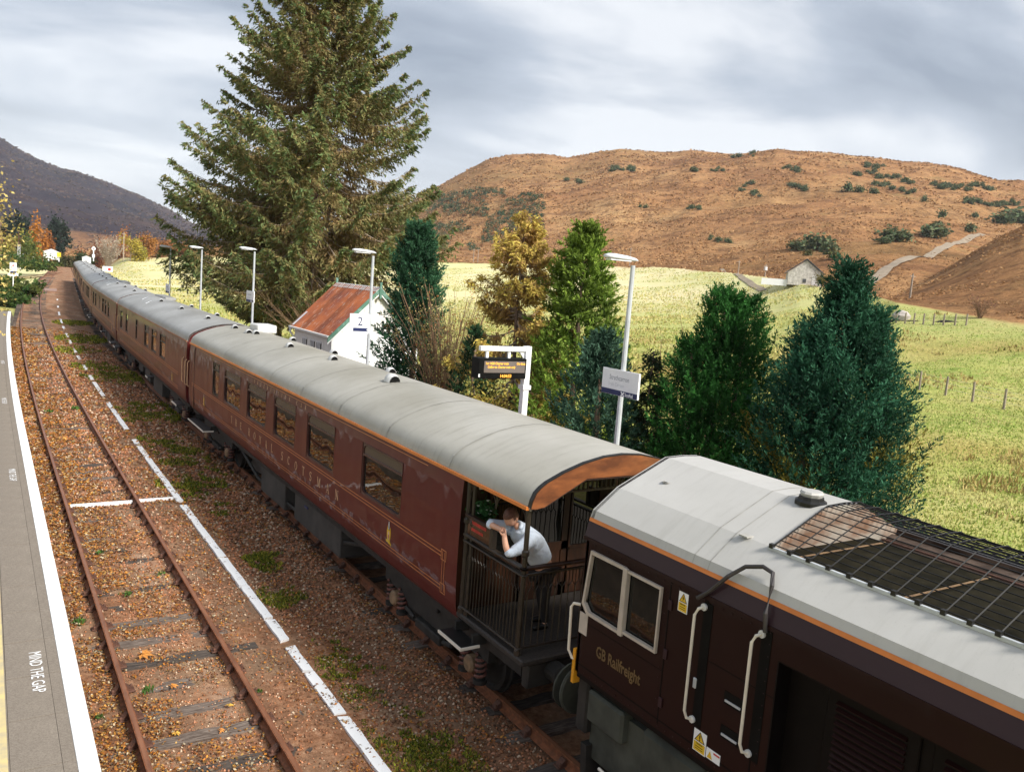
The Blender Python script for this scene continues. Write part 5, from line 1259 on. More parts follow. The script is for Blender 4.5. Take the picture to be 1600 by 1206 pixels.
# departure display
ds = empty('departure_display', (3.62, 15.9, .893), label='black departure board with orange lettering hung from a white bracket', cat='display')
def dsb(mb, nm, mt, p=None): me = mb.mesh(nm, (3.62, 15.9, .893)); return link(nm, me, mt, p or ds)
dsb(MB().box(3.55, 3.70, 15.82, 15.98, .893, 4.40, .01).box(3.52, 3.73, 15.79, 16.01, 3.40, 3.50), 'post', 'sign_white')
dsb(MB().box(2.36, 3.56, 15.84, 15.96, 4.27, 4.38, .01), 'arm', 'sign_white'); dsb(MB().prism([(3.56, 4.27), (3.40, 4.27), (3.56, 4.08)], 'y', 15.88, 15.92), 'gusset', 'sign_white')
dsb(MB().box(2.52, 2.58, 15.87, 15.93, 4.12, 4.27).box(3.10, 3.16, 15.87, 15.93, 4.12, 4.27), 'hanger', 'sign_white')
cs = dsb(MB().box(2.26, 3.53, 15.74, 16.06, 3.66, 4.12, .012), 'casing', 'label_black')
dsb(MB().box(2.40, 3.48, 15.728, 15.738, 3.80, 4.06), 'screen', 'screen_bg', cs)
dsb(MB().box(2.272, 2.31, 15.732, 15.739, 3.70, 3.77), 'white_label', 'sign_white', cs)
for (t, x, z, sz) in (('1st 1428 Charter train', 2.43, 3.985, .072), ('On time', 3.25, 3.985, .072), ('Calling at: Charter train only', 2.49, 3.905, .068), ('14:04:53', 2.82, 3.695, .098)):
    vs, fs = text_mesh(t, sz, lambda a, b: (x+a*.92, 15.724, z+b), .0025); dsb(MB().add(vs, fs), 'lettering', 'led', cs)

# ------------------------------------------------------------------ shed on the far platform
SX0, SX1, SY0, SY1 = 5.95, 9.00, 35.0, 40.1
shed = empty('shed', ((SX0+SX1)/2, SY0, .2), label='white boarded shed with rusty red corrugated roof and green bargeboards', cat='shed')
SO = Vector(shed.location)
def sb(mb, nm, mt, p=None, smooth=False): return link(nm, mb.mesh(nm, SO, smooth), mt, p or shed)
M('shed_white', (.80, .79, .76), .7, c2=(.62, .56, .48), scale=5, stretch=(3, 3, .6), lo=.60, hi=.8)
def rust_roof(nm, k):
    m = bpy.data.materials.new(nm); nt, p, o = nodes_of(m)
    a = noise(nt, .8, 5, .6); b = noise(nt, 5, 6, .7, stretch=(.5, 3, .5))
    c = ramp(nt, a, [(.35, sc3((.22, .060, .032), k)), (.65, sc3((.46, .13, .035), k))]); c = mixc(nt, ramp(nt, b, [(.56, (0, 0, 0)), (.64, (.75,)*3)]), c, (.50, .44, .38)); c = mixc(nt, ramp(nt, b, [(.25, (.6,)*3), (.42, (0, 0, 0))]), c, (.15, .075, .05))
    nt.links.new(c, p.inputs['Base Color']); p.inputs['Roughness'].default_value = .7; MATS[nm] = m
rust_roof('rust_roof', 1.0); rust_roof('rust_roof_dull', .66)
ze, zr_ = 3.02, 5.10; XM = (SX0+SX1)/2+.55; 
XM = 8.05; SX1 = 2*XM-SX0
def roofz(x): return zr_-(abs(x-XM))*(zr_-ze)/(XM-SX0)
sb(MB().box(SX0+.06, SX1-.06, SY0+.05, SY1, .2, ze-.1), 'wall', 'shed_white')
# gable boards (each a plank)
nb = 17; wdt = (SX1-SX0)/nb
for i in range(nb):
    a, b = SX0+i*wdt, SX0+(i+1)*wdt-.012; t0, t1 = roofz(a)-.06, roofz(b)-.06
    pr2 = [(a, 3.08), (b, 3.08), (b, t1), ((a+b)/2, max(t0, t1, roofz((a+b)/2)-.06)), (a, t0)] if (a < XM < b) else [(a, 3.08), (b, 3.08), (b, t1), (a, t0)]
    if max(t0, t1) > 3.1:
        sb(MB().prism([(p_, max(q_, 3.08)) for p_, q_ in pr2], 'y', SY0, SY0+.03), 'plank', 'shed_white')
sb(MB().box(SX0, SX1, SY0-.035, SY0+.02, .2, 3.07), 'gable_panel', 'sign_white')
for i, y_ in enumerate(np.arange(SY0+.06, SY1, .18)): sb(MB().box(SX0-.015, SX0+.05, y_, y_+.165, .2, ze-.08), 'plank', 'shed_white')
for y_ in (36.2, 37.1, 38.2):
    w_ = sb(MB().box(SX0-.03, SX0-.012, y_, y_+.62, 1.55, 2.45), 'window', 'label_black')
    sb(MB().box(SX0-.045, SX0-.02, y_+.10, y_+.18, 1.55, 2.45).box(SX0-.045, SX0-.02, y_+.28, y_+.34, 1.55, 2.45).box(SX0-.045, SX0-.02, y_+.44, y_+.52, 1.55, 2.45).box(SX0-.045, SX0-.02, y_-.04, y_+.66, 2.43, 2.5), 'window_bars', 'sign_white', w_)
hb_ = sb(MB().box(8.55, 9.35, SY0-.02, SY0-.008, 3.62, 4.05), 'hatch', 'shed_white'); sb(MB().box(8.5, 9.4, SY0-.03, SY0-.01, 4.05, 4.08).box(8.5, 9.4, SY0-.03, SY0-.01, 3.58, 3.62), 'hatch_batten', 'post_wood', hb_)
# corrugated sheets
ov = .22
for side in (-1, 1):
    ny = 8; L_ = (SY1-SY0+2*ov)/ny
    for i in range(ny):
        y0_ = SY0-ov+i*L_; n = 15; mb = MB(); top_, bot = [], []
        for k in range(n):
            y_ = y0_+(L_+.02)*k/(n-1); dz = .032*math.sin(2*math.pi*k/(n-1)*3.5)+.006*(i % 2)
            xe = XM+side*(XM-SX0+.22); top_.append((XM+side*.06, y_, zr_+.0+dz)); bot.append((xe, y_, roofz(xe)+.03+dz))
        sb(mb.strip(top_, bot), 'roof_sheet', ('rust_roof', 'rust_roof_dull')[(i*5+side) % 3 == 0], None, True)
sb(MB().prism([(XM-.22, zr_-.14), (XM, zr_+.06), (XM+.22, zr_-.14), (XM+.2, zr_-.17), (XM, zr_+.02), (XM-.2, zr_-.17)], 'y', SY0-ov-.02, SY1+ov), 'ridge_cap', 'steel_pale')
for yb_ in (SY0-ov-.03, SY1+ov-.02):
    for side in (-1, 1):
        xe = XM+side*(XM-SX0+.26)
        sb(MB().prism([(XM, zr_+.05), (xe, roofz(xe)+.07), (xe, roofz(xe)-.16), (XM, zr_-.18)], 'y', yb_, yb_+.045), 'bargeboard', 'green_paint')
        if yb_ < SY0: sb(MB().prism([(XM, zr_-.18), (xe, roofz(xe)-.16), (xe, roofz(xe)-.24), (XM, zr_-.27)], 'y', yb_+.03, yb_+.06), 'bargeboard_lower', 'sign_white')
    sb(MB().box(XM-.05, XM+.05, yb_-.03, yb_+.03, zr_-.45, zr_+.28), 'finial', 'green_paint')
sb(MB().box(SX0-.27, SX0-.17, SY0-ov, SY1+ov, ze-.20, ze-.12), 'gutter', 'shed_white')
sb(MB().tube([(SX0-.22, SY1+.05, ze-.18), (SX0-.22, SY1+.05, ze-.42), (SX0-.05, SY1+.05, ze-.62), (SX0-.05, SY1+.05, .3)], .045, 8), 'downpipe', 'sign_white')
sb(MB().add([(SX0-.12, SY1-.15, roofz(SX0-.12)+.07), (SX0-.12, SY1+.10, roofz(SX0-.12)+.07), (SX0+.55, SY1+.10, roofz(SX0+.55)+.07), (SX0+.55, SY1-.15, roofz(SX0+.55)+.07)], [(0, 1, 2, 3)]), 'roof_patch', 'sign_white')
# ------------------------------------------------------------------ foliage
def unit(a): return a/(np.linalg.norm(a, axis=-1, keepdims=True)+1e-9)
def rhombs(P, d, e, L, W, cols):
    """leaf-shaped faces: centre P, axis d, cross e"""
    L = np.asarray(L)[..., None]; W = np.asarray(W)[..., None]
    V = np.stack([P-d*L, P-d*L*.1+e*W, P+d*L, P-d*L*.1-e*W], 1).reshape(-1, 3)
    return V, np.repeat(cols, 4, axis=0)
def leaf_obj(name, V, C, parent, mat='foliage'):
    return link(name, np_mesh(name, V, np.arange(len(V)).reshape(-1, 4), C), mat, parent)
def jit(r, c, n, v=.25, s=.08):
    c = np.array(c); return np.clip(c*r.uniform(1-v, 1+v, (n, 1))*r.uniform(1-s, 1+s, (n, 3)), 0, 1)
def perp(r, d):
    return unit(np.cross(d, r.normal(0, 1, d.shape)))

def spruce(name, base, H, Rmax, label, seed, nb=230, prof=None, tuft=.20, dens=1.0, cols=((.055, .085, .030), (.095, .105, .040), (.15, .115, .055)), zmin=.13, trunk_r=.42, group=None):
    r = np.random.default_rng(seed); root = empty(name, base, label=label, cat='tree', group=group)
    MB().tube([(0, 0, -.3), (0.03, 0, H*.25), (-.05, .03, H*.6), (0, 0, H)], [trunk_r, trunk_r*.8, trunk_r*.42, .02], 9).build('trunk', 'bark', root, smooth=True)
    t = np.sort(r.uniform(zmin, .99, nb)); az = r.uniform(0, 2*math.pi, nb)+np.arange(nb)*2.4
    pr_l = np.interp(t, prof[0], prof[1]) if prof is not None else (1-t)**.8
    Ln = Rmax*pr_l*r.uniform(.72, 1.12, nb)
    gaps = r.uniform(0, 1, nb) < .06; Ln[gaps] *= 1.12
    hs = t*H; up = np.interp(t, [0, .45, 1], [-.12, .02, .55]); droop = np.interp(t, [0, .6, 1], [.30, .24, .05])*r.uniform(.6, 1.4, nb)
    def bp(i, s):                                  # point on branch i
        rr = Ln[i]*s; z = hs[i]+Ln[i]*(up[i]*s-droop[i]*np.sin(np.pi*s*.75)+.10*s**3)
        a = az[i]+.12*np.sin(3*s+i); return np.stack([rr*np.cos(a), rr*np.sin(a), z], -1)
    wood = MB()
    for i in range(nb):
        if Ln[i] < .8: continue
        ss = np.linspace(0, .92, 5); pts = bp(np.full(5, i), ss); wood.tube(pts, list(np.linspace(.055*min(1, Ln[i]/4)+.012, .010, 5)), 4, False)
    wood.build('limbs', 'bark_grey' if 'bark_grey' in MATS else 'bark_pale', root)
    # twigs
    ntw = np.maximum((Ln*9*dens).astype(int), 4); bi = np.repeat(np.arange(nb), ntw); n = len(bi)
    s = r.uniform(.12, 1.0, n)**.8; P0 = bp(bi, s); Pn = bp(bi, np.minimum(s+.03, 1.03)); fw = unit(Pn-P0)
    lat = unit(np.cross(fw, np.array([0, 0, 1.0])))*np.where(r.uniform(0, 1, n) < .5, 1, -1)[:, None]
    td = unit(lat*r.uniform(.4, 1.0, (n, 1))+fw*r.uniform(.3, .9, (n, 1))+np.array([0, 0, -1.0])*r.uniform(.05, .75, (n, 1)))
    tl = np.clip(Ln[bi]*.30*(1.15-s), .25, 1.35)*r.uniform(.6, 1.2, n)
    k = 9; bi2 = np.repeat(np.arange(n), k); u = np.tile((np.arange(k)+.5)/k, n)+r.uniform(-.05, .05, n*k)
    Pt = P0[bi2]+td[bi2]*(tl[bi2]*u)[:, None]+np.array([0, 0, -1.0])*(tl[bi2]*u**2*.30)[:, None]+r.normal(0, .05, (n*k, 3))
    d = unit(td[bi2]+r.normal(0, .55, (n*k, 3))+np.array([0, 0, -.35])); e = perp(r, d)
    tip = s[bi2]*.6+u*.4+r.normal(0, .12, n*k)
    c0, c1, c2 = (np.array(c) for c in cols)
    w1 = np.clip((tip-.25)/.5, 0, 1)[:, None]; C = c2*(1-w1)+c1*w1; w2 = np.clip((tip-.72)/.25, 0, 1)[:, None]; C = C*(1-w2)+c0*w2
    clump = (.72+.56*vnoise(Pt[:, 0]*.9+5, Pt[:, 2]*1.1+Pt[:, 1]*.7, seed))[:, None]
    C = np.clip(C*clump*r.uniform(.75, 1.3, (n*k, 1)), 0, 1)
    V_, C_ = rhombs(Pt, d, e, tuft*r.uniform(.6, 1.2, n*k)*.70, tuft*.185*r.uniform(.7, 1.3, n*k), C)
    leaf_obj('crown', V_, C_, root); return root

def cypress(name, base, H, R, label, seed, n=22000, cols=((.020, .060, .018), (.045, .105, .030)), accent=None, shape=None, plume=.75, leaf=.075, lean=(0, 0), tops=((0, 0, 1.0),), group=None, upright=.75):
    """dense conifer of many small upswept sprays; tops = [(dx, dy, relative height)]"""
    r = np.random.default_rng(seed); root = empty(name, base, label=label, cat='tree', group=group)
    tk = MB()
    for (dx, dy, th) in tops: tk.tube([(dx*.4, dy*.4, -.2), (dx*.8, dy*.8, H*th*.4), (dx, dy, H*th*.97)], [.16, .10, .015], 7)
    tk.build('trunk', 'bark', root, smooth=True)
    prof = shape or ([0, .08, .3, .55, .8, .93, 1], [.72, .92, 1.0, .86, .5, .24, .03])
    npl = int(n/34); 
    ti = r.integers(0, len(tops), npl); T_ = np.array(tops)[ti]
    if len(tops) > 1: ti = r.choice(len(tops), npl, p=np.array([q_[2]**3 for q_ in tops])/sum(q_[2]**3 for q_ in tops)); T_ = np.array(tops)[ti]
    t = r.uniform(0, .985, npl)**.85; a = r.uniform(0, 2*math.pi, npl); rho = np.sqrt(r.uniform(.12, 1, npl))
    Rk = np.interp(t, prof[0], prof[1])*R*(.82 if len(tops) > 1 else 1)*(.70+.52*vnoise(a*1.5+seed, t*6, seed))*r.uniform(.86, 1.08, npl)*np.where(r.uniform(0, 1, npl) < .07, 1.22, 1.0)
    base_p = np.stack([T_[:, 0]*(.35+.65*t)+Rk*rho*np.cos(a), T_[:, 1]*(.35+.65*t)+Rk*rho*np.sin(a), t*H*T_[:, 2]], -1)
    out = np.stack([np.cos(a), np.sin(a), 0*a], -1)
    ax = unit(out*r.uniform(.25, .75, (npl, 1))+np.array([0, 0, 1.0])*upright+r.normal(0, .22, (npl, 3)))
    pl_ = plume*r.uniform(.55, 1.15, npl)*(1-.35*t)
    k = 34; b = np.repeat(np.arange(npl), k); m = len(b); s = r.uniform(0, 1, m)
    side = perp(r, ax[b]); spread = .30*np.sin(np.pi*np.clip(s*.85+.15, 0, 1))*r.uniform(0, 1, m)
    P_ = base_p[b]+ax[b]*(pl_[b]*(s-.35))[:, None]+side*(pl_[b]*spread)[:, None]+out[b]*(pl_[b]*.18*s**2)[:, None]
    d = unit(ax[b]*r.uniform(.5, 1.1, (m, 1))+side*r.uniform(.3, 1.0, (m, 1))+r.normal(0, .25, (m, 3))); e = perp(r, d)
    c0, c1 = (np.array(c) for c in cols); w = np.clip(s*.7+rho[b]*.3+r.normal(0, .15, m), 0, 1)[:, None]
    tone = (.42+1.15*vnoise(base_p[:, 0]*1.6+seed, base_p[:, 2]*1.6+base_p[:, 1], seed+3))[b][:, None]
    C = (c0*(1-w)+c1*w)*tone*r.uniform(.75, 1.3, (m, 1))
    if accent is not None:
        ac, frac, zlo, zhi = accent
        sel = (vnoise(base_p[:, 0]*1.1+seed*3, base_p[:, 2]*1.3-base_p[:, 1], seed+8) > 1-frac) & (t > zlo) & (t < zhi); sb_ = sel[b]
        C[sb_] = np.array(ac)*r.uniform(.6, 1.3, (sb_.sum(), 1))
    V_, C_ = rhombs(P_, d, e, leaf*r.uniform(.7, 1.35, m), leaf*.28*r.uniform(.7, 1.3, m), np.clip(C, 0, 1))
    leaf_obj('crown', V_, C_, root); return root

def bare_shrub(name, base, H, R, label, seed, n=60, mat='twig', leafc=None, nleaf=0, group=None, cat='shrub', lr=.03, spread=1.0, leaf_mat='foliage'):
    r = np.random.default_rng(seed); root = empty(name, base, label=label, cat=cat, group=group); mb = MB(); tips = []
    for i in range(n):
        a = r.uniform(0, 2*math.pi); sp = R*r.uniform(.2, 1.0)*spread; h = H*r.uniform(.6, 1.0); p0 = np.array([r.normal(0, .12), r.normal(0, .12), 0])
        pts = [p0+np.array([math.cos(a)*sp*t**1.3, math.sin(a)*sp*t**1.3, h*t])+r.normal(0, .04, 3)*t*H*.3 for t in np.linspace(0, 1, 6)]
        mb.tube(pts, list(np.linspace(.020, .005, 6)*(H/3)**.5), 4, False)
        for k in range(4):
            j = r.integers(2, 5); q0 = pts[j]; dd = unit((pts[j+1]-pts[j])+r.normal(0, .35, 3)*np.linalg.norm(pts[j+1]-pts[j])); l_ = H*r.uniform(.10, .26)
            q1 = q0+dd*l_*.5+r.normal(0, .03, 3); q2 = q0+dd*l_+np.array([0, 0, l_*.15]); mb.tube([q0, q1, q2], [.008, .005, .003], 3, False); tips += [q1, q2]
    mb.build('branches', mat, root)
    if nleaf:
        T = np.array(tips); i = r.integers(0, len(T), nleaf); P_ = T[i]+r.normal(0, .09, (nleaf, 3)); d = unit(r.normal(0, 1, (nleaf, 3))); e = perp(r, d)
        cc = np.array(leafc)[r.integers(0, len(leafc), nleaf)]*r.uniform(.7, 1.25, (nleaf, 1))
        V_, C_ = rhombs(P_, d, e, lr*r.uniform(.7, 1.3, nleaf), lr*.55*np.ones(nleaf), cc); leaf_obj('leaves', V_, C_, root)
    return root
def leafy(name, base, H, R, label, seed, cols, n=2500, leaf=.22, trunk='bark', zc_=.6, rz=.42, group=None, cat='tree', pointed=False, tr=.12, sig=.17, limbs=14):
    """broadleaf or bush: trunk, limbs and leaf faces gathered in uneven clumps"""
    r = np.random.default_rng(seed); root = empty(name, base, label=label, cat=cat, group=group)
    mb = MB().tube([(0, 0, -.3), (.05*R, 0, H*.35), (0, .05*R, H*.75)], [tr, tr*.7, tr*.25], 6)
    ncl = max(8, int(n/110)); th = r.uniform(0, 2*math.pi, ncl); ph = np.arccos(r.uniform(-1, 1, ncl)); rr = r.uniform(.45, 1.0, ncl)
    zz_ = np.cos(ph); taper = (1.0-.75*np.clip((zz_+1)/2, 0, 1)) if pointed else 1.0
    Cc = np.stack([R*rr*np.sin(ph)*np.cos(th)*taper, R*rr*np.sin(ph)*np.sin(th)*taper, H*zc_+H*rz*rr*zz_], -1)
    for c in Cc[:limbs]: mb.tube([(0, 0, H*.3+.2*c[2]), (c[0]*.5, c[1]*.5, .35*H*.6+.6*c[2]), tuple(c)], [tr*.4, tr*.22, tr*.08], 4, False)
    mb.build('trunk', trunk, root)
    i = r.integers(0, ncl, n); P_ = Cc[i]+r.normal(0, 1, (n, 3))*R*np.array([sig, sig, sig*.88*H/R if not pointed else .14*H/R]); d = unit(r.normal(0, 1, (n, 3))); e = perp(r, d)
    cc = np.array(cols)[r.integers(0, len(cols), ncl)][i]*r.uniform(.65, 1.3, (n, 1)); V_, C_ = rhombs(P_, d, e, leaf*r.uniform(.6, 1.2, n), leaf*.55*np.ones(n), np.clip(cc, 0, 1))
    leaf_obj('crown', V_, C_, root); return root

def gp_(X, Y, z=None): return (X, Y, float(terr_xy(np.array(X), np.array(Y))) if z is None else z)
def at_u(u, X, z):                                  # where the vertical plane through pixel column u meets X (at height z)
    v = 600.0
    for _ in range(20):
        p_ = onX(u, v, X); v += (p_[2]-z)*FPX/max(8, np.linalg.norm(p_-CAM)); 
    return onX(u, v, X)

# the big spruce (two trunks side by side)
b = at_u(483, 13.0, -.5)
spruce('spruce_tree', (b[0], b[1], -.6), 30.5, 9.9, 'huge old spruce tree towering above the white shed', 21, 430,
       ([0, .10, .16, .24, .35, .45, .55, .66, .8, 1], [.2, .30, .58, .90, 1.0, .92, .78, .62, .36, .02]), tuft=.27, dens=1.3, cols=((.105, .160, .060), (.19, .190, .070), (.30, .20, .095)))
b = at_u(434, 13.5, -.5)
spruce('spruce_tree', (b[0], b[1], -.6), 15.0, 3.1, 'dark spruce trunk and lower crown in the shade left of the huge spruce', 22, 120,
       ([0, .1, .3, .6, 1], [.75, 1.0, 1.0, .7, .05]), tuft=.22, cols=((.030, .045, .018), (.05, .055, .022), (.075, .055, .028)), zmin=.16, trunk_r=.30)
# dead branchy brush in front of it
b = at_u(500, 11.5, 0)
bare_shrub('bare_thicket', (b[0], b[1], -.4), 4.9, 4.2, 'tangle of bare tan branches behind the shed roof', 31, 90, 'twig', spread=1.2)
# row behind the platform
b = at_u(640, 7.2, .5); cypress('cypress_tree', (b[0], b[1], -.3), 8.1, 1.65, 'narrow dark green cypress overlapping the right side of the shed', 41, 42000, ((.016, .060, .030), (.045, .120, .060)), ((.30, .20, .04), .14, .1, .6),
    ([0, .1, .35, .6, .8, .93, 1], [.80, 1.0, .86, .66, .48, .28, .04]), .8, .080)
b = at_u(693, 7.6, .5); bare_shrub('bare_shrub', (b[0], b[1], -.3), 5.9, 2.2, 'leafless reddish-brown shrub with a few pale leaves beside the narrow cypress', 42, 80, 'twig', [(.46, .44, .16), (.35, .12, .04), (.52, .45, .2), (.40, .36, .13)], 3200, lr=.038)
b = at_u(732, 6.2, .5); cypress('berry_bush', (b[0], b[1], -.2), 4.6, .95, 'dark bush with clusters of red berries left of the departure board', 43, 9000, ((.014, .040, .020), (.035, .085, .035)), ((.55, .06, .02), .20, .45, 1.0), None, .5, .06)
b = at_u(794, 7.6, .5)
spruce('ochre_cypress', (b[0], b[1], -.3), 8.3, 3.1, 'dying ochre-brown conifer with visible trunk behind the departure board', 44, 150, ([0, .15, .4, .7, 1], [.9, 1.0, .80, .48, .06]), tuft=.125, dens=3.1,
       cols=((.56, .46, .10), (.48, .34, .09), (.40, .24, .10)), zmin=.04, trunk_r=.11)
b = at_u(886, 8.6, .5); cypress('cypress_tree', (b[0], b[1], -.3), 8.1, 2.0, 'bright yellow-green cypress between the ochre conifer and the sign lamp', 45, 40000, ((.075, .150, .020), (.24, .34, .055)), None,
    ([0, .1, .35, .6, .8, .93, 1], [.80, 1.0, .90, .62, .40, .24, .05]), .7, .085, upright=.55)
b = at_u(922, 6.6, .5); cypress('juniper_bush', (b[0], b[1], -.2), 4.9, 1.35, 'blue-green juniper bush left of the station name sign', 46, 20000, ((.020, .060, .035), (.065, .130, .085)), None, None, .8, .07, upright=1.0)
b = at_u(1000, 8.0, .4); spruce('young_spruce', (b[0], b[1], -.4), 4.7, 1.25, 'small dark spruce sapling right of the station name sign', 47, 90, None, tuft=.11, dens=3.2, cols=((.030, .075, .030), (.035, .070, .028), (.06, .06, .03)), zmin=.03, trunk_r=.05)
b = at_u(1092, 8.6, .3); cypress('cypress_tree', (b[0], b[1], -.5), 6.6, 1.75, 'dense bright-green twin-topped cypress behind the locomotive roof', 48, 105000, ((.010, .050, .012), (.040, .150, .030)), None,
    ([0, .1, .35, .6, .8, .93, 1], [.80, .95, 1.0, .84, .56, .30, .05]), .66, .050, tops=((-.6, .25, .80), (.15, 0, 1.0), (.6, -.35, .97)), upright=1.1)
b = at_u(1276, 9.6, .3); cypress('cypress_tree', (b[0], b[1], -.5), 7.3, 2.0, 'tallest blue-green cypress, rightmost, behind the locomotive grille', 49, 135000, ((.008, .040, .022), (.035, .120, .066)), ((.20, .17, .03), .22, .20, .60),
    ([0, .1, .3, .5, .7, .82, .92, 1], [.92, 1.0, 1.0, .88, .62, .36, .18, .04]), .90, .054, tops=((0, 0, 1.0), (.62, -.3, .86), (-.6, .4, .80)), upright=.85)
for i, (u, X, h, lb_) in enumerate(((1045, 9.5, 5.8, 'thin bare sapling left of the bright-green twin cypress, the leaning one'), (1090, 10.2, 6.6, 'tall thin bare sapling just behind the bright-green twin cypress'), (1020, 10.5, 5.2, 'thin bare sapling rising between sign and twin cypress'))):
    b = at_u(u, X, .3); bare_shrub('bare_sapling', (b[0], b[1], -.5), h, .9, lb_, 60+i, 5, 'twig', group='bare saplings behind the platform', cat='tree')
b = at_u(770, 6.0, .5); leafy('leafy_bush', (b[0], b[1], 0), 2.8, 1.2, 'low yellow-green bush under the departure board', 63, [(.20, .18, .04), (.10, .13, .03), (.28, .22, .05)], 2500, .06, cat='shrub', zc_=.5, rz=.5, tr=.04)

# left edge birch with yellow leaves
leafy('birch_tree', (-8.95, 38.5, -.3), 10.5, 3.2, 'yellow-leaved birch at the left edge beyond the platform', 71, [(.48, .36, .10), (.60, .48, .17), (.36, .29, .10)], 9000, .085, 'bark_pale', .60, .32, tr=.16, sig=.10, limbs=80)
# gorse and rushes on the left beyond the platform
for i, (u, v, D, H, R, lb_) in enumerate(((22, 452, 128, 2.2, 3.2, 'dark gorse bush just beyond the white marker board'), (35, 462, 112, 1.6, 2.0, 'small dark gorse bush nearest the foot crossing'), (8, 478, 100, 1.6, 2.4, 'gorse bush beside the end of the platform'),
        (15, 415, 190, 3.2, 7.5, 'long green gorse thicket behind the white marker board'), (45, 418, 205, 2.6, 6.5, 'green gorse thicket between marker board and mast'), (66, 419, 215, 1.4, 3.0, 'low gorse bush right of the gorse thickets'))):
    p_ = onz(u, v, -.2); k = D/np.linalg.norm(p_-CAM); q_ = CAM+(p_-CAM)*k; leafy('gorse_bush', (q_[0], q_[1], q_[2]-.3), H, R, lb_, 80+i, [(.035, .075, .018), (.06, .10, .025), (.10, .12, .03)], 1600, .16+.0008*D, cat='shrub', zc_=.45, rz=.5, group='gorse bushes left of the tracks', tr=.06)

# ------------------------------------------------------------------ far things on the left
def far_pt(u, v, D):
    az, te = polar(u, v); return np.array([CAM[0]+D*math.sin(az), CAM[1]+D*math.cos(az), CAM[2]+te*D])
def base_pt(u, D): az, _ = polar(u, 400); return np.array([CAM[0]+D*math.sin(az), CAM[1]+D*math.cos(az), float(terr(az, D))])
FT = [(60, 290, 15, 4.2, 'tall orange larch left of the far train', [(.42, .17, .03), (.36, .14, .03)], True), (76, 300, 11, 3.2, 'shorter rust-brown larch right of the tall orange larch', [(.30, .12, .04), (.26, .10, .035)], True),
      (28, 255, 9.5, 5.5, 'round green and yellow tree behind the lattice mast', [(.12, .14, .03), (.25, .22, .05), (.08, .11, .03)], False), (146, 330, 8, 4.5, 'dark red-brown tree behind the signal disc', [(.16, .055, .03), (.22, .07, .03)], False),
      (128, 325, 5.5, 3.6, 'dark green bush left of the red-brown tree', [(.03, .05, .02), (.05, .07, .03)], False), (183, 345, 11.5, 6, 'orange-brown tree behind the pale bare tree', [(.38, .15, .04), (.30, .13, .05)], False),
      (203, 318, 7.5, 5.4, 'yellow-green bushy tree right of the pale bare tree', [(.38, .30, .05), (.30, .27, .05)], False), (222, 330, 9, 4, 'slim orange birch right of the yellow-green tree', [(.42, .20, .05), (.36, .16, .05)], False),
      (104, 300, 3.6, 5, 'low dark bush above the last carriage roof', [(.05, .06, .02), (.08, .07, .03)], False), (245, 345, 6.5, 5, 'reddish thicket on the far brown bank, left part', [(.34, .16, .06), (.28, .12, .05)], False), (285, 350, 6.0, 6, 'reddish thicket on the far brown bank, right part', [(.32, .15, .06), (.26, .13, .06)], False),
      (310, 300, 3.5, 4, 'dark green bush on the brown bank beside the spruce', [(.05, .07, .03), (.08, .09, .04)], False), (8, 300, 8, 6, 'brown autumn tree at the far left edge', [(.28, .16, .06), (.22, .12, .05)], False)]
for i, (u, D, H, R, lb_, cc, pt) in enumerate(FT):
    q_ = base_pt(u, D); leafy('autumn_tree', (q_[0], q_[1], q_[2]-.3), H, R, lb_, 120+i, cc, 1500, .42, 'bark_pale', .52 if not pt else .5, .48, group='autumn trees across the valley', pointed=pt, tr=.18)
q_ = base_pt(170, 305); bare_shrub('bare_tree', (q_[0], q_[1], q_[2]-.2), 11.5, 5.2, 'pale leafless rounded tree above the far carriages', 141, 120, 'bark_pale', [(.40, .34, .27)], 1300, cat='tree', lr=.26)
for i in range(7):                                   # conifers at the foot of the mountain
    u = (14, 30, 38, 83, 95, 22, 88)[i]; q_ = base_pt(u, 430+i*14)
    leafy('far_conifer', (q_[0], q_[1], q_[2]), 16, 6, 'dark conifer at the foot of the left mountain', 150+i, [(.018, .032, .022), (.026, .040, .026)], 700, .9, group='conifers below the mountain', pointed=True, zc_=.5, rz=.5, tr=.3)
# lattice radio mast
q_ = base_pt(29, 235); ms = empty('radio_mast', tuple(q_), label='slim grey lattice mast on the left beyond the platform', cat='mast')
mb = MB()
for a in range(3): w = 2*math.pi*a/3; mb.tube([(.42*math.cos(w), .42*math.sin(w), 0), (.26*math.cos(w), .26*math.sin(w), 6.2)], .06, 5)
for k in range(9):
    z0_ = k*.68
    for a in range(3): w, w2 = 2*math.pi*a/3, 2*math.pi*(a+1)/3; mb.tube([(.40*math.cos(w), .40*math.sin(w), z0_), (.36*math.cos(w2), .36*math.sin(w2), z0_+.68)], .03, 4)
mb.build('lattice', 'steel_grey', ms); MB().tube([(0, 0, 6.0), (0, 0, 9.6)], .07, 6).build('aerial', 'rust_bolt', ms)
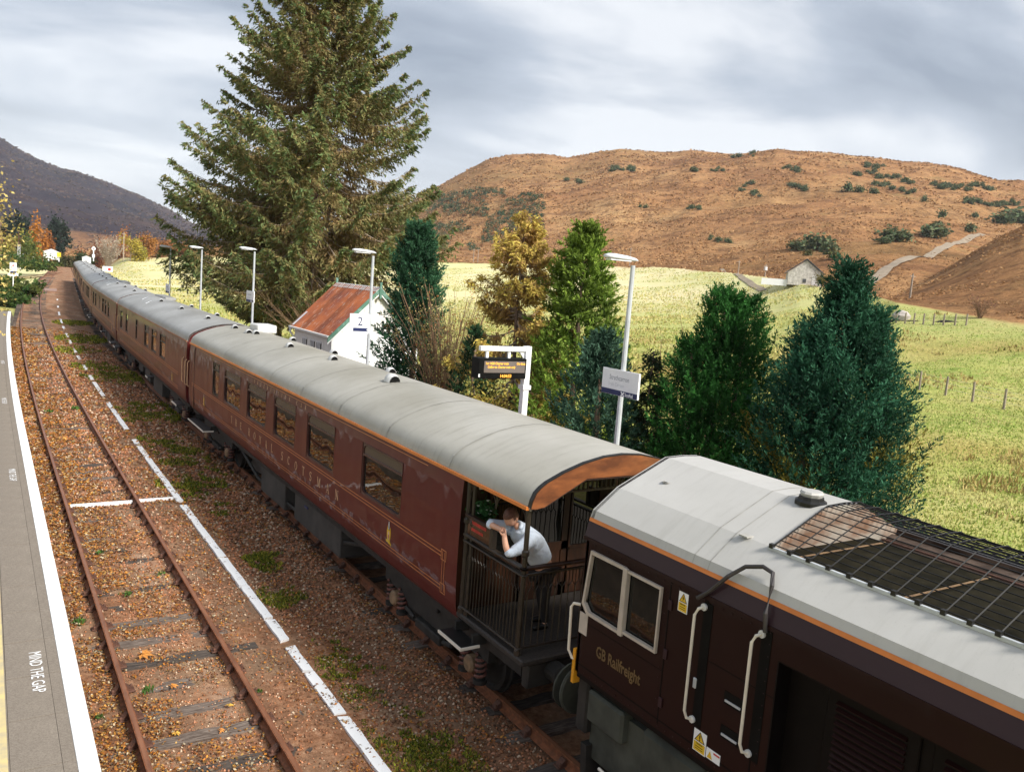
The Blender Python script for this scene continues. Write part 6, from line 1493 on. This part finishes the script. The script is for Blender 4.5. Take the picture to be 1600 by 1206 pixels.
# small white huts
def hut(u, v, D, w, d, h, label, roofm='slate', wall='sign_white'):
    p_ = far_pt(u, v, D); root = empty('hut', tuple(p_), label=label, cat='hut', group='small huts by the level crossing')
    MB().box(-w/2, w/2, -d/2, d/2, -.6, h).build('wall', wall, root)
    MB().prism([(-w/2-.15, h), (0, h+w*.22), (w/2+.15, h)], 'y', -d/2-.1, d/2+.1).build('roof', roofm, root)
    MB().box(-w*.2, w*.2, -d/2-.03, -d/2, .2, h*.8).build('door', 'steel_grey', root)
hut(43, 404, 260, 3.8, 3, 1.3, 'long low white hut left of the orange larch'); hut(80, 402, 270, 3.8, 3, 1.5, 'pale grey-blue hut right of the orange larch', 'steel_pale', 'steel_pale')
hut(135, 409, 250, 2.0, 1.8, 1.1, 'white hut beyond the far carriages, right of the roof line', 'steel_pale')
p_ = far_pt(72, 411, 240); rb = empty('relay_cabinet', tuple(p_), label='white trackside cabinet in front of the grey-blue hut', cat='cabinet'); MB().box(-.65, .65, -.3, .3, 0, 1.9, .05).build('cabinet', 'sign_white', rb); MB().box(-.7, .7, -.35, .35, 1.9, 2.0).build('lid', 'steel_pale', rb)
p_ = far_pt(92, 409, 240); yb = empty('crossing_sign', tuple(p_), label='small yellow sign on a white post beside the last carriage', cat='sign'); MB().tube([(0, 0, 0), (0, 0, 1.2)], .12, 6).build('post', 'sign_white', yb); MB().box(-.45, .45, -.05, .05, 1.2, 2.3, .02).build('board', 'label_yellow', yb)
# marker board beside the loop
p_ = far_pt(20.5, 446, 118); mk = empty('marker_board', tuple(p_), label='white marker board with blue foot on a post left of the loop', cat='sign')
MB().tube([(0, 0, -.3), (0, 0, 1.4)], .06, 6).build('post', 'sign_white', mk); MB().box(-.55, .55, -.06, .06, 1.15, 1.42).build('cross_board', 'sign_white', mk); MB().box(-.36, .36, -.03, .03, 1.42, 2.75, .03).build('board', 'sign_white', mk); MB().box(-.30, .30, -.045, -.032, 1.48, 1.72).build('blue_patch', 'navy', mk); MB().lathe([(.10, -.04), (.10, -.033)], (0, 0, 2.4), 'y', 10).build('red_mark', 'label_red', mk)
# signal disc, pole, red-circle board right of the train
p_ = far_pt(146, 405, 235); sg = empty('signal_post', tuple(p_), label='white signal post with round head above the far carriages', cat='signal'); MB().tube([(0, 0, -.5), (0, 0, 3.2)], .13, 6).build('post', 'sign_white', sg); MB().lathe([(0, -.12), (.45, -.12), (.45, .05), (0, .05)], (0, 0, 2.6), 'y', 14).build('signal_head', 'sign_white', sg); MB().lathe([(0, -.14), (.16, -.14), (.16, -.12)], (0, 0, 2.6), 'y', 10).build('lens', 'spring_red', sg); MB().box(-.3, .3, -.15, .15, .4, 1.2).build('case', 'sign_white', sg)
p_ = far_pt(193, 404, 240); po = empty('telegraph_pole', tuple(p_), label='plain pale pole standing at the far edge of the meadow', cat='pole'); MB().tube([(0, 0, -.5), (0, 0, 6.8)], [.17, .12], 7).build('pole', 'bark_pale', po); MB().box(-.5, .5, -.05, .05, 6.2, 6.35).build('cross_arm', 'bark_pale', po)
p_ = far_pt(168, 432, 150); rbd = empty('speed_board', tuple(p_), label='white board with red circle just right of the curving train', cat='sign'); MB().box(-.05, .05, -.05, .05, -1, .6).build('post', 'steel_grey', rbd); MB().box(-.75, .75, -.04, .04, .75, 1.6, .02).build('board', 'sign_white', rbd); MB().lathe([(.10, -.06), (.24, -.06), (.24, -.045), (.10, -.045)], (.25, 0, 1.15), 'y', 16).build('red_ring', 'label_red', rbd)
yp = empty('yellow_post', (-7.9+float(sL(66)), 60, .9), label='slim yellow-green post at the left end of the platform', cat='post'); MB().tube([(0, 0, 0), (0, 0, 2.2)], .06, 6).build('post', 'yellow_line', yp); MB().lathe([(.10, 0), (.10, .03)], (0, 0, 0), 'z', 8).build('foot', 'steel_grey', yp)

# ------------------------------------------------------------------ stone house, poles, fences on the right
hp = hit(1257, 441); 
hp = far_pt(1257, 441, 163); HZ = float(terr(polar(1257, 441)[0], 163))
hs = empty('stone_house', (hp[0], hp[1], HZ-.3), math.radians(-48), 'stone gabled cottage with dark slate roof below the moor', 'house')
MB().prism([(-3.0, 0), (3.0, 0), (3.0, 2.3), (0, 4.6), (-3.0, 2.3)], 'y', -.0, 9.0).build('wall', 'stone_wall', hs)
for s in (-1, 1): MB().prism([(s*3.35, 2.12), (0, 4.75), (0, 4.93), (s*3.35, 2.32)], 'y', -.25, 9.2).build('roof', 'slate', hs)
w_ = MB().box(1.2, 2.2, -.04, .02, .2, 1.9).build('door', 'steel_pale', hs); MB().box(-.35, .25, -.05, .02, .5, 1.2).build('window', 'slate', hs)
MB().box(-7.6, -3.05, .3, .8, -.3, .9).build('yard_wall', 'sign_white', hs)
p_ = base_pt(1300, 158); leafy('round_shrub', (p_[0], p_[1], p_[2]-.3), 3.0, 2.6, 'round olive shrub right of the stone cottage', 161, [(.16, .14, .05), (.22, .18, .07)], 1500, .16, cat='shrub', tr=.06)
p_ = base_pt(1345, 150); leafy('round_shrub', (p_[0], p_[1], p_[2]-.3), 2.2, 1.9, 'small olive-brown shrub peeping beside the tallest cypress', 162, [(.20, .15, .06), (.25, .19, .08)], 1200, .14, cat='shrub', tr=.05)
for i, (u, v, D, h, lb_) in enumerate(((741, 387, 380, 7, 'left pole of the close pair of poles on the moor'), (748, 386, 380, 7, 'right pole of the close pair of poles on the moor'), (985, 399, 330, 7.4, 'lone pale pole below the hill, above the nearest lamp'), (1154, 420, 240, 5.4, 'pale pole on the moor left of the stone cottage'),
        (1196, 423, 225, 5.2, 'pole carrying a transformer left of the stone cottage'), (1231, 418, 220, 4.4, 'short pole just left of the cottage roof'), (1425, 441, 150, 4.4, 'pole with cross arm on the dark heather bank'))):
    p_ = far_pt(u, v, D); az, _ = polar(u, v); z_ = float(terr(az, D)); root = empty('utility_pole', (p_[0], p_[1], min(z_, p_[2])-.3), label=lb_, cat='pole', group='poles on the moor')
    MB().tube([(0, 0, 0), (0, 0, h)], [.19, .14], 7).build('pole', 'post_wood' if i == 6 else 'bark_pale', root); MB().box(-.7, .7, -.06, .06, h-.5, h-.38).build('cross_arm', 'bark_pale', root)
    if i == 4: MB().box(-.4, .4, -.3, .3, h-1.6, h-.7, .05).build('transformer', 'steel_pale', root)
Rb = random.Random(76)
# near fence in the meadow: posts and wires
fpx = [(1385, 592), (1436, 609), (1477, 618), (1519, 628), (1568, 640), (1625, 655), (1690, 672)]
fn = empty('meadow_fence', tuple(hit(1519, 628)), label='row of weathered wooden fence posts with wire in the meadow', cat='fence'); fo = Vector(fn.location); tops_ = []
for k, (u, v) in enumerate(fpx):
    p_ = hit(u, v); h = 1.25; me = MB().tube([(p_[0], p_[1], p_[2]-.2), (p_[0]+.03*(k % 3-1), p_[1], p_[2]+h)], [.085, .07], 7).mesh('post', fo); link('post', me, 'post_wood', fn); tops_.append(p_)
for hh in (.45, .8, 1.1): link('wire', MB().tube([(q_[0], q_[1], q_[2]+hh) for q_ in tops_], .006, 3).mesh('wire', fo), 'steel_grey', fn)
fpx = [(1388, 477), (1399, 478.5), (1414, 480.5), (1428, 482), (1442, 485), (1457, 487), (1473, 489.5), (1489, 492), (1507, 494.5), (1525, 497)]
fn = empty('bank_fence', tuple(hit(1457, 487)), label='line of pale fence posts along the dark ditch at the meadow edge', cat='fence'); fo = Vector(fn.location); tops_ = []
for (u, v) in fpx:
    az, _ = polar(u, v); p_ = base_pt(u, 98+(u-1388)*-.02); me = MB().tube([(p_[0], p_[1], p_[2]-.2), (p_[0], p_[1], p_[2]+1.15)], [.09, .08], 6).mesh('post', fo); link('post', me, 'post_wood', fn); tops_.append(p_)
for hh in (.5, .95): link('wire', MB().tube([(q_[0], q_[1], q_[2]+hh) for q_ in tops_], .008, 3).mesh('wire', fo), 'steel_grey', fn)
dt = MB(); A_ = []; B_ = []
for q_ in tops_: n_ = unit(q_[:2]-CAM[:2]); A_.append((q_[0]+n_[0]*.8, q_[1]+n_[1]*.8, q_[2]-.1)); B_.append((q_[0]+n_[0]*1.6, q_[1]+n_[1]*1.6, q_[2]+Rb.uniform(.2, .6)))
o = dt.strip(A_, B_).build('ditch_bank', 'peat_dark' if 'peat_dark' in MATS else 'trousers'); tag(o, 'dark peaty ditch bank behind the pale fence posts', kind='structure')
M('boulder', (.40, .36, .33), .9, var=.25, scale=2, bmp=.5)
p_ = base_pt(1421, 100); bo = MB().lathe([(.0, -.2), (.9, -.1), (1.0, .4), (.6, .85), (0, 1.0)], (0, 0, 0), 'z', 9).build('boulder', 'boulder'); bo.location = tuple(p_); tag(bo, 'pale boulder beside the ditch fence', 'boulder')
q_ = base_pt(1545, 99); bare_shrub('bare_shrub', (q_[0], q_[1], q_[2]-.2), 2.6, 1.6, 'purplish leafless shrub right of the ditch fence', 171, 50, 'twig', [(.20, .09, .07)], 500, lr=.06)

# ------------------------------------------------------------------ bushes, pines and woods on the hill
def clump_mesh(seed, cols, n=260, pointed=False):
    r = np.random.default_rng(seed); P_ = r.normal(0, 1, (n, 3))*np.array([.30, .30, .26])+np.array([0, 0, .5]); P_[:, 2] = np.abs(P_[:, 2])
    if pointed: k = np.clip(1.25-P_[:, 2:3], .15, 1); P_[:, :2] *= k
    d = unit(r.normal(0, 1, (n, 3))); e = perp(r, d); cc = np.array(cols)[r.integers(0, len(cols), n)]*r.uniform(.6, 1.4, (n, 1)); V_, C_ = rhombs(P_, d, e, .15*np.ones(n), .10*np.ones(n), cc)
    me = np_mesh('crown', V_, np.arange(len(V_)).reshape(-1, 4), C_); me.materials.append(MATS['foliage']); return me
Rb = random.Random(77)
PIN = [clump_mesh(200+i, [(.08, .12, .06), (.11, .15, .07), (.15, .16, .08)], 260) for i in range(4)]
OLV = [clump_mesh(210+i, [(.12, .13, .045), (.17, .14, .05), (.09, .10, .04)], 220) for i in range(3)]
TRK = MB().tube([(0, 0, -.1), (0, 0, .5)], [.05, .03], 5).mesh('trunk'); TRK.materials.append(MATS['bark'])
Rb = random.Random(77)
def hill_bush(u, v, sz, kind, label, group, wide=1.0):
    p_ = hit(u, v, 90); D = np.linalg.norm(p_-CAM); s = sz*D/FPX
    root = empty('hill_tree', tuple(p_), Rb.uniform(0, 6.28), label, 'tree', group); root.scale = (s*wide, s*wide, s)
    link('crown', Rb.choice(PIN if kind == 0 else OLV), None, root); link('trunk', TRK, None, root)
G1 = 'dark pines scattered on the brown hill'; L1 = 'small dark green pine growing on the open brown hillside'
for (u, v, sz, w) in ((1392, 377, 18, 1.5), (1407, 378, 15, 1.5), (1450, 371, 13, 1.2), (1461, 372, 19, 1.3), (1472, 369, 10, 1.2), (1516, 363, 10, 1.1), (1472, 340, 9, 1), (1523, 341, 7, 1), (1583, 348, 17, 1.4), (1597, 349, 14, 1.3), (1565, 350, 14, 1.5), (1444, 316, 8, .8), (1382, 381, 9, 1.4), (1324, 300, 12, .9), (1342, 301, 8, 1.3), (1365, 303, 8, 1.3)): hill_bush(u, v, sz, 0, L1, G1, w)
L2 = 'olive green bush in the gully above the stone cottage'; G2 = 'bushes in the gully above the cottage'
for (u, v, sz, w) in ((1240, 389, 12, 1.4), (1252, 392, 14, 1.3), (1270, 388, 17, 1.4), (1285, 392, 20, 1.3), (1295, 398, 16, 1.2), (1262, 400, 9, 1.2), (1303, 406, 12, 1.3)): hill_bush(u, v, sz, (0 if sz > 13 else 1), L2, G2, w)
def L3_(u, v):
    if v > 310: return 'low green scrub tree on the lower half of the brown hill'
    return ('small scrub tree high on the left shoulder of the brown hill' if u < 930 else 'small scrub tree below the middle summit of the brown hill' if u < 1100 else 'small scrub tree on the slope below the right summit of the brown hill' if u < 1300 else 'small scrub tree scattered right of the right summit, above the track' if u < 1440 else 'small scrub tree in the dense rows at the right end of the ridge')
G3 = 'scrub on the upper slopes'
row = [(1350, 260), (1362, 262), (1374, 263), (1342, 277), (1362, 272), (1372, 278), (1390, 277), (1400, 279), (1372, 290), (1384, 292), (1396, 296), (1408, 299), (1420, 302), (1414, 286), (1426, 287), (1460, 289), (1472, 291), (1484, 292), (1496, 294), (1508, 294), (1520, 292), (1532, 293), (1545, 297), (1470, 296), (1490, 298), (1510, 299), (1508, 317), (1520, 318), (1532, 319), (1544, 321), (1556, 322), (1568, 320), (1580, 319), (1592, 320), (1226, 264), (1238, 266), (1247, 268), (1162, 298), (1170, 291), (1174, 302), (1182, 306), (1238, 292), (1252, 296), (1262, 299), (1116, 268), (1128, 266), (1090, 268), (970, 266), (980, 265), (960, 267), (990, 267), (1002, 324), (1078, 328), (1094, 328), (1150, 246), (1178, 243), (700, 325), (690, 316), (905, 286), (890, 285), (1115, 374), (1126, 377), (1136, 380)]
for (u, v) in row:
    for k in range(3): hill_bush(u+Rb.uniform(-7, 7), v+Rb.uniform(-2.5, 2.5), Rb.uniform(3.0, 6.0), 0, L3_(u, v), G3, Rb.uniform(.9, 1.5))
# the wood on the left flank of the hill: uncountable
r = np.random.default_rng(5); Vs, Cs = [], []
pts = []
for _ in range(2600):
    u = r.uniform(668, 850); v = r.uniform(288, 392)
    if vnoise(np.array(u*.035), np.array(v*.07), 4) < .26 or v < 300+abs(u-760)*.12-5: continue
    pts.append((u, v))
for (u, v) in pts[:1300]:
    p_ = hit(u, v, 200); D = np.linalg.norm(p_-CAM); s = r.uniform(2.4, 4.6)*D/FPX; n = 24
    green = r.uniform() < .55; cc = np.array((.07, .11, .06) if green else ((.20, .13, .06), (.13, .12, .05), (.24, .12, .05))[r.integers(0, 3)])
    P_ = r.normal(0, 1, (n, 3))*np.array([.42, .42, .34])*s+np.array([0, 0, .5*s])+p_; d = unit(r.normal(0, 1, (n, 3))); e = perp(r, d)
    V_, C_ = rhombs(P_, d, e, .28*s*np.ones(n), .2*s*np.ones(n), np.clip(cc*r.uniform(.6, 1.4, (n, 1)), 0, 1)); Vs.append(V_); Cs.append(C_)
V_ = np.concatenate(Vs); C_ = np.concatenate(Cs); o = link('hillside_wood', np_mesh('hillside_wood', V_, np.arange(len(V_)).reshape(-1, 4), C_), 'foliage'); tag(o, 'scattered wood of pine and bare birch on the left flank of the brown hill', 'wood', kind='stuff')

# heather, bracken and stones that roughen the moor
r = np.random.default_rng(6); n = 120000
az = r.uniform(-.06, 1.16, n); De_ = np.interp(az, ET[:, 0], ET[:, 2]); Dr_ = np.interp(az, RT[:, 0], RT[:, 2]); D = De_*1.01+(Dr_*1.0-De_)*r.uniform(0, 1, n)**1.5
X = CAM[0]+D*np.sin(az); Y = CAM[1]+D*np.cos(az); k = (vnoise(X/14, Y/14, 70)+.6*vnoise(X/4, Y/4, 71) > .78); az, D, X, Y = az[k], D[k], X[k], Y[k]; m = len(X)
P_ = np.stack([X, Y, terr(az, D)], -1); s_ = D/FPX*r.uniform(.7, 1.8, m); d = unit(r.normal(0, 1, (m, 3))*np.array([1, 1, .35])); e = unit(np.cross(d, r.normal(0, 1, (m, 3))))
pal = np.array([(.17, .09, .045), (.24, .125, .06), (.46, .26, .11), (.26, .20, .085), (.15, .105, .05), (.52, .36, .18), (.38, .19, .075)]); cc = (.32*pal[r.integers(0, 7, m)]+.68*np.array([.37, .205, .095]))*r.uniform(.8, 1.2, (m, 1)); mt_ = (az < .30) & (D > 900); cc[mt_] = cc[mt_]*np.array([.28, .34, .62])  # flecks on the mountain darkened and blued for painted cloud shade and haze
V_, C_ = rhombs(P_+np.array([0, 0, 1.0])*s_[:, None]*.5, d, e, s_*1.5, s_*.8, np.clip(cc, 0, 1)); o = link('heather', np_mesh('heather', V_, np.arange(len(V_)).reshape(-1, 4), C_), 'grass'); tag(o, 'heather and bracken roughening the brown moor', 'heather', kind='stuff')

# ------------------------------------------------------------------ meadow grass and rushes
r = np.random.default_rng(8)
def grass(name, n, dlo, dhi, a0, a1, hlo, hhi, cols, label, wid, thr=0, seed=1):
    az = r.uniform(a0, a1, n); D = dlo*(dhi/dlo)**r.uniform(0, 1, n); X = CAM[0]+D*np.sin(az); Y = CAM[1]+D*np.cos(az)
    k = X-sT(np.clip(Y, 0, 400)) > 5.0; De = np.interp(az, ET[:, 0], ET[:, 2]); k &= D < De*.98
    if thr: k &= vnoise(X*.12, Y*.12, seed)+.35*vnoise(X*.6, Y*.6, seed+1) > thr
    az, D, X, Y = az[k], D[k], X[k], Y[k]; Z = terr(az, D); m = len(X); h = r.uniform(hlo, hhi, m); w = wid*(D/30)**.6*r.uniform(.7, 1.3, m)
    dr = r.uniform(0, 2*math.pi, m); ln_ = r.normal(0, .35, (m, 2))*h[:, None]
    A_ = np.stack([X-np.cos(dr)*w, Y-np.sin(dr)*w, Z-.03], -1); B_ = np.stack([X+np.cos(dr)*w, Y+np.sin(dr)*w, Z-.03], -1); T_ = np.stack([X+ln_[:, 0], Y+ln_[:, 1], Z+h], -1)
    cc = np.array(cols)[np.clip((vnoise(X*.25, Y*.25, seed+5)*len(cols)+r.uniform(-.6, .6, m)).astype(int), 0, len(cols)-1)]*r.uniform(.84, 1.16, (m, 1))
    V_ = np.stack([A_, B_, T_], 1).reshape(-1, 3); o = link(name, np_mesh(name, V_, np.arange(m*3).reshape(-1, 3), np.clip(np.repeat(cc, 3, 0), 0, 1)), 'grass'); tag(o, label, 'grass', kind='stuff')
grass('meadow_grass', 150000, 20, 130, .42, 1.16, .04, .12, [(.23, .32, .068), (.35, .41, .11), (.48, .46, .17), (.28, .36, .08), (.52, .47, .20)], 'short rough meadow grass beyond the train', .040)
grass('rushes', 60000, 30, 150, .30, 1.16, .16, .36, [(.36, .27, .10), (.46, .36, .15), (.17, .17, .05)], 'tufts of brown rushes in the meadow', .045, .98, 3)
grass('far_grass', 90000, 60, 330, .02, 1.0, .12, .34, [(.44, .42, .14), (.54, .46, .19), (.34, .36, .10)], 'pale grass of the far meadow', .06, .55, 9)

# ------------------------------------------------------------------ ballast stones, fallen leaves, moss and weeds
OCT_F = np.array([(0, 2, 4), (2, 1, 4), (1, 3, 4), (3, 0, 4), (2, 0, 5), (1, 2, 5), (3, 1, 5), (0, 3, 5)])
def stones(n):
    Y = 6.2*(58/6.2)**r.uniform(0, 1, n); X = r.uniform(-5.95, -.80, n)
    keep = ~((np.abs(X+4.6-.7525) < .07) | (np.abs(X+4.6+.7525) < .07) | ((X > -2.98) & (X < -2.78) & (r.uniform(0, 1, n) < .96)))
    dn = np.where(X > -2.7, 1.0, .50)*np.clip(.35+1.1*vnoise(X*.9, Y*.9, 55), 0, 1); keep &= r.uniform(0, 1, n) < dn
    X, Y = X[keep], Y[keep]; m = len(X); s = r.uniform(.011, .030, m)*(1+.35*(X > -2.6))*np.clip(Y/13, .9, 2.6)
    B = np.array([(1, 0, 0), (-1, 0, 0), (0, 1, 0), (0, -1, 0), (0, 0, 1), (0, 0, -1.0)])[None]*r.uniform(.55, 1.15, (m, 6, 1))
    a = r.uniform(0, 6.28, m); c, sn = np.cos(a), np.sin(a); Bx = B[..., 0]*c[:, None]-B[..., 1]*sn[:, None]; By = B[..., 0]*sn[:, None]+B[..., 1]*c[:, None]
    t = r.normal(0, .3, (m, 1)); Bz = B[..., 2]*.75+Bx*t
    V_ = np.stack([Bx, By, Bz], -1)*s[:, None, None]+np.stack([X+sT(Y)*.5, Y, bedz(X, Y)+s*.25], -1)[:, None, :]
    Fa = (OCT_F[None]+6*np.arange(m)[:, None, None]).reshape(-1, 3)
    pal = np.array([(.34, .150, .082), (.22, .10, .052), (.44, .21, .12), (.13, .07, .04), (.54, .40, .28), (.30, .13, .06), (.44, .18, .08)]); cc = pal[r.integers(0, 7, m)]*r.uniform(.6, 1.25, (m, 1))
    o = link('ballast_stones', np_mesh('ballast_stones', V_.reshape(-1, 3), Fa, np.repeat(cc, 6, 0)), 'stones'); tag(o, 'loose reddish-brown ballast stones between the tracks', 'gravel', kind='stuff')
stones(78000)
def leaves(n):
    Y = 6.2*(70/6.2)**r.uniform(0, 1, n); 
    zone = r.uniform(0, 1, n); X = np.where(zone < .33, r.uniform(-5.97, -5.30, n), np.where(zone < .52, -5.28+np.abs(r.normal(0, .42, n)), r.uniform(-5.2, -.9, n)))
    k = vnoise(X*2.2, Y*1.6, 91)+.5*vnoise(X*7, Y*7, 92) > np.where(zone < .52, .60, .74); k &= (np.abs(X+3.8475) > .06) & (np.abs(X+5.3525) > .055); X, Y = X[k], Y[k]; m = len(X)
    P_ = np.stack([X+sT(Y)*.5, Y, bedz(X, Y)+.018+r.uniform(0, .03, m)], -1); d = unit(r.normal(0, 1, (m, 3))*np.array([1, 1, .35])); e = unit(np.cross(d, np.array([0, 0, 1.0])+r.normal(0, .5, (m, 3))))
    pal = np.array([(.50, .19, .025), (.58, .27, .05), (.40, .14, .03), (.30, .12, .04), (.55, .33, .10), (.22, .09, .04), (.56, .46, .30)]); cc = pal[r.integers(0, 7, m)]*r.uniform(.4, 1.15, (m, 1))
    L_ = r.uniform(.011, .030, m)*np.clip(Y/14, .9, 3.0); V_, C_ = rhombs(P_, d, e, L_, L_*.62, np.clip(cc, 0, 1)); o = link('fallen_leaves', np_mesh('fallen_leaves', V_, np.arange(len(V_)).reshape(-1, 4), C_), 'leaves'); tag(o, 'drift of small orange fallen leaves along the rails', 'leaves', kind='stuff')
leaves(95000)
# a few large palmate leaves
def big_leaf(x, y, s, rz, col, label, tilt=0):
    mb = MB(); 
    for k in range(5):
        a = math.radians(-80+40*k); L_ = s*(1-.22*abs(k-2)/2); w = .20*s; c, sn = math.cos(a), math.sin(a)
        pts = [(0, 0, .004*k), (.45*L_*c-w*sn, .45*L_*sn+w*c, .02), (L_*c, L_*sn, .0+.05*s), (.45*L_*c+w*sn, .45*L_*sn-w*c, .02)]; mb.add(pts, [(0, 1, 2, 3)])
    mb.tube([(0, 0, .005), (-.4*s, 0, .02)], .004, 4)
    o = mb.build('sycamore_leaf', col); o.location = (x, y, float(bedz(np.array(x), np.array(y)))+.05); o.rotation_euler = (tilt, .1, rz); tag(o, label, 'leaf', 'large fallen leaves on the loop track')
M('leaf_orange', (.46, .19, .035), .7, var=.35, scale=25); M('leaf_yellow', (.52, .31, .05), .7, var=.3, scale=25)
for (u, v, s, col, lb_) in ((222, 1022, .19, 'leaf_orange', 'large orange palmate leaf lying by the left rail'), (268, 1070, .11, 'leaf_orange', 'orange palmate leaf on a sleeper mid-track below the largest leaf'), (358, 1102, .09, 'leaf_yellow', 'yellow leaf close to the right rail'), (274, 1142, .08, 'leaf_yellow', 'small yellow leaf in the middle of the track'), (344, 1138, .07, 'leaf_orange', 'pale orange leaf right of the small yellow leaf'), (190, 912, .11, 'leaf_orange', 'orange leaf against the left rail, farthest of the large leaves')):
    p_ = onz(u, v, -.12); big_leaf(p_[0], p_[1], s, Rb.uniform(0, 6.28), col, lb_, Rb.uniform(-.2, .3))
# moss cushions and weeds
def moss():
    spots = []
    for (u, v, R) in ((300, 758, .42), (278, 712, .35), (255, 690, .3), (415, 876, .30), (445, 937, .34), (560, 1062, .55), (600, 1100, .50), (650, 1160, .60), (700, 1200, .5), (530, 1020, .35), (235, 650, .35), (215, 640, .3), (180, 590, .4), (150, 575, .35), (120, 548, .35), (128, 530, .45), (115, 505, .4), (345, 795, .2), (245, 640, .3), (330, 735, .25)):
        p_ = onz(u, v, -.14); spots.append((p_[0], p_[1], R*np.clip(p_[1]/13, .8, 3)))
    Ps, cs, hs = [], [], []
    for (x, y, R) in spots:
        n = int(6000*min(R, 1)**1.1)+900; a = r.uniform(0, 6.28, n); rr = R*1.55*r.uniform(0, 1, n)**.7; X = x+rr*np.cos(a)*.8; Y = y+rr*np.sin(a)*1.5
        k = (vnoise(X*2.6, Y*2.6, 31)*.6+vnoise(X*9, Y*9, 32)*.4-.22*(rr/(R*1.55)-.5) > .52) & (np.abs(X-(sT(Y)+sL(Y))*.5+2.88) > .10); X, Y = X[k], Y[k]; m = len(X); Ps.append(np.stack([X, Y, -.145+0*X], -1)); far_ = np.clip(y/12, .8, 4)
        cs.append(np.array([(.12, .15, .02), (.26, .29, .035), (.38, .32, .05), (.07, .095, .018)])[r.integers(0, 4, m)]*r.uniform(.6, 1.3, (m, 1))); hs.append(r.uniform(.02, .06, m)*far_**.7)
    P_ = np.concatenate(Ps); C = np.concatenate(cs); h = np.concatenate(hs); m = len(P_); a = r.uniform(0, 6.28, m); w = h*.35; dx = np.stack([np.cos(a)*w, np.sin(a)*w, 0*a], -1); ln_ = r.normal(0, .5, (m, 2))*h[:, None]
    V_ = np.stack([P_-dx, P_+dx, P_+np.column_stack([ln_, h])], 1).reshape(-1, 3); o = link('moss', np_mesh('moss', V_, np.arange(3*m).reshape(-1, 3), np.repeat(C, 3, 0)), 'grass'); tag(o, 'patches of green moss and weeds on the ballast right of the white line', 'moss', kind='stuff')
moss()
def weed(u, v, s, i, lb_, n=26, X=None):
    p_ = onz(u, v, -.14); rr_ = np.random.default_rng(300+i); root = empty('weed_tuft', tuple(p_), label=lb_, cat='weed', group='green weeds growing in the track')
    P_ = rr_.normal(0, .35*s, (n, 3))*np.array([1, 1, .1])+np.array([0, 0, s*.35]); d = unit(rr_.normal(0, .5, (n, 3))+np.array([0, 0, .8])); e = perp(rr_, d)
    V_, C_ = rhombs(P_, d, e, s*.42*rr_.uniform(.6, 1.2, n), s*.12*np.ones(n), np.array([(.07, .14, .03)])*rr_.uniform(.6, 1.6, (n, 1))); leaf_obj('leaves', V_, C_, root)
for i, (u, v, s, lb_) in enumerate(((122, 975, .17, 'leafy weed at the foot of the platform wall'), (200, 930, .12, 'green weed between the rails beside the left rail'), (232, 1080, .12, 'grassy weed mid-track below the large orange leaf'), (156, 1122, .09, 'small green sprig left of the left rail near the bottom'), (250, 898, .10, 'small weed mid-track above the large leaves'), (118, 640, .22, 'yellow-green grass tuft between the rails, left one of two'), (78, 645, .2, 'yellow-green grass tuft hugging the left rail'), (155, 865, .12, 'grass tuft inside the left rail below the white marker'), (405, 1082, .09, 'tiny weed against the right rail'))): weed(u, v, s, i, lb_)

# ------------------------------------------------------------------ air
hz_ = MB().box(-9600, 9600, -9600, 9600, -80, 560).build('haze', None); tag(hz_, 'thin pale haze in the valley air', kind='stuff')
hm_ = bpy.data.materials.new('haze'); hm_.use_nodes = True; nt = hm_.node_tree; nt.nodes.clear(); ho = nt.nodes.new('ShaderNodeOutputMaterial'); hv = nt.nodes.new('ShaderNodeVolumePrincipled')
hv.inputs['Color'].default_value = (.86, .91, 1.0, 1); hv.inputs['Density'].default_value = .00008; hv.inputs['Anisotropy'].default_value = 0.0; nt.links.new(hv.outputs[0], ho.inputs['Volume']); hz_.data.materials.append(hm_)
